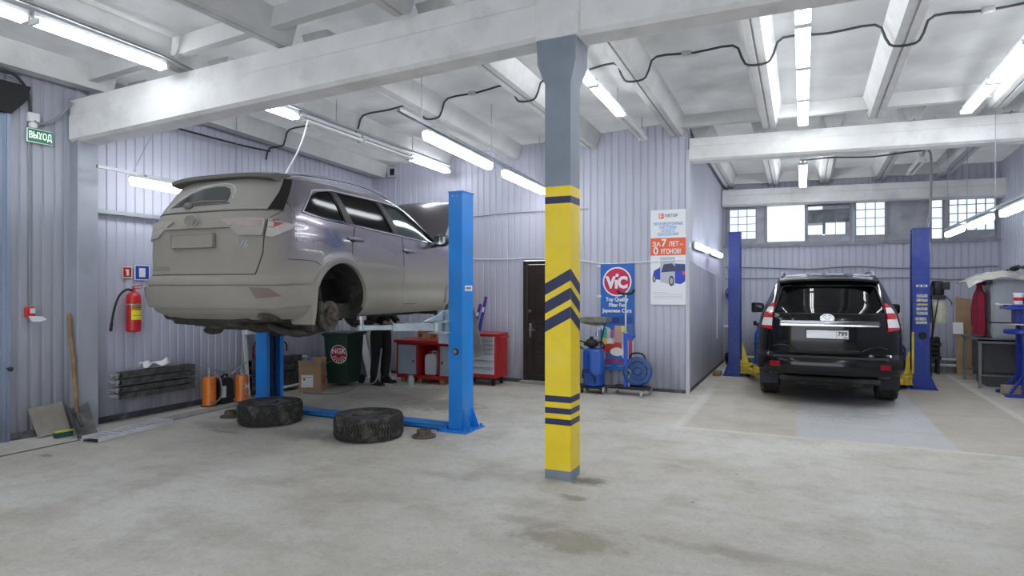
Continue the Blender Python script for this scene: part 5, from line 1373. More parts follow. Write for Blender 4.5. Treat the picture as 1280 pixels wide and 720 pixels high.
mb = MB(); mb.cyl((x, y, z+.49), (x, y, z+.54), .018, n=12); mb.bar((x, y-.02, z+.55), (x+.02, y+.10, z+.58), .018, .012); mb.bar((x, y-.02, z+.53), (x+.02, y+.09, z+.54), .018, .010); mb.build('valve', M_RED, t, world=True)
mb = MB(); mb.tube([(x, y-.02, z+.51), (x-.01, y-.08, z+.52), (x-.02, y-.16, z+.45), (x-.02, y-.22, z+.30), (x-.02, y-.26, z+.10)], .014, n=8, smooth=5); mb.cyl((x-.02, y-.255, z+.12), (x-.02, y-.268, z+.02), .017, n=10); mb.build('hose', M_BLACK, t, world=True)
mb = MB(); mb.box(XL+.014, x-.06, y-.03, y+.03, z+.30, z+.36); mb.lathe([(.086, .325), (.090, .33), (.086, .345)], (x, y, z), n=28); mb.build('wall_mount', M_GALV, t, world=True)
def wall_sign(label, y0, y1, z0, z1, m, pict):
    t = thing('safety_sign', label, 'sign', (XL+.02, (y0+y1)/2, z0))
    mb = MB(); mb.box(XL+.015, XL+.019, y0, y1, z0, z1); mb.build('sign_plate', m, t, world=True)
    mb = MB(); w, h = y1-y0, z1-z0
    for r_ in pict: mb.box(XL+.019, XL+.0205, y0+w*r_[0], y0+w*r_[1], z0+h*r_[2], z0+h*r_[3])
    mb.build('pictogram', M_LABEL, t, world=True)
y = at(153, 342, X=XL+.02).y
wall_sign('small red safety sign with a white mark above the fire extinguisher', y, y+.125, 1.745, 1.885, M_RED, [(.0, .08, 0, 1), (.92, 1, 0, 1), (.08, .92, 0, .07), (.08, .92, .93, 1), (.42, .66, .2, .75), (.30, .42, .62, .75)])
wall_sign('blue and white safety sign half hidden behind the lifted car', y+.15, y+.36, 1.72, 1.91, mat('sign_blue', (.02,.06,.45), rough=.4), [(.0, .08, 0, 1), (.92, 1, 0, 1), (.08, .92, 0, .06), (.08, .92, .94, 1), (.30, .70, .2, .8)])
# two orange cylinders with pump levers and a black can
def pump(label, x, y, h, side):
    t = thing('grease_pump', label, 'pump', (x, y, 0), 0, 'orange hand pumps')
    mb = MB(); r = .088
    mb.lathe([(0, .01), (r, .01), (r+.004, .02), (r+.004, .03), (r, .04), (r, h-.03), (r-.008, h-.01), (r-.03, h), (0, h)], (x, y, 0), n=32); mb.build('canister', M_ORANGE, t, world=True)
    mb = MB(); mb.lathe([(r+.02, 0), (r+.02, .012), (0, .012)], (x, y, 0), n=28); mb.build('foot_ring', M_BLACK, t, world=True)
    mb = MB(); mb.cyl((x, y, h-.01), (x, y, h+.13), .022, n=12); mb.cyl((x, y, h+.05), (x, y, h+.07), .05, n=16); mb.bar((x, y, h+.12), (x+.05, y+side*.22, h+.03), .022, .03); mb.bar((x, y, h+.13), (x-.02, y-side*.10, h+.17), .02, .02)
    mb.build('pump_lever', M_GALV, t, world=True, bevel=.003)
    mb = MB(); mb.tube([(x+.02, y, h+.06), (x+.12, y+side*.07, h-.02), (x+.13, y+side*.09, .15), (x+.11, y+side*.02, .06), (x+.09, y-side*.06, .07)], .010, n=8, smooth=5); mb.build('hose', M_GCABLE, t, world=True)
    return t
pump('orange pump cylinder beside the grey radiator, left of the black can', -7.40, 6.02, .40, 1)
t2 = pump('orange pump cylinder between the black can and the blue lift post', -7.28, 6.46, .385, -1)
mb = MB(); mb.box(-7.19, -7.187, 6.40, 6.47, .16, .26)
mb = MB(); add_text(mb, 'H', .09, plane_M((-7.28+.092, 6.46+.02, .22), (0,1,0), (0,0,1)), bold=.004); mb.build('painted_letter', M_LABEL, t2, world=True)
t = thing('jerry_can', 'black plastic can with a white label between two orange cylinders', 'canister', (-7.36, 6.23, 0))
mb = MB(); pr = round_poly([(6.12, .005), (6.33, .005), (6.33, .33), (6.28, .37), (6.17, .37), (6.12, .33)], .03, 3); mb.prism([(-7.44, y, z) for y, z in pr], (.15, 0, 0)); mb.cyl((-7.36, 6.17, .36), (-7.36, 6.17, .40), .025, n=14); mb.build('can_body', M_BLACK, t, world=True, bevel=.012, seg=2)
mb = MB(); mb.tube([(-7.36, 6.20, .365), (-7.36, 6.215, .405), (-7.36, 6.27, .405), (-7.36, 6.285, .365)], .012, n=8); mb.build('can_handle', M_BLACK, t, world=True)
mb = MB(); mb.box(-7.289, -7.286, 6.13, 6.20, .10, .26); mb.build('label', M_LABEL, t, world=True)
# things on and over the second radiator
t = thing('fire_extinguisher', 'small red fire extinguisher standing on the radiator behind the far lift post', 'fire extinguisher', (-7.45, 7.20, .56))
mb = MB(); mb.lathe([(0, 0), (.05, 0), (.055, .01), (.055, .17), (.04, .20), (.018, .215), (0, .215)], (-7.43, 7.27, .562), n=24); mb.build('cylinder', M_RED, t, world=True)
mb = MB(); mb.cyl((-7.43, 7.27, .77), (-7.43, 7.27, .80), .018, n=10); mb.bar((-7.43, 7.22, .80), (-7.43, 7.36, .82), .018, .014); mb.tube([(-7.42, 7.30, .80), (-7.38, 7.40, .76), (-7.38, 7.42, .64)], .012, n=6, smooth=3); mb.build('valve', M_BLACK, t, world=True)
t = thing('bottle', 'dark red bottle with a white label on the radiator left of the far lift post', 'bottle', (-7.43, 6.80, .56))
mb = MB(); mb.lathe([(0, 0), (.055, 0), (.06, .01), (.06, .16), (.045, .20), (.025, .215), (.025, .25), (0, .25)], (-7.43, 6.86, .562), n=20); mb.build('bottle_body', mat('maroon_plastic', (.10,.01,.02), rough=.4), t, world=True)
mb = MB(); mb.box(-7.372, -7.368, 6.85, 6.90, .62, .70); mb.build('label', M_LABEL, t, world=True)
mb = MB(); mb.bar((-7.38, 6.67, .02), (-7.55, 6.74, 1.05), .03, .05); tag(mb.build('metal_profile', M_ALU), 'shiny metal profile leaning on the wall left of the far lift post', 'profile')
t = thing('wall_cabinet', 'small white box on the left wall just left of the far lift post', 'box', (-7.52, 6.96, .93))
mb = MB(); mb.box(XL+.016, XL+.14, 6.72, 7.10, .93, 1.16); mb.build('box_body', M_WHITE, t, world=True, bevel=.006)
mb = MB(); mb.box(XL+.14, XL+.148, 6.735, 7.085, .945, 1.145); mb.build('box_lid', M_WHITE, t, world=True, bevel=.004)
# white heating pipes
mb = MB(); mb.tube([(-7.45, 7.775, .50), (-7.45, 7.92, .50), (-7.45, 7.96, .46), (-7.45, 7.96, .20), (-7.45, 8.0, .16), (-7.45, 9.3, .16)], .018, n=10); mb.tube([(-7.38, 7.0, .068), (-7.38, 7.8, .07), (-7.38, 9.7, .075)], .022, n=10); mb.tube([(-7.45, 7.775, .20), (-7.45, 7.86, .20), (-7.45, 7.86, .1), (-7.38, 7.86, .075)], .018, n=8)
tag(mb.build('heating_pipe', M_WPIPE), 'white heating pipes running from the second radiator to the room corner', 'pipe')
# cardboard box with bottles
R0 = R(-18)
t = thing('cardboard_box', 'open cardboard box full of bottles in front of the green bin', 'box', (-7.02, 7.60, 0), R(28))
mb = MB(); w, d_, h, k = .17, .155, .40, .006
mb.box(-w, w, -d_, -d_+k, 0, h); mb.box(-w, w, d_-k, d_, 0, h); mb.box(-w, -w+k, -d_, d_, 0, h); mb.box(w-k, w, -d_, d_, 0, h); mb.box(-w, w, -d_, d_, 0, k); mb.build('carton', M_CARD, t)
for v in (((-w, -d_, h), (w, -d_, h), (w, -d_-.05, h+.10), (-w, -d_-.05, h+.10)), ((-w, d_, h), (w, d_, h), (w, d_+.04, h+.11), (-w, d_+.04, h+.11)), ((w, -d_, h), (w, d_, h), (w+.10, d_, h+.06), (w+.10, -d_, h+.06))):
    mb = MB(); mb.prism(v, (0, 0, .004)); mb.build('flap', M_CARD, t)
mb = MB(); mb.box(-w+.04, w-.12, -d_-.0015, -d_, .08, .27); lb = mb.build('paper_label', M_LABEL, t)
mb = MB(); mb.box(-.10, -.07, -d_-.0025, -d_-.001, .19, .22); mb.box(-.12, .03, -d_-.0025, -d_-.001, .235, .24); mb.build('label_lettering', M_BLACK, lb)
mb = MB(); mb.box(w, w+.0015, -.06, .07, .12, .24); mb.build('printed_square', M_RED, t)
for (x, y, h2, r, cm, lb) in ((-.05, .0, .47, .05, mat('bottle_clear', (.62,.68,.72), rough=.15), 'clear bottle with a blue cap sticking out of the cardboard box'), (.09, .04, .42, .045, M_RED, 'red bottle sticking out of the cardboard box')):
    M = Matrix.Translation((-7.02, 7.60, 0)) @ Matrix.Rotation(R(28), 4, 'Z'); p = M @ Vector((x, y, .01))
    b = thing('bottle', lb, 'bottle', p)
    mb = MB(); mb.lathe([(0, 0), (r, 0), (r, h2*.75), (r*.5, h2*.9), (r*.4, h2), (0, h2)], (0,0,0), n=18); mb.build('bottle_body', cm, b)
    mb = MB(); mb.lathe([(0, h2+.055), (r*.62, h2+.055), (r*.7, h2), (0, h2)], n=16); mb.build('bottle_cap', mat('cap_blue', (.02,.15,.6), rough=.4) if cm != M_RED else M_WHITE, b)
# green wheelie bin with a round red sign
t = thing('waste_bin', 'dark green wheeled bin with a round red and white sticker', 'bin', (-6.98, 8.30, 0), R(8))
M_GREEN = mat('dark_green_plastic', (.016,.05,.032), rough=.45, var=.2, vscale=5)
mb = MB(); w, d_ = .225, .26
lo = [(-w*.82, -d_*.82, .05), (w*.82, -d_*.82, .05), (w*.82, d_*.82, .05), (-w*.82, d_*.82, .05)]; hi = [(-w, -d_, .86), (w, -d_, .86), (w, d_, .86), (-w, d_, .86)]
mb.mesh(lo+hi, [(0,1,2,3),(4,5,6,7),(0,1,5,4),(1,2,6,5),(2,3,7,6),(3,0,4,7)]); mb.box(-w-.02, w+.02, -d_-.02, d_+.02, .83, .865); mb.build('bin_body', M_GREEN, t, bevel=.02, seg=2)
mb = MB(); mb.box(-w-.03, w+.03, -d_-.03, d_+.05, .866, .89); mb.cyl((-w, d_+.07, .87), (w, d_+.07, .87), .018, n=10); mb.build('lid', M_GREEN, t, bevel=.01)
for s in (-1, 1):
    mb = MB(); mb.cyl((s*.17, d_-.02, .08), (s*.21, d_-.02, .08), .08, n=20); mb.build('bin_wheel', M_BLACK, t)
def face_M(z, x): return plane_M((x, -d_*(.82+.18*(z-.05)/.81)-.004, z), (1, 0, 0), (0, -.066, 1))
M0 = face_M(.54, .055)
mb = MB()
def disc(mb, M, r, n=36, z=0): return mb.mesh([M @ Vector((r*math.cos(2*math.pi*i/n), r*math.sin(2*math.pi*i/n), z)) for i in range(n)], [tuple(range(n))])
disc(mb, M0, .155); sg = mb.build('round_sticker', M_LABEL, t)
mb = MB(); disc(mb, M0, .142, z=.001)
mb.build('red_disc', mat('sticker_red', (.48,.03,.05), rough=.4), sg)
mb = MB(); add_text(mb, 'NGK', .12, M0 @ Matrix.Translation((0, .05, .002)), depth=.0005, bold=.004)
for k in range(7):
    a = R(-160+k*23); mb.mesh([M0 @ Vector((q*math.cos(a+e), q*math.sin(a+e)-.01, .0022)) for q, e in ((.05, -.06), (.14, -.075), (.14, .075), (.05, .06))], [(0,1,2,3)])
mb.build('sticker_print', M_LABEL, sg)
mb = MB(); mb.bar((-7.26, 8.42, .0), (-7.54, 8.46, 1.15), .03, .12); tag(mb.build('plank', M_WOOD), 'brown wooden plank leaning on the wall behind the green bin', 'plank')
# sheets leaning in the corner
for i, (y, h, lean, m, lb) in enumerate(((9.0, .80, .14, M_SHEET, 'ribbed grey sheet leaning by the room corner behind the green bin'), (9.2, .95, .20, M_ALU, 'bright metal sheet leaning by the room corner, middle one'), (9.42, 1.0, .24, M_CARD, 'narrow brown board leaning among the metal sheets in the corner'), (9.5, 1.02, .30, M_ALU, 'bright metal strip leaning beside the brown board in the corner'))):
    wd = (.34, .20, .05, .16)[i]
    mb = MB(); mb.prism([(-7.41+.05*i+lean, y-.05, .0), (-7.41+.05*i+lean, y-.05+wd, 0), (-7.53+.05*i, y+wd, h), (-7.53+.05*i, y, h)], (.008, 0, 0)); tag(mb.build('leaning_sheet' if i != 2 else 'board', m), lb, 'sheet' if i != 2 else 'board')
# hose on the floor by the bin
cable('air_hose', 'grey air hose lying on the floor in front of the bin and the box', [at(380, 490, Z=.016), at(408, 492, Z=.016), at(432, 489, Z=.016), at(450, 481, Z=.016), (-6.30, 8.25, .10), (-6.33, 8.40, .35), (-6.36, 8.5, .62)], .014, M_GCABLE, 5, 'hose')
# ------------------------------------------------------------------ along the back wall
M_REDP = mat('workshop_red_paint', (.42,.018,.02), rough=.35, var=.12, vscale=5)
M_GDOOR = mat('grey_door_paint', (.36,.40,.46), rough=.4, var=.1, vscale=4)
M_DRAW = mat('grey_drawer_paint', (.48,.51,.57), rough=.35, var=.08, vscale=4)
t = thing('workbench', 'long red workbench with grey doors behind the blue lift post', 'workbench', (-5.85, 9.3, 0))
x0, x1, y0, y1, zt = -6.40, -5.32, 8.98, 9.62, .735
mb = MB(); mb.box(x0-.03, x1+.03, y0-.04, y1, zt-.04, zt); mb.box(x0-.03, x1+.03, y0-.045, y0-.03, zt-.05, zt); mb.build('worktop', M_REDP, t, world=True, bevel=.005)
mb = MB(); k = .03
mb.box(x0, x1, y0, y1, .08, .14); mb.box(x0, x0+k, y0, y1, .14, zt-.04); mb.box(x1-k, x1, y0, y1, .14, zt-.04); mb.box(x0, x1, y1-.02, y1, .14, zt-.04); mb.box(x0, x1, y0, y0+.02, zt-.075, zt-.04)
for x in (-5.97, -5.54): mb.box(x-.02, x+.02, y0, y1, .14, zt-.04)
mb.build('bench_frame', M_REDP, t, world=True, bevel=.004)
for a, b, hx in ((x0+.035, -5.995, -6.04), (-5.515, x1-.035, -5.47)):
    mb = MB(); mb.box(a, b, y0-.012, y0+.006, .150, zt-.082); dr = mb.build('door', M_GDOOR, t, world=True, bevel=.004)
    mb = MB(); mb.cyl((hx, y0-.012, .38), (hx, y0-.03, .38), .013, n=12); mb.bar((hx, y0-.03, .38), (hx, y0-.03, .35), .014, .008); mb.build('door_lock', M_BLACK, dr, world=True)
for x in (-6.28, -5.95, -5.5):
    mb = MB(); mb.box(x-.045, x+.045, y0+.03, y1-.05, 0, .08); mb.build('wooden_foot', M_WOOD, t, world=True)
t = thing('canister', 'white plastic canister standing inside the open shelf of the red workbench', 'canister', (-5.84, 9.2, .14))
mb = MB(); pr = round_poly([(-.115, 0), (.115, 0), (.115, .30), (.08, .36), (-.06, .36), (-.115, .32)], .03, 3); mb.prism([(x-5.76, 9.06, z+.145) for x, z in pr], (0, .2, 0)); mb.build('canister_body', mat('milky_plastic', (.68,.70,.76), rough=.4), t, world=True, bevel=.015, seg=2)
mb = MB(); mb.cyl((-5.82, 9.16, .49), (-5.82, 9.16, .535), .028, n=16); mb.build('cap', M_REDP, t, world=True)
mb = MB(); mb.tube([(-5.78, 9.16, .50), (-5.77, 9.16, .54), (-5.69, 9.16, .54), (-5.675, 9.16, .50)], .012, n=8); mb.build('handle', mat('milky_plastic', (.68,.70,.76)), t, world=True)
random.seed(11)
for i, (a, b, z1_, m, lb) in enumerate(((-6.17, -5.90, .16, M_CARD, 'orange brown carton on the red workbench, the left one'), (-5.88, -5.62, .15, mat('orange_carton', (.50,.24,.09), rough=.8), 'orange brown carton on the red workbench, the right one'))):
    t = thing('carton', lb, 'box', ((a+b)/2, 9.38, zt), 0, 'cartons on the workbench')
    mb = MB(); mb.box(a, b, 9.28, 9.48, zt, zt+z1_); mb.build('carton_body', m, t, world=True, bevel=.004)
    mb = MB(); mb.box((a+b)/2-.02, (a+b)/2+.02, 9.276, 9.484, zt, zt+z1_+.002); mb.build('tape', mat('carton_tape', (.55,.35,.16), rough=.4), t, world=True)
    mb = MB(); mb.box(a+.03, a+.10, 9.277, 9.279, zt+.03, zt+.09); mb.build('label', mat('dark_print', (.25,.09,.04), rough=.7), t, world=True)
t = thing('rag', 'white rag with an orange edge on the red workbench beside the lift post', 'rag', (-5.47, 9.15, zt))
mb = MB(); mb.grid(lambda a, b: Vector((-5.56+.20*a, 9.07+.16*b, zt+.004+.085*math.sin(math.pi*a)*math.sin(math.pi*b)+.016*math.sin(14*a+5*b)**2)), 18, 14); mb.build('cloth', M_WHITE, t, world=True, solid=.003)
mb = MB(); mb.ball((-5.47, 9.20, zt+.11), (.05, .04, .035)); mb.build('orange_patch', M_ORANGE, t, world=True)
# the tool cabinet
t = thing('tool_cabinet', 'red tool cabinet on castors with grey drawers, left of the brown door', 'tool cabinet', (-4.93, 9.42, 0))
x0, x1, y0, y1 = -5.28, -4.585, 9.19, 9.66; z0, z1 = .13, .86
mb = MB(); mb.box(x0, x1, y0+.012, y1, z0, z1-.02); mb.build('carcass', M_REDP, t, world=True, bevel=.006)
mb = MB(); mb.box(x0-.012, x1+.012, y0-.005, y1+.005, z1-.025, z1+.012); mb.build('top_tray', M_REDP, t, world=True, bevel=.008)
mb = MB(); mb.tube([(x1+.01, y0+.06, z1-.06), (x1+.05, y0+.06, z1-.06), (x1+.05, y1-.06, z1-.06), (x1+.01, y1-.06, z1-.06)], .012, n=8); mb.build('push_handle', M_REDP, t, world=True)
hs = [.065, .07, .07, .075, .12, .12, .11]; z = z1-.04
for h in hs:
    mb = MB(); mb.box(x0+.03, x1-.03, y0-.004, y0+.02, z-h+.008, z); dr = mb.build('drawer', M_DRAW, t, world=True, bevel=.004)
    mb = MB(); mb.bar((x0+.04, y0-.012, z-.012), (x1-.04, y0-.012, z-.012), .018, .014); mb.build('drawer_pull', M_GALV, dr, world=True)
    z -= h
mb = MB(); mb.cyl((x1+.001, 9.4, .5), (x1+.006, 9.4, .5), .012, n=12); mb.build('side_lock', M_CHROME, t, world=True)
for x in (x0+.08, x1-.08):
    for y in (y0+.08, y1-.08):
        mb = MB(); mb.cyl((x-.015, y, .05), (x+.015, y, .05), .05, n=18); mb.box(x-.025, x+.025, y-.02, y+.02, .09, .13); mb.box(x-.024, x-.018, y-.02, y+.02, .05, .12); mb.box(x+.018, x+.024, y-.02, y+.02, .05, .12); mb.build('castor', M_BLACK, t, world=True)
for (xa, xb, h, lb) in ((-5.10, -5.06, .60, 'taller blue wiper blade pack standing on the red tool cabinet'), (-5.22, -5.17, .47, 'shorter blue wiper blade pack standing on the red tool cabinet')):
    t = thing('wiper_pack', lb, 'wiper pack', (xa, 9.6, z1+.012), 0, 'wiper blade packs')
    A, B = Vector((xa, 9.58, z1+.014)), Vector((xb+.03, 9.72, z1+.014+h))
    mb = MB(); mb.bar(A, B, .055, .02, up=(0,-1,.2)); mb.build('sleeve', mat('wiper_pack_blue', (.03,.05,.35), rough=.35, var=.2, vscale=12), t, world=True, bevel=.003)
    mb = MB(); c = A.lerp(B, .62); mb.bar(c-(B-A)*.07, c+(B-A)*.07, .04, .026, up=(0,-1,.2)); mb.build('label', M_LABEL, t, world=True)
    mb = MB(); c = A.lerp(B, .90); mb.bar(c-(B-A)*.04, c+(B-A)*.04, .045, .026, up=(0,-1,.2)); mb.build('red_mark', M_REDP, t, world=True)
# small clutter under the bench
t = thing('jar', 'clear glass jar on the floor in front of the red workbench', 'jar', (-6.21, 8.72, 0))
mb = MB(); mb.lathe([(0, .0), (.055, 0), (.06, .01), (.06, .12), (.045, .14), (.045, .155), (0, .155)], (-5.94, 8.74, 0), n=20); mb.build('jar_body', mat('greenish_glass', (.35,.42,.40), rough=.12), t, world=True)
mb = MB(); mb.lathe([(.048, .150), (.048, .17), (0, .17)], (-5.94, 8.74, 0), n=20); mb.build('jar_lid', M_GALV, t, world=True)
mb = MB(); mb.grid(lambda a, b: Vector((-6.22+.20*a, 8.55+.16*b, .005+.035*math.sin(math.pi*a)*math.sin(math.pi*b)*(1+.4*math.sin(9*a+7*b)))), 14, 12); tag(mb.build('rag', mat('green_grey_rag', (.30,.36,.32), rough=.9, var=.4, vscale=14), solid=.003), 'crumpled green grey rag on the floor beside the person', 'rag')
t = thing('bottle', 'pale plastic bottle on the floor left of the standing person', 'bottle', (-6.74, 8.95, 0))
mb = MB(); mb.lathe([(0, 0), (.05, 0), (.055, .012), (.055, .30), (.03, .36), (.02, .38), (0, .38)], (-6.74, 8.95, 0), n=20); mb.build('bottle_body', mat('pale_pink_plastic', (.72,.62,.68), rough=.4), t, world=True)
mb = MB(); mb.lathe([(.024, .37), (.024, .41), (0, .41)], (-6.74, 8.95, 0), n=14); mb.build('cap', M_WHITE, t, world=True)

# ------------------------------------------------------------------ blue oil filter banner
M_BAN = mat('banner_blue', (.02, .14, .52), rough=.45, var=.05)
yb = YB-.03; bx0, bx1, bz0, bz1 = -2.985, -2.435, .30, 2.015
t = thing('banner', 'hanging blue filter banner with a red round logo behind the oil drainer', 'banner', ((bx0+bx1)/2, yb, bz0))
W, H = bx1-bx0, bz1-bz0
def bn(a, b, o=0.): return Vector((bx0+W*a, yb-.006-o-.010*math.sin(3*a+7*b)*(1-b), bz0+H*b))
mb = MB(); mb.grid(lambda a, b: bn(a, b), 10, 26)
for f in mb.bm.faces: pass
mb.build('hanging_cloth', [M_BAN], t, world=True, solid=.002)
def onb(mb, poly, o, m=None):
    """flat print on the banner; poly in banner fractions (a across, b up)"""
    vs = [bn(a, b, o) for a, b in poly]; mb.mesh(vs, [tuple(range(len(vs)))]); return mb
cx, cz, rr = .5, .832, .43
def circ(r, n=48): return [(cx+r*math.cos(2*math.pi*i/n), cz+r*W/H*math.sin(2*math.pi*i/n)) for i in range(n)]
mb = MB(); onb(mb, circ(rr), .004); mb.build('white_ring', M_LABEL, t, world=True)
mb = MB(); onb(mb, circ(rr*.90), .0048); mb.build('red_disc', mat('logo_red', (.60,.02,.09), rough=.4), t, world=True)
mb = MB(); 
def bM(a, b, o=.0056): 
    p = bn(a, b, o); p.y = yb-.006-o-.008; return plane_M(p, (1,0,0), (0,0,1))
add_text(mb, 'VıC', .25, bM(.5, .820, .003), depth=.001, bold=.014, width=W*.66); mb.cyl(bM(.505, .892, .0025).translation, bM(.505, .892, .0045).translation, .028, n=20); mb.build('logo_lettering', M_LABEL, t, world=True)
mb = MB()
for s, b, wd in (('Top Quality', .665, .68), ('Filter For', .612, .50), ('Japanese Cars', .560, .88)): add_text(mb, s, .085, bM(.5, b, .002), depth=.001, bold=.003, width=W*wd)
mb.build('slogan_lettering', M_LABEL, t, world=True)
mb = MB(); onb(mb, [(0, 0), (1, 0), (1, .30), (.8, .36), (.5, .33), (.25, .40), (0, .42)], .003); mb.build('pale_print_area', mat('print_pale', (.62,.64,.66), rough=.5, var=.1), t, world=True)
random.seed(21)
prod = [(.05,.22,.17,.34,(.78,.62,.10)), (.20,.36,.16,.30,(.85,.85,.82)), (.42,.66,.24,.42,(.55,.33,.28)), (.68,.80,.22,.36,(.15,.3,.6)), (.82,.98,.28,.44,(.10,.16,.40)), (.22,.58,.44,.50,(.02,.05,.25)), (.6,.95,.44,.51,(.03,.08,.3)),
        (.08,.20,.30,.40,(.05,.45,.35)), (.62,.76,.36,.42,(.80,.70,.10)), (.05,.16,.10,.17,(.8,.5,.08)), (.72,.84,.14,.24,(.75,.72,.15)), (.84,.95,.12,.28,(.45,.08,.10)), (.30,.42,.30,.38,(.35,.12,.30))]
for i, (a, b, c, d, colr) in enumerate(prod):
    mb = MB(); onb(mb, round_poly([(a, c), (b, c), (b, d), (a, d)], .02, 2), .0036+.0004*i); mb.build('printed_product', mat('print_%d' % i, colr, rough=.5), t, world=True)
mb = MB(); onb(mb, [(.30+.26*math.cos(q), .205+.045*math.sin(q)) for q in [2*math.pi*i/20 for i in range(20)]], .0096); onb(mb, round_poly([(.36, .20), (.66, .20), (.62, .26), (.42, .265)], .03, 3), .0098); mb.build('printed_product', mat('print_red', (.55,.04,.03), rough=.5), t, world=True)
mb = MB(); onb(mb, [(.50+.20*math.cos(q), .175+.04*math.sin(q)) for q in [2*math.pi*i/20 for i in range(20)]], .0104); mb.build('printed_product', mat('print_cream', (.80,.78,.72), rough=.5), t, world=True)
mb = MB(); add_text(mb, 'MADE IN JAPAN', .10, bM(.5, .088, .006), depth=.001, bold=.003, width=W*.92); mb.build('red_lettering', mat('print_text_red', (.50,.02,.05), rough=.5), t, world=True)
mb = MB(); mb.box(bx0+W*.1, bx1-W*.12, yb-.017, yb-.016, bz0+H*.035, bz0+H*.05); mb.build('small_print', mat('print_grey', (.2,.2,.25), rough=.5), t, world=True)
for z in (bz1-.03, bz1-.52, bz1-1.05):
    mb = MB(); mb.box(bx0-.06, bx0+.01, yb-.008, yb+.004, z-.018, z+.018); mb.build('banner_tab', M_LABEL, t, world=True)

# ------------------------------------------------------------------ white poster
px0_, px1_, pz0, pz1 = -2.175, -1.635, 1.365, 2.845; yp = YB-.02
t = thing('poster', 'white poster with an orange band and a blue car beside the wall corner', 'poster', ((px0_+px1_)/2, yp, pz0))
W2, H2 = px1_-px0_, pz1-pz0
def on2(mb, a0, a1, b0, b1, o): mb.box(px0_+W2*a0, px0_+W2*a1, yp-o-.0006, yp-o, pz0+H2*b0, pz0+H2*b1); return mb
mb = MB(); on2(mb, 0, 1, 0, 1, .0); mb.build('picture_sheet', mat('poster_white', (.84,.85,.88), rough=.4), t, world=True)
mb = MB(); on2(mb, 0, 1, .52, .703, .001); mb.build('orange_band', mat('poster_orange', (.82,.13,.045), rough=.4), t, world=True)
def pM(a, b, o=.0025): return plane_M((px0_+W2*a, yp-o, pz0+H2*b), (1,0,0), (0,0,1))
M_PBLUE = mat('poster_text_blue', (.18,.42,.72), rough=.5); M_PDARK = mat('poster_text_dark', (.12,.10,.16), rough=.5)
mb = MB()
for s, b, wd in (('ПРОТИВОУГОННЫЕ', .850, .84), ('СИСТЕМЫ', .812, .48), ('НОВОГО', .775, .38), ('ПОКОЛЕНИЯ', .738, .58)): add_text(mb, s, .062, pM(.5, b), depth=.0006, bold=.001, width=W2*wd)
mb.build('blue_lettering', M_PBLUE, t, world=True)
mb = MB(); add_text(mb, 'АВТОР', .065, pM(.60, .935), depth=.0006, bold=.001, width=W2*.36); mb.build('dark_lettering', M_PDARK, t, world=True)
mb = MB(); on2(mb, .24, .38, .908, .962, .001); lg = mb.build('logo_square', mat('poster_orange', (.82,.13,.045)), t, world=True)
mb = MB(); on2(mb, .265, .30, .915, .955, .002); on2(mb, .315, .355, .928, .936, .002); on2(mb, .315, .355, .944, .951, .002); mb.build('logo_mark', M_LABEL, lg, world=True)
mb = MB(); add_text(mb, 'ЗА', .10, pM(.17, .635), depth=.0006, bold=.003); add_text(mb, '7', .16, pM(.385, .648), depth=.0006, bold=.004); add_text(mb, 'ЛЕТ –', .10, pM(.72, .635), depth=.0006, bold=.003, width=W2*.40)
add_text(mb, '0', .16, pM(.15, .565), depth=.0006, bold=.004); add_text(mb, 'УГОНОВ!', .10, pM(.58, .558), depth=.0006, bold=.003, width=W2*.58); mb.build('white_lettering', M_LABEL, t, world=True)
# printed blue car
def pp(mb, pts, o): mb.prism([(px0_+W2*a, yp-o, pz0+H2*b) for a, b in pts], (0, -.0004, 0)); return mb
mb = MB(); pp(mb, round_poly([(.06, .30), (.10, .36), (.24, .385), (.38, .435), (.62, .445), (.74, .43), (.99, .425), (.99, .245), (.86, .215), (.70, .225), (.40, .255), (.12, .27)], .015, 2), .0012); mb.build('printed_car', mat('print_car_blue', (.03,.07,.50), rough=.4), t, world=True)
mb = MB(); pp(mb, [(.28, .24), (.28, .50), (.70, .50), (.70, .20)], .0018); mb.build('printed_panel', mat('print_panel_grey', (.52,.55,.62), rough=.5), t, world=True)
mb = MB(); pp(mb, [(.30, .34), (.38, .425), (.62, .435), (.70, .40), (.70, .35)], .0024); pp(mb, [(.74, .355), (.76, .42), (.97, .415), (.97, .37)], .0020); mb.build('printed_glass', mat('print_glass', (.06,.07,.12), rough=.4), t, world=True)
for a, b, ra, rb_ in ((.105, .275, .05, .040), (.60, .25, .075, .055)):
    mb = MB(); pp(mb, [(a+ra*math.cos(q), b+rb_*math.sin(q)) for q in [2*math.pi*i/20 for i in range(20)]], .0028); mb.build('printed_wheel', mat('print_wheel', (.07,.07,.08), rough=.5), t, world=True)
    mb = MB(); pp(mb, [(a+ra*.6*math.cos(q), b+rb_*.6*math.sin(q)) for q in [2*math.pi*i/20 for i in range(20)]], .0033); mb.build('printed_rim', mat('print_rim', (.45,.46,.5), rough=.5), t, world=True)
mb = MB(); pp(mb, [(.90, .345), (.99, .35), (.99, .315), (.92, .31)], .0028); mb.build('printed_lamp', mat('print_lamp', (.75,.12,.04), rough=.5), t, world=True)
mb = MB()
for b in (.125, .105, .085, .065): on2(mb, .08, .90 if b < .12 else .5, b, b+.004, .001)
mb.build('small_print', mat('print_small', (.55,.56,.60), rough=.5), t, world=True)

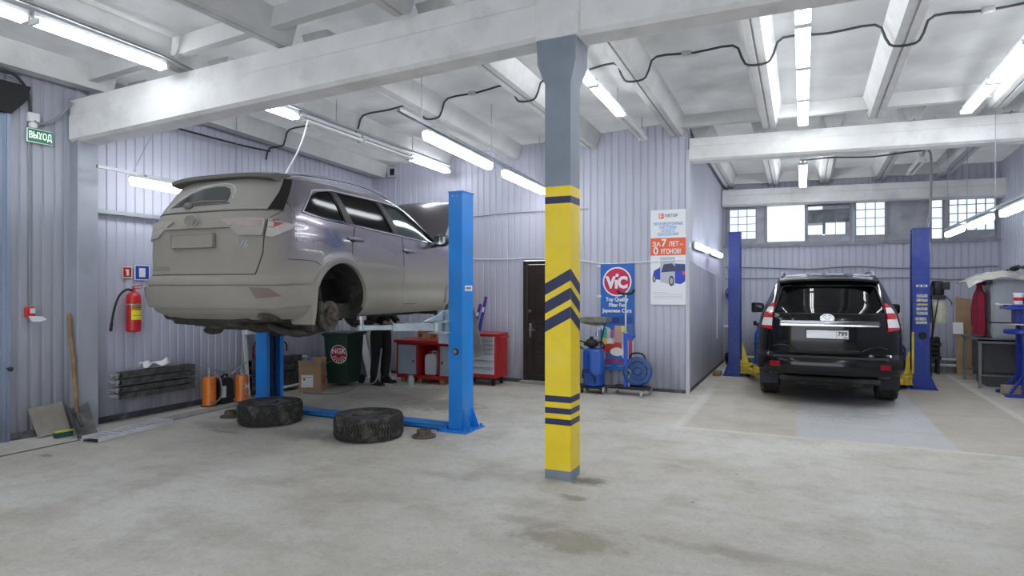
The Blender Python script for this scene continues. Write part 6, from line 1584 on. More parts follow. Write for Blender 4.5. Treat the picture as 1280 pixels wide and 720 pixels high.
# ------------------------------------------------------------------ mobile oil drainer
M_TANK = mat('tank_blue', (.012, .085, .42), rough=.3, var=.12, vscale=5, coat=.3)
ox, oy = -2.955, 9.36
t = thing('oil_drainer', 'blue mobile oil drainer with a grey collecting tray, right of the yellow pillar', 'oil drainer', (ox, oy, 0))
mb = MB(); r = .165; mb.lathe([(0, .10), (r-.03, .10), (r, .125), (r, .30), (r+.003, .305), (r, .31), (r, .64), (r-.02, .675), (.06, .695), (0, .695)], (ox, oy, 0), n=40); tk = mb.build('tank', M_TANK, t, world=True)
mb = MB(); mb.box(ox-.17, ox+.17, oy-.15, oy+.15, .075, .10); 
for sx in (-1, 1):
    for sy in (-1, 1): mb.cyl((ox+sx*.15-.012, oy+sy*.13, .038), (ox+sx*.15+.012, oy+sy*.13, .038), .038, n=16); mb.box(ox+sx*.15-.02, ox+sx*.15+.02, oy+sy*.13-.015, oy+sy*.13+.015, .06, .085)
mb.build('wheeled_base', M_BLACK, t, world=True)
mb = MB(); mb.ball((ox-.03, oy-.03, .765), (.10, .08, .075)); mb.cyl((ox-.14, oy-.04, .76), (ox+.08, oy-.04, .76), .035, n=12); mb.cyl((ox-.03, oy-.03, .80), (ox-.03, oy-.03, .87), .03, n=12)
mb.tube([(ox+.05, oy-.05, .74), (ox+.14, oy-.08, .80), (ox+.18, oy-.05, .72), (ox+.16, oy-.02, .69)], .014, n=8, smooth=4); mb.tube([(ox-.12, oy-.05, .76), (ox-.20, oy-.06, .80), (ox-.22, oy-.06, .72), (ox-.15, oy-.08, .68)], .012, n=8, smooth=4); mb.build('pump_head', M_BLACK, t, world=True)
mb = MB(); mb.tube([(ox-.16, oy-.07, .22), (ox-.12, oy-.16, .35), (ox-.02, oy-.19, .36), (ox+.06, oy-.18, .24), (ox+.07, oy-.175, .18)], .010, n=8, smooth=5); mb.cyl((ox-.03, oy-.172, .34), (ox-.03, oy-.172, .62), .006, n=8); mb.cyl((ox+.07, oy-.175, .16), (ox+.07, oy-.175, .26), .014, n=10); mb.build('drain_hose', M_BLACK, t, world=True)
mb = MB(); mb.cyl((ox+.05, oy+.03, .69), (ox+.05, oy+.03, 1.06), .014, n=12); mb.cyl((ox+.05, oy+.03, .88), (ox+.05, oy+.03, .92), .03, n=12); mb.build('tray_pole', M_CHROME, t, world=True)
mb = MB(); tr = [(.03, 1.05), (.17, 1.085), (.205, 1.105), (.205, 1.165), (.213, 1.168), (.213, 1.10), (.175, 1.078), (.03, 1.04)]
sq = lambda k, z: [Vector((ox+.03+sx*k, oy+.0+sy*k*.8, z)) for sx, sy in ((-1,-1),(1,-1),(1,1),(-1,1))]
vs = sum([sq(k, z) for k, z in tr], []); mb.mesh(vs, [(i*4+j, i*4+(j+1) % 4, i*4+4+(j+1) % 4, i*4+4+j) for i in range(len(tr)-1) for j in range(4)]); mb.build('collecting_tray', mat('oily_grey_tray', (.26,.25,.21), rough=.45, metal=.3, var=.4, vscale=10), t, world=True)
mb = MB(); mb.tube([(ox+.19, oy-.05, 1.06), (ox+.17, oy-.08, .92), (ox+.13, oy-.09, .74)], .010, n=8, smooth=3); mb.build('tray_hose', M_BLACK, t, world=True)

# ------------------------------------------------------------------ hose reel stand
rx, ry = -2.36, 9.36
t = thing('grease_trolley', 'blue drum trolley with an upright silver rod in front of the blue banner', 'trolley', (rx, ry, 0))
mb = MB(); mb.box(rx-.28, rx+.28, ry-.10, ry+.12, .10, .135); mb.bar((rx-.40, ry-.12, .115), (rx-.15, ry, .115), .05, .03); mb.bar((rx+.28, ry+.0, .115), (rx+.20, ry-.22, .115), .05, .03); mb.build('platform', M_BLACK, t, world=True, bevel=.01)
for (x, y) in ((rx-.40, ry-.12), (rx+.20, ry-.22), (rx+.26, ry+.12), (rx-.26, ry+.14)):
    mb = MB(); mb.cyl((x-.014, y, .042), (x+.014, y, .042), .042, n=18); mb.box(x-.022, x+.022, y-.018, y+.018, .07, .105); mb.cyl((x-.018, y, .042), (x+.018, y, .042), .014, n=10); mb.build('castor', M_GALV, t, world=True)
ax = Vector((.25, -.93, .18)).normalized(); c0 = Vector((rx+.08, ry+.03, .355))
mb = MB(); mb.lathe([(0, .075), (.05, .08), (.06, .055), (.14, .06), (.15, .09), (.19, .095), (.215, .08), (.222, .05), (.222, -.05), (.21, -.08), (.12, -.09), (0, -.09)], c0, ax, 44)
u_, v_ = mb.frame(ax)
for k in range(8):
    a = 2*math.pi*k/8; mb.bar(c0+ax*.075+(u_*math.cos(a)+v_*math.sin(a))*.065, c0+ax*.085+(u_*math.cos(a)+v_*math.sin(a))*.15, .02, .02, up=ax)
mb.build('drum', mat('drum_dark_blue', (.015,.07,.25), rough=.35, var=.2, vscale=8), t, world=True)
mb = MB(); mb.tube([c0+Vector((-.12, 0, .18)), c0+Vector((-.08, 0, .27)), c0+Vector((.08, 0, .27)), c0+Vector((.13, 0, .17))], .014, n=8, smooth=3); mb.build('carry_handle', M_BLACK, t, world=True)
mb = MB(); mb.bar((rx-.075, ry-.06, .13), (rx-.075, ry-.06, .94), .055, .055); mb.bar((rx-.075, ry-.06, .90), (rx+.06, ry-.06, .90), .03, .03); mb.cyl((rx+.03, ry-.06, .90), (rx+.075, ry-.06, .90), .024, n=12); mb.build('upright', mat('bright_blue_paint', (.02,.10,.62), rough=.35), t, world=True, bevel=.005)
mb = MB(); mb.cyl((rx-.075, ry-.06, .92), (rx-.075, ry-.06, 1.53), .016, n=12); mb.build('silver_rod', M_CHROME, t, world=True)
mb = MB(); mb.tube([(rx-.20, ry-.06, 1.585), (rx-.17, ry-.06, 1.55), (rx-.075, ry-.06, 1.535), (rx+.02, ry-.06, 1.55), (rx+.055, ry-.06, 1.60)], .020, n=8, smooth=4); mb.build('fork_top', M_BLACK, t, world=True)
mb = MB(); mb.cyl((rx-.02, ry-.09, .14), (rx-.02, ry-.09, .30), .02, n=12); mb.tube([(rx-.02, ry-.09, .28), (rx+.02, ry-.12, .36), (rx-.03, ry-.1, .40)], .010, n=8, smooth=3); mb.build('valve', M_GALV, t, world=True)
# ------------------------------------------------------------------ black SUV parked between the posts of the second lift
blk = thing('suv', 'glossy black SUV parked on the floor between the posts of the far lift', 'car', (.315, 9.50, 0)); blk.rotation_euler = (0, 0, R(90))
M_BP = mat('gloss_black_paint', (.006,.006,.008), rough=.10, coat=.15, spec=.35)
M_BFLAP = mat('blue_black_mudflap', (.018,.019,.028), rough=.6)
M_BG = glass_mat('dark_rear_glass', (.10,.105,.11), .035)
M_RLAMP = mat('red_lamp_glass', (.45,.008,.012), rough=.08, coat=1.)
M_WLAMP = mat('clear_lamp_glass', (.75,.70,.70), rough=.12, coat=1., var=.15, vscale=40)
ws2 = [.40, .46, .55, .66, .72, .90, 1.05, 1.18, 1.30, 1.45, 1.60, 1.70, 1.76, 1.80, 1.825]
bc = Suv(ws2, [.87, .92, .935, .94, .94, .94, .935, .91, .87, .80, .735, .69, .65, .59, .42],
         [.10, .02, .0, .02, .10, .10, .105, .12, .15, .22, .30, .36, .40, .52, .85],
         [4.60, 4.70, 4.74, 4.74, 4.72, 4.70, 4.55, 3.95, 3.50, 3.20, 2.92, 2.72, 2.50, 2.25, 1.9],
         2.4, 13, 3.2, 9, 2.5, [(1.05, .38), (3.84, .38)], .43, .030)
cut = [cyl_cut(ua, .38, .43, sd*.55, sd*1.2) for ua in (1.05, 3.84) for sd in (-1, 1)]
def ins2(q):
    w = q.z; k = 1-.075/max(bc.h(w), .3); u = min(max(q.x, .24), 3.42)
    if w > 1.15: u = min(max(q.x, bc.ur(w)+.09), bc.uf(w)-.08)
    return Vector((u, q.y*k, w))
cut.append(bc.shell([.66, .9, 1.1, 1.18, 1.3, 1.45, 1.6, 1.70, 1.745], ins2))
for poly in ([(.62, 1.26), (.72, 1.58), (1.25, 1.62), (1.30, 1.22)], [(1.42, 1.22), (1.36, 1.62), (2.05, 1.62), (2.22, 1.20)], [(2.34, 1.20), (2.17, 1.62), (2.50, 1.60), (3.15, 1.20)]):
    cut.append(prism_cut([(u, -2, w) for u, w in poly], (0, 4, 0)))
BRG = round_poly([(-.70, 1.265), (.70, 1.265), (.585, 1.655), (-.585, 1.655)], [.05, .05, .06, .06])
cut.append(prism_cut([(-.5, v, w) for v, w in BRG], (1.6, 0, 0)))
cut.append(prism_cut([(2.3, v, w) for v, w in ((-.74, 1.22), (.74, 1.22), (.60, 1.64), (-.60, 1.64))], (2.4, 0, 0)))
bb = carve(bc, cut, M_BP, M_WELL, blk)
for v in bb.data.vertices: v.co.y = -v.co.y
bb.data.flip_normals()
def fin(mb, name, m, par=blk, **k): return mb.build(name, m, par, **k)
mb = gp(); bc.rearp(mb, BRG, thick=.001, off=-.012, back=.004); fin(mb, 'rear_glass', M_BG)
mb = gp(); pts = []
for i in range(len(BRG)):
    a, b = BRG[i], BRG[(i+1) % len(BRG)]
    for k in range(3):
        v, w = a[0]+(b[0]-a[0])*k/3, a[1]+(b[1]-a[1])*k/3; ph = bc.phi_v(v, w); pts.append(bc.outline(ph, w)+bc.normal(ph, w)*.001)
mb.tube(pts, .010, n=6, closed=True); fin(mb, 'glass_seal', M_BLK)
for sd in (1, -1):
    for poly in ([(.62, 1.26), (.72, 1.58), (1.25, 1.62), (1.30, 1.22)], [(1.42, 1.22), (1.36, 1.62), (2.05, 1.62), (2.22, 1.20)], [(2.34, 1.20), (2.17, 1.62), (2.50, 1.60), (3.15, 1.20)]):
        mb = gp(); bc.side(mb, poly, sd, thick=.001, off=-.012, back=.004); fin(mb, 'window_glass', M_PRIV)
# tailgate plate with recess lines
tg2 = [(-.68, 1.255), (.68, 1.255), (.695, 1.03), (.75, .98), (.755, .685), (-.755, .685), (-.75, .98), (-.695, 1.03)]
mb = gp(); bc.rearp(mb, [(v*1.010, w+(.006 if w > 1 else -.006)) for v, w in tg2], thick=.0008, off=.0006, step=(.05, .04)); fin(mb, 'tailgate_gap', M_DARK)
mb = gp(); bc.rearp(mb, tg2, thick=.008, off=.001, step=(.05, .04)); t2g = fin(mb, 'tailgate', M_BP)
mb = gp()
for sd in (1, -1): mb.tube([(.085, sd*.40, .745), (.082, sd*.47, .80), (.085, sd*.60, .825), (.10, sd*.70, .80)], .012, n=8, smooth=4)
mb.box(.070, .10, -.38, .38, .74, .775); fin(mb, 'pressed_ridge', M_BP, t2g, bevel=.004)
mb = gp(); mb.prism([(.055, v, w) for v, w in round_poly([(-.62, 1.10), (.62, 1.10), (.60, 1.175), (-.60, 1.175)], .012, 3)], (.06, 0, 0)); gar = fin(mb, 'chrome_garnish', mat('smoked_chrome', (.22,.22,.23), rough=.14, metal=1.), t2g, bevel=.008, seg=2)
mb = gp(); mb.prism([(.048, v, w) for v, w in round_poly([(-.60, 1.10), (.60, 1.10), (.60, 1.122), (-.60, 1.122)], .005, 2)], (.02, 0, 0)); fin(mb, 'chrome_strip', M_CHROME, gar)
mb = gp(); rear_text(mb, 'LAND CRUISER PRADO', .03, .06, 1.111, .0475, .001, .56); fin(mb, 'model_lettering', mat('badge_chrome', (.45,.45,.46), rough=.15, metal=1.), gar)
mb = gp(); emblem_mesh(mb, Matrix.Translation((.052, -.015, 1.205)) @ Matrix(((0,0,-1,0),(-1,0,0,0),(0,1,0,0),(0,0,0,1))), .165, .115, .018); mb.prism([(.062, -.015+a, 1.205+b) for a, b in ellipse2((0,0), .08, .055)], (.02, 0, 0)); fin(mb, 'emblem', mat('badge_chrome', (.45,.45,.46), rough=.15, metal=1.), t2g)
# licence plate
mb = gp(); mb.box(.066, .095, -.285, .255, .915, 1.055); lp = fin(mb, 'plate_frame', M_BLK, t2g, bevel=.004)
mb = gp(); mb.box(.062, .068, -.272, .242, .930, 1.042); pl2 = fin(mb, 'license_plate', mat('plate_white', (.80,.81,.84), rough=.35), lp)
mb = gp(); rear_text(mb, '799', .082, .172, .993, .0615, .002, .115); mb.box(.0612, .0618, .098, .102, .935, 1.037); mb.box(.0612, .0618, .185, .235, .940, .950); fin(mb, 'plate_lettering', M_BLK, pl2)
# spoiler, rails, wiper
mb = gp(); vs = []; n = 20
for i in range(n+1):
    v = -.62+1.24*i/n; dz = -.035*(abs(v)/.62)**3
    for du, w in ((.80, 1.835), (.45, 1.79), (.27, 1.752), (.265, 1.725), (.40, 1.70), (.80, 1.70)): vs.append((du, v, w+dz))
mb.mesh(vs, [(i*6+j, (i+1)*6+j, (i+1)*6+(j+1) % 6, i*6+(j+1) % 6) for i in range(n) for j in range(6)]+[tuple(range(6)), tuple(range(n*6, n*6+6))[::-1]]); fin(mb, 'rear_spoiler', M_BP)
for sd in (1, -1):
    mb = gp(); mb.tube([(u, sd*.60, w) for u, w in ((.62, 1.785), (.75, 1.835), (1.2, 1.865), (2.0, 1.865), (2.4, 1.82), (2.5, 1.775))], .018, n=8, smooth=4); fin(mb, 'roof_rail', M_GALV)
    # tail lamps in four bands
    def W(p): return [((bc.phi_v(sd*a, w) if k == 'v' else bc.phi_u(a, w, sd)), w) for k, a, w in p]
    lampo = [('v', .705, 1.03), ('v', .705, 1.22), ('v', .695, 1.28), ('v', .68, 1.36), ('v', .67, 1.405), ('u', .33, 1.40), ('u', .34, 1.25), ('u', .33, 1.06)]
    mb = gp(); bc.wrap(mb, W(lampo), thick=.020, off=.0, step=(.06, .03)); lm = fin(mb, 'tail_lamp', M_RLAMP, smooth=30)
    for (a, b) in ((1.275, 1.345), (1.085, 1.195)):
        def vi(w): return .705+(.672-.705)*(w-1.03)/.375
        mb = gp(); bc.wrap(mb, W([('v', vi(a)+.008, a), ('v', vi(b)+.008, b), ('u', .32, b), ('u', .33, a)]), thick=.004, off=.020, step=(.06, .03)); fin(mb, 'clear_lens', M_WLAMP, lm)
    # flaps, wheels, mirrors
    mb = gp(); mb.box(.58, .61, sd*.64 if sd > 0 else sd*.90, sd*.90 if sd > 0 else sd*.64, .20, .56); fin(mb, 'mud_flap', M_BFLAP, bevel=.01)
    for u in (1.05, 3.84):
        t = tyre_mesh(.385, .265, rb=.25, nblk=56); M = Matrix.Translation((u, sd*.775, .385)) @ Matrix.Rotation(-sd*math.pi/2, 4, 'X')
        q = FlipMB(); q.bm = t.bm; q.xform(M); wo = q.build('wheel', M_TYRE, blk)
        t = rim_mesh(.25, .2); q = FlipMB(); q.bm = t.bm; q.xform(M); q.build('rim', M_RIM, wo)
    mb = gp(); mb.prism([(2.96, sd*1.08+a, 1.27+b) for a, b in round_poly([(-.11, -.10), (.11, -.085), (.11, .08), (-.11, .095)], .04, 4)], (.10, 0, 0)); mb.bar((3.06, sd*.90, 1.20), (3.04, sd*1.05, 1.22), .06, .04); fin(mb, 'mirror', M_BP, bevel=.02, seg=2)
    mb = gp(); pr = [(.80-.0, .0)]
    bc.side(mb, [(1.36, .50), (2.26, .50), (2.28, 1.18), (1.42, 1.20)], sd, thick=.005, off=.0005); fin(mb, 'door', M_BP)
    mb = gp(); bc.side(mb, [(2.29, .50), (3.36, .50), (3.30, 1.16), (2.31, 1.18)], sd, thick=.005, off=.0005); fin(mb, 'door', M_BP)
# bumper and reflectors
a = bc.phi_u(.40, .55)
mb = gp(); bc.wrap(mb, [(-a, .50), (-a*.75, .455), (a*.75, .455), (a, .50), (a, .655), (-a, .655)], thick=.035, off=0., step=(.05, .03), back=.01); bmp = fin(mb, 'rear_bumper', M_BP)
mb = gp(); mb.box(.0, .10, -.70, .70, .655, .685); fin(mb, 'bumper_tread', M_BLK, bmp, bevel=.01)
for sd in (1, -1):
    mb = gp(); bc.wrap(mb, [(bc.phi_v(sd*v, w), w) for v, w in ((.60, .535), (.72, .535), (.72, .595), (.60, .595))], thick=.006, off=.035, step=(.05, .03)); fin(mb, 'reflector', mat('dark_red_reflector', (.26,.006,.010), rough=.15), bmp)
mb = gp(); mb.box(.10, 4.5, -.55, .55, .28, .38); mb.box(.05, .15, -.62, .62, .33, .40); mb.bar((1.05, -.70, .36), (1.05, .70, .36), .12, .12); mb.ball((1.05, .05, .36), (.16, .16, .14)); mb.lathe([(0, 0), (.37, 0), (.385, .06), (.37, .2)], (.62, 0, .20), n=36); fin(mb, 'underbody', M_WELL, bevel=.02)
mb = gp(); mb.tube([(.06, .58, .36), (.35, .58, .36), (.8, .52, .36)], .035, n=14); mb.lathe([(0, 0), (.09, .02), (.10, .08), (.10, .5), (.09, .56), (0, .58)], (.40, .25, .33), (1, 0, 0), 20); fin(mb, 'exhaust', M_BLK)
mb = gp(); mb.tube([on_b for on_b in [(.215, -.10, 1.29), (.24, -.30, 1.36), (.27, -.48, 1.40)]], .008, n=6); fin(mb, 'rear_wiper', M_BLK)
# cabin
for u, vs_ in ((2.35, (-.37, .37)), (1.40, (-.40, 0., .40))):
    for v in vs_:
        mb = gp(); mb.cbox((u+.02, v, .80), (.48, .46 if u > 2 else .38, .18)); Mx = Matrix.Rotation(R(-12), 3, 'Y')
        mb.obox((u-.26, v, 1.10), (.14, .46 if u > 2 else .38, .56), Mx); mb.obox((u-.34, v, 1.47), (.09, .26, .18), Mx); mb.cyl((u-.31, v-.05, 1.34), (u-.33, v-.05, 1.42), .01, n=6); mb.cyl((u-.31, v+.05, 1.34), (u-.33, v+.05, 1.42), .01, n=6); fin(mb, 'seat', M_SEAT, bevel=.04, seg=2)
mb = gp(); mb.box(3.0, 3.4, -.74, .74, .95, 1.19); mb.tube([(2.9+.05*math.sin(a), -.38+.19*math.cos(a), 1.10+.17*math.sin(a)) for a in [i*math.pi/12 for i in range(24)]], .016, n=6, closed=True); mb.box(2.98, 3.0, -.1, .1, 1.52, 1.58); fin(mb, 'dashboard', M_SEAT, bevel=.03)
# ------------------------------------------------------------------ second lift
M_YEL = mat('arm_yellow_paint', (.72,.52,.03), rough=.4, var=.25, vscale=8, dirt=(.2,.15,.05), dirt_amt=.5, dscale=7)
lift2 = thing('two_post_lift', 'darker blue two post lift with yellow arms beside the black car', 'car lift', (.28, 12.1, 0))
LP = channel_post(lift2, -1.26, -1.05, 12.22, 12.50, 2.66, 1, M_BLUE2)
RP = channel_post(lift2, 1.60, 1.84, 11.86, 12.12, 2.58, -1, M_BLUE2)
random.seed(5)
for i, (z, h, m) in enumerate(((1.66, .035, M_LABEL), (1.50, .05, mat('peeling_sticker', (.55,.55,.50), rough=.7, var=.5, vscale=30)), (1.43, .045, None), (1.36, .03, mat('yellow_sticker', (.65,.58,.15), rough=.6, var=.4, vscale=30)), (1.29, .045, None), (1.22, .05, mat('green_sticker', (.42,.50,.45), rough=.6, var=.5, vscale=30)), (1.13, .05, None), (1.07, .04, None))):
    m = m or MATS['peeling_sticker']; x0_ = 1.64+random.uniform(0, .02)
    mb = MB(); mb.box(x0_, x0_+.15, 11.857, 11.8595, z-h/2, z+h/2); s_ = mb.build('sticker', m, RP, world=True)
    if i == 0: mb = MB(); mb.box(x0_+.02, x0_+.06, 11.8562, 11.8568, z-.010, z+.010); mb.box(x0_+.08, x0_+.13, 11.8562, 11.8568, z-.010, z+.010); mb.build('sticker_print', M_BLACK, s_, world=True)
mb = MB(); mb.cyl((1.74, 11.859, .86), (1.74, 11.853, .86), .06, n=20); mb.build('post_hole', M_DARK, RP, world=True)
mb = MB(); mb.tube([(1.86, 11.90, 1.45), (1.88, 11.88, 1.1), (1.86, 11.9, .7), (1.865, 11.9, .1)], .010, n=6, smooth=4); mb.build('hydraulic_hose', M_BLACK, RP, world=True)
for (x0_, sx, y) in ((-1.05, 1, 12.36), (1.60, -1, 11.99)):
    mb = MB(); mb.box(min(x0_, x0_+sx*.12), max(x0_, x0_+sx*.12), y-.13, y+.13, .06, .30); mb.box(min(x0_, x0_+sx*.20), max(x0_, x0_+sx*.20), y-.2, y+.2, .06, .09); mb.box(min(x0_, x0_+sx*.20), max(x0_, x0_+sx*.20), y-.2, y+.2, .19, .22)
    mb.prism([(x0_+sx*.03, y-.14, .22), (x0_+sx*.03, y-.14, .60), (x0_+sx*.05, y-.14, .60), (x0_+sx*.16, y-.14, .22)], (0, .012, 0)); mb.build('carriage', M_YEL, lift2, world=True, bevel=.006)
for piv, pad, hh in (((-.93, 12.15, .14), (-.62, 11.35, .14), .16), ((-.93, 12.55, .14), (-.66, 12.85, .14), .16), ((1.48, 11.8, .14), (1.30, 11.30, .14), .16), ((1.48, 12.2, .14), (1.30, 12.65, .14), .16)):
    swing_arm(lift2, piv, pad, M_YEL, .30, pad_h=.11)
for (x, y, z) in ((-.70, 11.45, .17), (1.26, 11.2, .17)):
    mb = MB(); mb.box(x-.07, x+.07, y-.05, y+.05, z, z+.12); mb.build('arm_stop', M_YEL, lift2, world=True, bevel=.01)
mb = MB(); mb.bar((1.60, 11.82, .25), (1.60, 11.82, .92), .03, .04); mb.build('yellow_guard', M_YEL, lift2, world=True)
# power pack on the right post
mb = MB(); mb.lathe([(0, 0), (.075, .0), (.085, .02), (.085, .20), (.07, .24), (0, .245)], (1.96, 12.0, 1.50), n=24)
for k in range(12): a = 2*math.pi*k/12; mb.cbox((1.96+.088*math.cos(a), 12.0+.088*math.sin(a), 1.60), (.012, .012, .16))
mb.box(2.02, 2.12, 11.93, 12.05, 1.60, 1.72); mb.box(1.86, 2.06, 11.9, 12.08, 1.44, 1.51); mb.box(1.84, 1.90, 11.95, 12.05, 1.46, 1.66); pk = mb.build('pump_motor', M_BLACK, lift2, world=True, bevel=.006)
mb = MB(); mb.lathe([(0, 0), (.11, 0), (.12, .02), (.12, .26), (.115, .31), (.09, .36), (.0, .37)], (1.97, 12.0, 1.06), n=28); mb.build('oil_tank', mat('yellowed_tank', (.50,.50,.38), rough=.35, var=.25, vscale=6), lift2, world=True)
mb = MB(); mb.tube([(1.96, 11.9, 1.48), (1.93, 11.86, 1.3), (1.89, 11.86, 1.0), (1.87, 11.86, .75)], .010, n=6, smooth=4); mb.tube([(2.05, 11.92, 1.5), (2.12, 11.9, 1.42), (2.14, 11.92, 1.36)], .008, n=6, smooth=3); mb.build('pack_hose', M_BLACK, lift2, world=True)
# left corner of the bay
t = thing('wall_fan', 'dark blue round wall fan half hidden behind the left post of the far lift', 'fan', (-1.45, 14.2, 1.35))
c = Vector((-1.36, 14.25, 1.51)); ax = Vector((.25, -1, 0)).normalized(); mb = MB()
for r in (.16, .12, .08, .04): mb.lathe([(r-.004, 0), (r, .008), (r+.004, 0)], c+ax*(.05*(1-(r/.18)**2)), ax, 28)
mb.lathe([(.165, -.08), (.172, -.04), (.165, .01)], c, ax, 28); u_, v_ = mb.frame(ax)
for k in range(18): a = 2*math.pi*k/18; d = u_*math.cos(a)+v_*math.sin(a); mb.tube([c+d*.165, c+d*.10+ax*.04, c+ax*.055], .004, n=5)
mb.build('guard', M_BLUE2, t, world=True)
mb = MB()
for k in range(4):
    a = math.pi*k/2; d = u_*math.cos(a)+v_*math.sin(a); e = u_*math.cos(a+.8)+v_*math.sin(a+.8); mb.mesh([c-ax*.03+d*.03, c-ax*.05+d*.145, c-ax*.01+e*.145, c-ax*.02+e*.04], [(0,1,2,3)])
mb.cyl(c-ax*.08, c, .04, n=14); mb.build('fan_blades', mat('fan_blade', (.02,.03,.10), rough=.4), t, world=True)
mb = MB(); mb.bar((-1.36, 14.33, 1.51), (-1.36, YF-.015, 1.51), .05, .05); mb.box(-1.40, -1.32, YF-.035, YF-.015, 1.42, 1.60); mb.build('wall_mount', M_BLACK, t, world=True)
t = thing('gas_cylinder', 'blue gas cylinder with black valve standing at the far wall beside the left lift post', 'gas cylinder', (-.86, 14.22, 0))
mb = MB(); mb.lathe([(0, .12), (.065, .12), (.075, .14), (.075, .62), (.06, .70), (.03, .745), (.022, .79), (0, .79)], (-.86, 14.16, 0), n=24); mb.lathe([(.085, .0), (.085, .10), (.075, .16)], (-.86, 14.16, 0), n=20); mb.build('cylinder', mat('gas_blue', (.01,.10,.60), rough=.35), t, world=True)
mb = MB(); mb.cyl((-.86, 14.16, .79), (-.86, 14.16, .90), .02, n=12); mb.cyl((-.95, 14.16, .86), (-.77, 14.16, .86), .018, n=10); mb.cyl((-.92, 14.16, .86), (-.92, 14.11, .92), .035, n=14); mb.cyl((-.79, 14.16, .86), (-.79, 14.11, .92), .03, n=14); mb.build('valve', M_BLACK, t, world=True)
mb = MB(); mb.lathe([(.077, -.01), (.09, -.01), (.09, .01), (.077, .01)], (-.86, 14.16, .46), n=24, closed=True); mb.build('holding_ring', M_BLUE2, t, world=True)
mb = MB(); mb.tube([(-1.56, 14.3, .80), (-1.28, 14.3, .80), (-1.23, 14.3, .75), (-1.23, 14.3, .2), (-1.18, 14.32, .15), (1.4, 14.36, .15), (2.9, 14.36, .15)], .026, n=10); mb.tube([(1.4, 14.38, .26), (2.9, 14.38, .26)], .022, n=10)
tag(mb.build('heating_pipe', M_WPIPE), 'white pipe bending down in the corner and running along the far wall', 'pipe')
t = thing('compressor', 'small dark compressor in the corner behind the left post of the far lift', 'compressor', (-1.42, 14.1, 0))
mb = MB(); mb.lathe([(0, -.11), (.08, -.10), (.10, -.07), (.10, .07), (.08, .10), (0, .11)], (-1.42, 14.13, .15), (1,0,0), 20); mb.box(-1.50, -1.34, 14.07, 14.19, .0, .05); mb.build('tank', M_BLACK, t, world=True)
mb = MB(); mb.box(-1.47, -1.37, 14.08, 14.18, .25, .40); mb.cyl((-1.42, 14.07, .33), (-1.42, 14.04, .33), .05, n=14); mb.build('pump_head', M_GALV, t, world=True, bevel=.008)
mb = MB(); mb.tube([(-1.44, 14.2, .38), (-1.40, 14.22, .9), (-1.30, 14.25, 1.2), (-1.22, 14.3, 1.25)], .012, n=6, smooth=4); mb.build('hose', M_GCABLE, t, world=True)
mb = MB(); mb.box(-1.52, -1.38, 12.06, 12.30, 0, .085); tag(mb.build('wood_block', M_WOOD, bevel=.006), 'wooden block on the floor left of the left post of the far lift', 'wood block')
# dark stack, canister and stuff near the right post
t = thing('crate_stack', 'black slatted crate at the far wall behind the right post of the far lift', 'crate', (2.22, 14.2, 0))
mb = MB()
for k in range(5): mb.box(2.0+.012*(k % 2), 2.36-.02*(k % 3), 14.05, 14.35, .28+.085*k, .345+.085*k)
mb.build('slats', M_BLACK, t, world=True, bevel=.006)
mb = MB(); 
for x in (2.02, 2.30): mb.box(x, x+.04, 14.08, 14.32, 0, .70)
mb.build('uprights', M_BLACK, t, world=True)
t = thing('canister', 'blue canister with a pale cap behind the yellow arm of the right lift post', 'canister', (1.55, 12.75, 0))
mb = MB(); pr = round_poly([(-.12, 0), (.12, 0), (.12, .58), (.06, .66), (-.08, .66), (-.12, .6)], .03, 3); mb.prism([(1.50+x, 12.7, z) for x, z in pr], (0, .22, 0)); mb.build('canister_body', M_BLUE2, t, world=True, bevel=.015)
mb = MB(); mb.ball((1.50, 12.72, .72), (.06, .06, .08)); mb.build('pale_bottle', mat('pale_plastic', (.62,.62,.58), rough=.4), t, world=True)
mb = MB(); mb.grid(lambda a, b: Vector((1.36+.22*a, 12.78+.1*b, .90+.09*math.sin(3*a)*(1-b)+.05*b)), 8, 6); tag(mb.build('cloth', M_WHITE, solid=.004), 'white cloth lying over the blue canister beside the right lift post', 'cloth')
# ------------------------------------------------------------------ table, locker, jacket, boards
t = thing('work_table', 'grey metal table with a dark panel under it, against the right wall', 'table', (2.93, 12.85, 0))
M_TBL = mat('grey_table_steel', (.22,.22,.23), rough=.5, metal=.4, var=.3, vscale=8)
x0, x1, y0, y1, zt = 2.56, 3.30, 12.34, 13.46, .80
mb = MB(); mb.box(x0, x1, y0, y1, zt-.035, zt); mb.box(x0, x1, y0, y0+.02, zt-.07, zt); mb.build('table_top', M_TBL, t, world=True, bevel=.004)
for x in (x0+.02, x1-.06):
    for y in (y0+.02, y1-.06):
        mb = MB(); mb.box(x, x+.04, y, y+.04, 0, zt-.035); mb.build('leg', M_TBL, t, world=True)
mb = MB(); mb.box(x0+.04, x1-.06, y1-.05, y1-.03, .18, .215); mb.box(x1-.05, x1-.03, y0+.06, y1-.06, .18, .215); mb.box(x0+.05, x1-.05, y0+.02, y0+.045, .20, .225); mb.build('stretcher', M_TBL, t, world=True)
t = thing('dark_cabinet', 'dark grey cabinet standing under the metal table by the right wall', 'cabinet', (2.95, 13.0, 0))
mb = MB(); mb.box(2.70, 3.28, 12.60, 13.38, .24, .74); mb.box(2.75, 3.24, 12.65, 13.33, 0, .24); mb.build('cabinet_body', mat('dark_cabinet_paint', (.075,.08,.085), rough=.45, var=.2), t, world=True, bevel=.006)
mb = MB(); mb.box(2.693, 2.70, 12.63, 13.35, .27, .71); mb.build('door', mat('dark_cabinet_paint', (.075,.08,.085)), t, world=True)
M_LOCK = mat('locker_grey', (.40,.43,.46), rough=.4, var=.12, vscale=3)
t = thing('locker', 'grey metal locker standing on the table against the right wall', 'locker', (3.05, 12.95, zt))
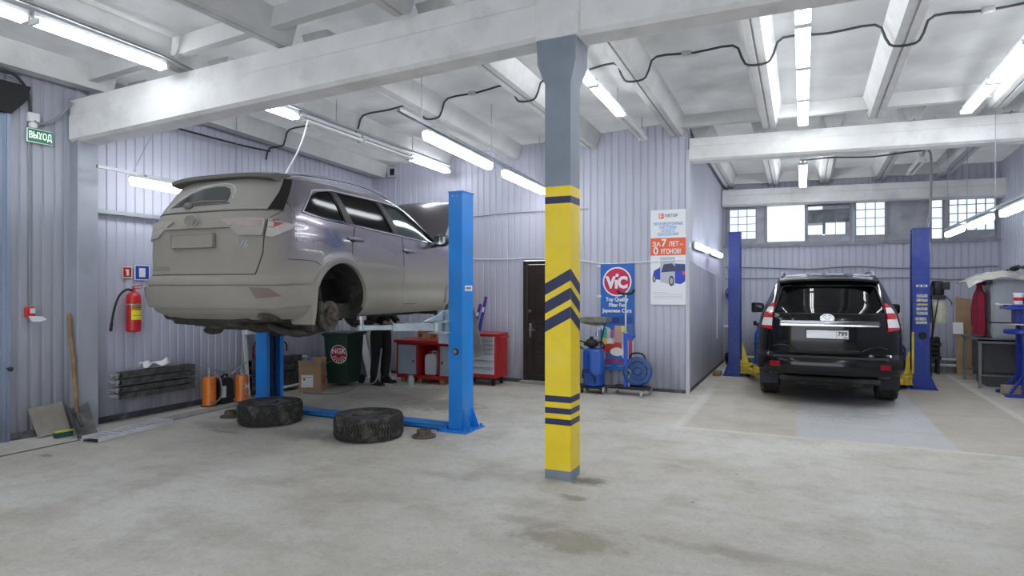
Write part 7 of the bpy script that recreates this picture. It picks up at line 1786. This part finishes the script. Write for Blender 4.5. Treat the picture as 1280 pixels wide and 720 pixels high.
lx0, lx1, ly0, ly1, lz0, lz1 = 2.82, 3.31, 12.62, 13.26, zt+.002, 1.765
mb = MB(); mb.box(lx0, lx1, ly0, ly1, lz0, lz1); mb.build('locker_body', M_LOCK, t, world=True, bevel=.006)
mb = MB(); mb.box(lx0-.012, lx0, ly0+.02, ly1-.02, lz0+.03, lz1-.06); dr = mb.build('door', M_LOCK, t, world=True, bevel=.003)
mb = MB()
for z in (lz0+.12, lz1-.16): mb.cyl((lx0-.014, ly0+.03, z-.04), (lx0-.014, ly0+.03, z+.04), .010, n=8)
mb.cyl((lx0-.012, ly1-.12, 1.3), (lx0-.03, ly1-.12, 1.3), .015, n=10); mb.build('hinge', M_GALV, dr, world=True)
mb = MB(); mb.box(lx0+.03, lx1-.02, ly0-.010, ly0, lz0+.04, lz1-.04); mb.box(lx0+.20, lx0+.206, ly0-.013, ly0-.009, lz0+.05, lz1-.05); mb.build('side_panel', M_LOCK, t, world=True, bevel=.003)
# jacket
t = thing('jacket', 'dark red jacket hanging on the left side of the grey locker', 'jacket', (2.72, 12.85, .85))
M_JACK = mat('dark_red_cloth', (.30,.012,.045), rough=.85, var=.25, vscale=7)
mb = MB()
def jac(a, b):
    # a down the garment, b round it
    z = 1.70-.86*a; hw = (.05+.20*sstep(a, 0, .28)+.03*a); dp = .035+.045*sstep(a, 0, .3)+.018*math.sin(9*b*2*math.pi+4*a)*a
    an = 2*math.pi*b; k = 1+.10*math.sin(5*an+3*a)*sstep(a, .2, .9)
    return Vector((2.705+dp*math.cos(an)*k*.85, 12.92+hw*math.sin(an)*k, z))
mb.grid(jac, 26, 40); bmesh.ops.remove_doubles(mb.bm, verts=mb.bm.verts, dist=1e-4); mb.build('jacket_body', M_JACK, t, world=True)
for y0_, y1_ in ((12.78, 12.70), (13.06, 13.13)):
    mb = MB(); pts = [(2.715, y0_, 1.55), (2.69, (y0_+y1_)/2, 1.38), (2.685, y1_, 1.18), (2.69, y1_+.005, .98)]; n = 10
    mb.tube(pts, .055, n=12, smooth=5); mb.build('sleeve', M_JACK, t, world=True)
mb = MB(); mb.lathe([(.06, 0), (.075, .03), (.055, .05)], (2.73, 12.92, 1.67), n=18); mb.tube([(2.73, 12.92, 1.70), (2.77, 12.93, 1.73), (2.80, 12.94, 1.715)], .006, n=6); mb.build('collar', M_JACK, t, world=True)
# crumpled cover on the locker
mb = MB(); random.seed(9)
def cover(a, b):
    x = 2.46+.86*a; y = 12.42+.95*b
    z = 1.785+.035*abs(math.sin(8*a+3*b))+.03*abs(math.sin(5*b+6*a*b))+.02*math.sin(13*a)*math.sin(11*b)
    if x < 2.80: z -= .30*(2.80-x)
    if y < 12.6: z -= .35*(12.6-y)
    return Vector((x, y, z+.05*math.sin(math.pi*a)))
mb.grid(cover, 26, 26); tag(mb.build('cover_sheet', mat('crumpled_beige_sheet', (.46,.44,.40), rough=.85, var=.35, vscale=7), solid=.006, smooth=25), 'crumpled beige sheet lying on top of the grey locker', 'sheet')
mb = MB(); mb.grid(lambda a, b: Vector((3.08+.22*a, 12.65+.3*b, 1.93+.05*a+.025*math.sin(7*a+4*b)+.02*math.sin(9*b))), 12, 12); tag(mb.build('plastic_bag', M_BLACK, solid=.004, smooth=25), 'black plastic lying on the beige sheet on top of the locker', 'plastic')
cable('wall_cable', 'black cable hanging on the right wall above the locker', [(XR-.03, 12.9, 2.05), (XR-.05, 12.6, 2.02), (XR-.05, 12.35, 2.18), (XR-.04, 12.0, 2.22), (XR-.03, 11.5, 2.20)], .014, M_CABLE)
mb = MB(); mb.prism([(2.62, 14.15, 0), (2.86, 14.12, 0), (2.88, 14.38, 1.42), (2.64, 14.40, 1.45)], (0, .02, 0)); cb = tag(mb.build('cardboard_sheet', M_CARD), 'tall brown cardboard leaning on the far wall behind the red jacket', 'cardboard')
mb = MB(); mb.prism([(2.58, 14.255, .76), (2.74, 14.235, .76), (2.74, 14.275, .98), (2.58, 14.29, .98)], (0, .004, 0)); tag(mb.build('paper', M_LABEL), 'white sheet of paper on the leaning brown cardboard', 'paper')
# ------------------------------------------------------------------ blue press
t = thing('workshop_press', 'dark blue workshop press at the right edge of the picture', 'press', (2.95, 11.8, 0))
M_PR = mat('press_blue', (.015,.04,.33), rough=.3, var=.15, vscale=6, coat=.3)
X, Y = 3.00, 11.75
for dy in (-.14, .14):
    mb = MB(); mb.box(X-.05, X-.01, Y+dy-.04, Y+dy+.04, .05, 1.30); mb.box(X-.01, X+.05, Y+dy-.04, Y+dy-.03, .05, 1.30); mb.box(X-.01, X+.05, Y+dy+.03, Y+dy+.04, .05, 1.30); mb.build('column', M_PR, t, world=True, bevel=.003)
mb = MB(); mb.lathe([(0, 0), (.20, 0), (.22, .02), (.22, .05), (.20, .07), (.06, .08), (.06, .14), (0, .14)], (X-.02, Y, .93), n=36); mb.build('turntable', M_PR, t, world=True)
mb = MB(); mb.lathe([(.13, 0), (.235, 0), (.235, .014), (.13, .014)], (X-.02, Y, 1.075), n=36, closed=True); mb.build('steel_ring', M_ALU, t, world=True)
mb = MB(); mb.box(X-.24, X+.24, Y-.22, Y+.22, 1.30, 1.345); mb.box(X-.20, X+.20, Y-.18, Y+.18, 1.345, 1.37); mb.box(X-.12, X+.15, Y-.10, Y+.10, 1.10, 1.30); mb.build('top_plate', M_PR, t, world=True, bevel=.008)
for dy in (-.24, .24):
    mb = MB(); mb.bar((X-.28, Y+dy, .03), (X+.28, Y+dy, .03), .06, .05); mb.bar((X-.22, Y+dy, .05), (X, Y+dy*.5, .35), .03, .04); mb.build('foot', M_PR, t, world=True, bevel=.004)
mb = MB(); mb.bar((X-.45, Y-.1, 1.10), (X-.05, Y-.1, 1.10), .02, .02); mb.build('lever', M_BLACK, t, world=True)
t = thing('wood_block', 'rough wooden block on the floor under the blue press', 'wood block', (2.90, 11.75, 0))
mb = MB(); mb.box(2.74, 3.10, 11.66, 11.84, .0, .15); mb.build('block', mat('pale_rough_wood', (.36,.30,.24), rough=.85, var=.3, vscale=9), t, world=True, bevel=.01)
t = thing('cup', 'white cup standing on the blue press', 'cup', (2.93, 11.7, 1.37))
mb = MB(); mb.lathe([(0, 0), (.04, 0), (.05, .01), (.062, .17), (.058, .17), (.046, .02), (0, .015)], (2.93, 11.7, 1.373), n=24); mb.lathe([(.064, .15), (.066, .165), (.064, .18)], (2.93, 11.7, 1.373), n=24); mb.build('cup_body', M_WHITE, t, world=True)
mb = MB(); mb.lathe([(.0568, .06), (.0590, .11)], (2.93, 11.7, 1.373), n=24); mb.build('red_mark', M_RED, t, world=True)
t = thing('tray', 'thin white tray lying on the blue press beside the cup', 'tray', (2.83, 11.83, 1.37))
mb = MB(); mb.box(2.70, 2.86, 11.74, 11.94, 1.372, 1.38); mb.box(2.70, 2.706, 11.74, 11.94, 1.38, 1.395); mb.build('tray_body', M_LABEL, t, world=True, bevel=.003)
t = thing('impact_wrench', 'dark power tool lying on the blue press at the right edge', 'power tool', (3.12, 11.75, 1.37))
mb = MB(); mb.cyl((3.02, 11.80, 1.43), (3.24, 11.80, 1.43), .05, n=18); mb.cyl((3.0, 11.80, 1.43), (2.97, 11.80, 1.43), .018, n=10); mb.build('tool_body', M_BLACK, t, world=True)
mb = MB(); mb.bar((3.17, 11.80, 1.43), (3.21, 11.66, 1.40), .045, .05); mb.build('grip', M_GALV, t, world=True, bevel=.01)
# ------------------------------------------------------------------ mechanic standing behind the lifted car
def skin_body(name, verts, edges, radii, m, parent, sub=2, root=0):
    me = bpy.data.meshes.new(name); me.from_pydata([tuple(v) for v in verts], edges, [])
    o = bpy.data.objects.new(name, me); col.objects.link(o)
    md = o.modifiers.new('skin', 'SKIN'); md.use_smooth_shade = True
    for i, r in enumerate(radii):
        s_ = me.skin_vertices[0].data[i]; s_.radius = (r, r) if not hasattr(r, '__len__') else r; s_.use_root = (i == root)
    sb = o.modifiers.new('sub', 'SUBSURF'); sb.levels = sub; sb.render_levels = sub
    dg = bpy.context.evaluated_depsgraph_get(); dg.update()
    nm = bpy.data.meshes.new_from_object(o.evaluated_get(dg)); o.modifiers.clear(); o.data = nm; bpy.data.meshes.remove(me)
    nm.materials.clear(); nm.materials.append(m)
    for p in nm.polygons: p.use_smooth = True
    o.parent = parent
    return o
PX, PY = -6.50, 8.66
per = thing('person', 'person in dark work clothes standing behind the lifted car, only the legs seen', 'person', (PX, PY, 0), R(80))
M_SKIN = mat('skin', (.52,.32,.24), rough=.5); M_DCL = mat('dark_work_cloth', (.010,.010,.013), rough=.85, var=.4, vscale=9); M_HAIR = mat('dark_hair', (.02,.015,.01), rough=.6); M_SHOE = mat('black_shoe', (.012,.012,.012), rough=.4)
# local: x to the person's side, -y the way the person faces; the arms reach up and forward to the car
J = {'pel':(0,0,.96),'wa':(0,.0,1.10),'ch':(0,-.02,1.33),'nk':(0,-.03,1.50),'hd':(0,-.05,1.58),'ht':(0,-.055,1.70),
 'hl':(-.10,0,.92),'kl':(-.12,-.03,.50),'al':(-.13,.02,.09),'hr':(.10,0,.92),'kr':(.13,.0,.50),'ar':(.15,.06,.09),
 'sl':(-.19,-.02,1.42),'el':(-.24,-.05,1.13),'wl':(-.17,-.28,1.06),'sr':(.19,-.02,1.42),'er':(.24,-.05,1.13),'wr':(.14,-.28,1.04)}
K = list(J); ix = {k: i for i, k in enumerate(K)}
E_ = [('pel','wa'),('wa','ch'),('ch','nk'),('nk','hd'),('hd','ht'),('pel','hl'),('hl','kl'),('kl','al'),('pel','hr'),('hr','kr'),('kr','ar'),('ch','sl'),('sl','el'),('el','wl'),('ch','sr'),('sr','er'),('er','wr')]
rad = {'pel':(.15,.12),'wa':(.145,.11),'ch':(.165,.12),'nk':.058,'hd':(.075,.09),'ht':(.065,.075),'hl':.10,'kl':.07,'al':.036,'hr':.10,'kr':.07,'ar':.036,'sl':.065,'el':.047,'wl':.033,'sr':.065,'er':.047,'wr':.033}
verts = [J[k] for k in K]; edges = [(ix[a], ix[b]) for a, b in E_]; radii = [rad[k] for k in K]
# five-fingered hands grown from the wrists, feet from the ankles
for s_, wk in ((-1, 'wl'), (1, 'wr')):
    w_ = Vector(J[wk]); d = Vector((-s_*.2, -.9, -.1)).normalized(); sd_ = Vector((1, 0, 0)); sd_ = (sd_-d*sd_.dot(d)).normalized()
    up_ = sd_.cross(d)
    pm = w_+d*.075; verts.append(pm); radii.append((.036, .018)); pi = len(verts)-1; edges.append((ix[wk], pi))
    for k, L in enumerate((.070, .080, .075, .058)):
        b0 = w_+d*.095+sd_*(.030-.020*k)
        b1 = b0+d*L*.5-up_*.006*s_; b2 = b1+(d*.7-up_*.7*(1 if up_.z > 0 else -1)).normalized()*L*.5
        i0 = len(verts); verts += [b0, b1, b2]; radii += [.0095, .0085, .007]; edges += [(pi, i0), (i0, i0+1), (i0+1, i0+2)]
    b0 = w_+d*.045+sd_*(.040*(-s_)); b1 = b0+(d*.6+sd_*(-s_)*.8).normalized()*.035; b2 = b1+d*.03
    i0 = len(verts); verts += [b0, b1, b2]; radii += [.012, .010, .008]; edges += [(pi, i0), (i0, i0+1), (i0+1, i0+2)]
for ak, dx in (('al', -.02), ('ar', .03)):
    a = Vector(J[ak]); i0 = len(verts); verts += [a+Vector((0, -.02, -.045)), a+Vector((dx, -.16, -.055))]; radii += [.030, (.030, .018)]; edges += [(ix[ak], i0), (i0, i0+1)]
bd = skin_body('body', verts, edges, radii, M_SKIN, per)
# clothes over the body: trousers, jacket; shoes; hair, face
def part_skin(name, keys, ed, grow, m, sub=2, shift=None):
    vs = [Vector(J[k]) for k in keys]; i_ = {k: i for i, k in enumerate(keys)}
    rr = [tuple(q+grow for q in rad[k]) if hasattr(rad[k], '__len__') else rad[k]+grow+(.022 if k in ('al', 'ar') else 0) for k in keys]
    return skin_body(name, vs, [(i_[a], i_[b]) for a, b in ed], rr, m, per, sub)
part_skin('trousers', ['pel','wa','hl','kl','al','hr','kr','ar'], [('pel','wa'),('pel','hl'),('hl','kl'),('kl','al'),('pel','hr'),('hr','kr'),('kr','ar')], .020, M_DCL)
part_skin('jacket', ['wa','pel','ch','sl','el','wl','sr','er','wr'], [('wa','pel'),('wa','ch'),('ch','sl'),('sl','el'),('el','wl'),('ch','sr'),('sr','er'),('er','wr')], .018, M_DCL)
for ak, dx in (('al', -.02), ('ar', .03)):
    a = Vector(J[ak]); mb = MB()
    def shoe(u, v):
        y = a.y+.07-.30*u; w = .048*(1-.35*(2*u-1)**4)*(1 if u < .95 else .8); h = .11*(1-sstep(u, .3, .75))+.055
        an = math.pi*v; return Vector((a.x+dx*u+w*math.cos(an), y, .004+h*math.sin(an)))
    mb.grid(shoe, 14, 12); mb.box(a.x-.045+dx*.5, a.x+.045+dx*.5, a.y-.22, a.y+.07, 0, .022); mb.build('shoe', M_SHOE, per, bevel=0)
mb = MB(); mb.ball((0, -.045, 1.645), (.082, .10, .112), 22, 14)
mb.bm.verts.ensure_lookup_table()
bmesh.ops.delete(mb.bm, geom=[v for v in mb.bm.verts if v.co.y < -.085 and v.co.z < 1.695 or v.co.z < 1.60], context='VERTS'); mb.build('hair', M_HAIR, per)
mb = MB()
mb.ball((0, -.150, 1.625), (.014, .022, .022)); mb.build('nose', M_SKIN, per)
for s_ in (-1, 1):
    mb = MB(); mb.ball((s_*.032, -.128, 1.648), (.013, .010, .009)); mb.build('eye', M_LABEL, per)
    mb = MB(); mb.ball((s_*.083, -.045, 1.635), (.012, .022, .034)); mb.build('ear', M_SKIN, per)
mb = MB(); mb.ball((0, -.135, 1.585), (.024, .010, .006)); mb.build('mouth', mat('lips', (.42,.17,.15), rough=.5), per)
# ------------------------------------------------------------------ camera, daylight outside the windows, output look
cam = bpy.data.cameras.new('camera'); co = bpy.data.objects.new('camera', cam); col.objects.link(co)
cam.sensor_width = 36; cam.lens = F_PX/1280*36; cam.shift_y = (HOR-360)/1280.; cam.clip_start = .05
co.location = (0, 0, CAM_H); co.rotation_euler = (math.pi/2, 0, YAW)
sc = bpy.context.scene; sc.camera = co
w = bpy.data.worlds.new('World'); sc.world = w; w.use_nodes = True
bg = w.node_tree.nodes['Background']; bg.inputs['Color'].default_value = (.86, .92, 1., 1); bg.inputs['Strength'].default_value = 1.7
sc.view_settings.view_transform = 'Standard'; sc.view_settings.look = 'None'; sc.view_settings.gamma = 1.; sc.view_settings.use_curve_mapping = False
sc.view_settings.exposure = EXPOSURE
try:
    sc.cycles.use_denoising = True; sc.cycles.max_bounces = 8; sc.cycles.diffuse_bounces = 4; sc.cycles.glossy_bounces = 4; sc.cycles.transparent_max_bounces = 12; sc.cycles.sample_clamp_indirect = 6.
except Exception: pass
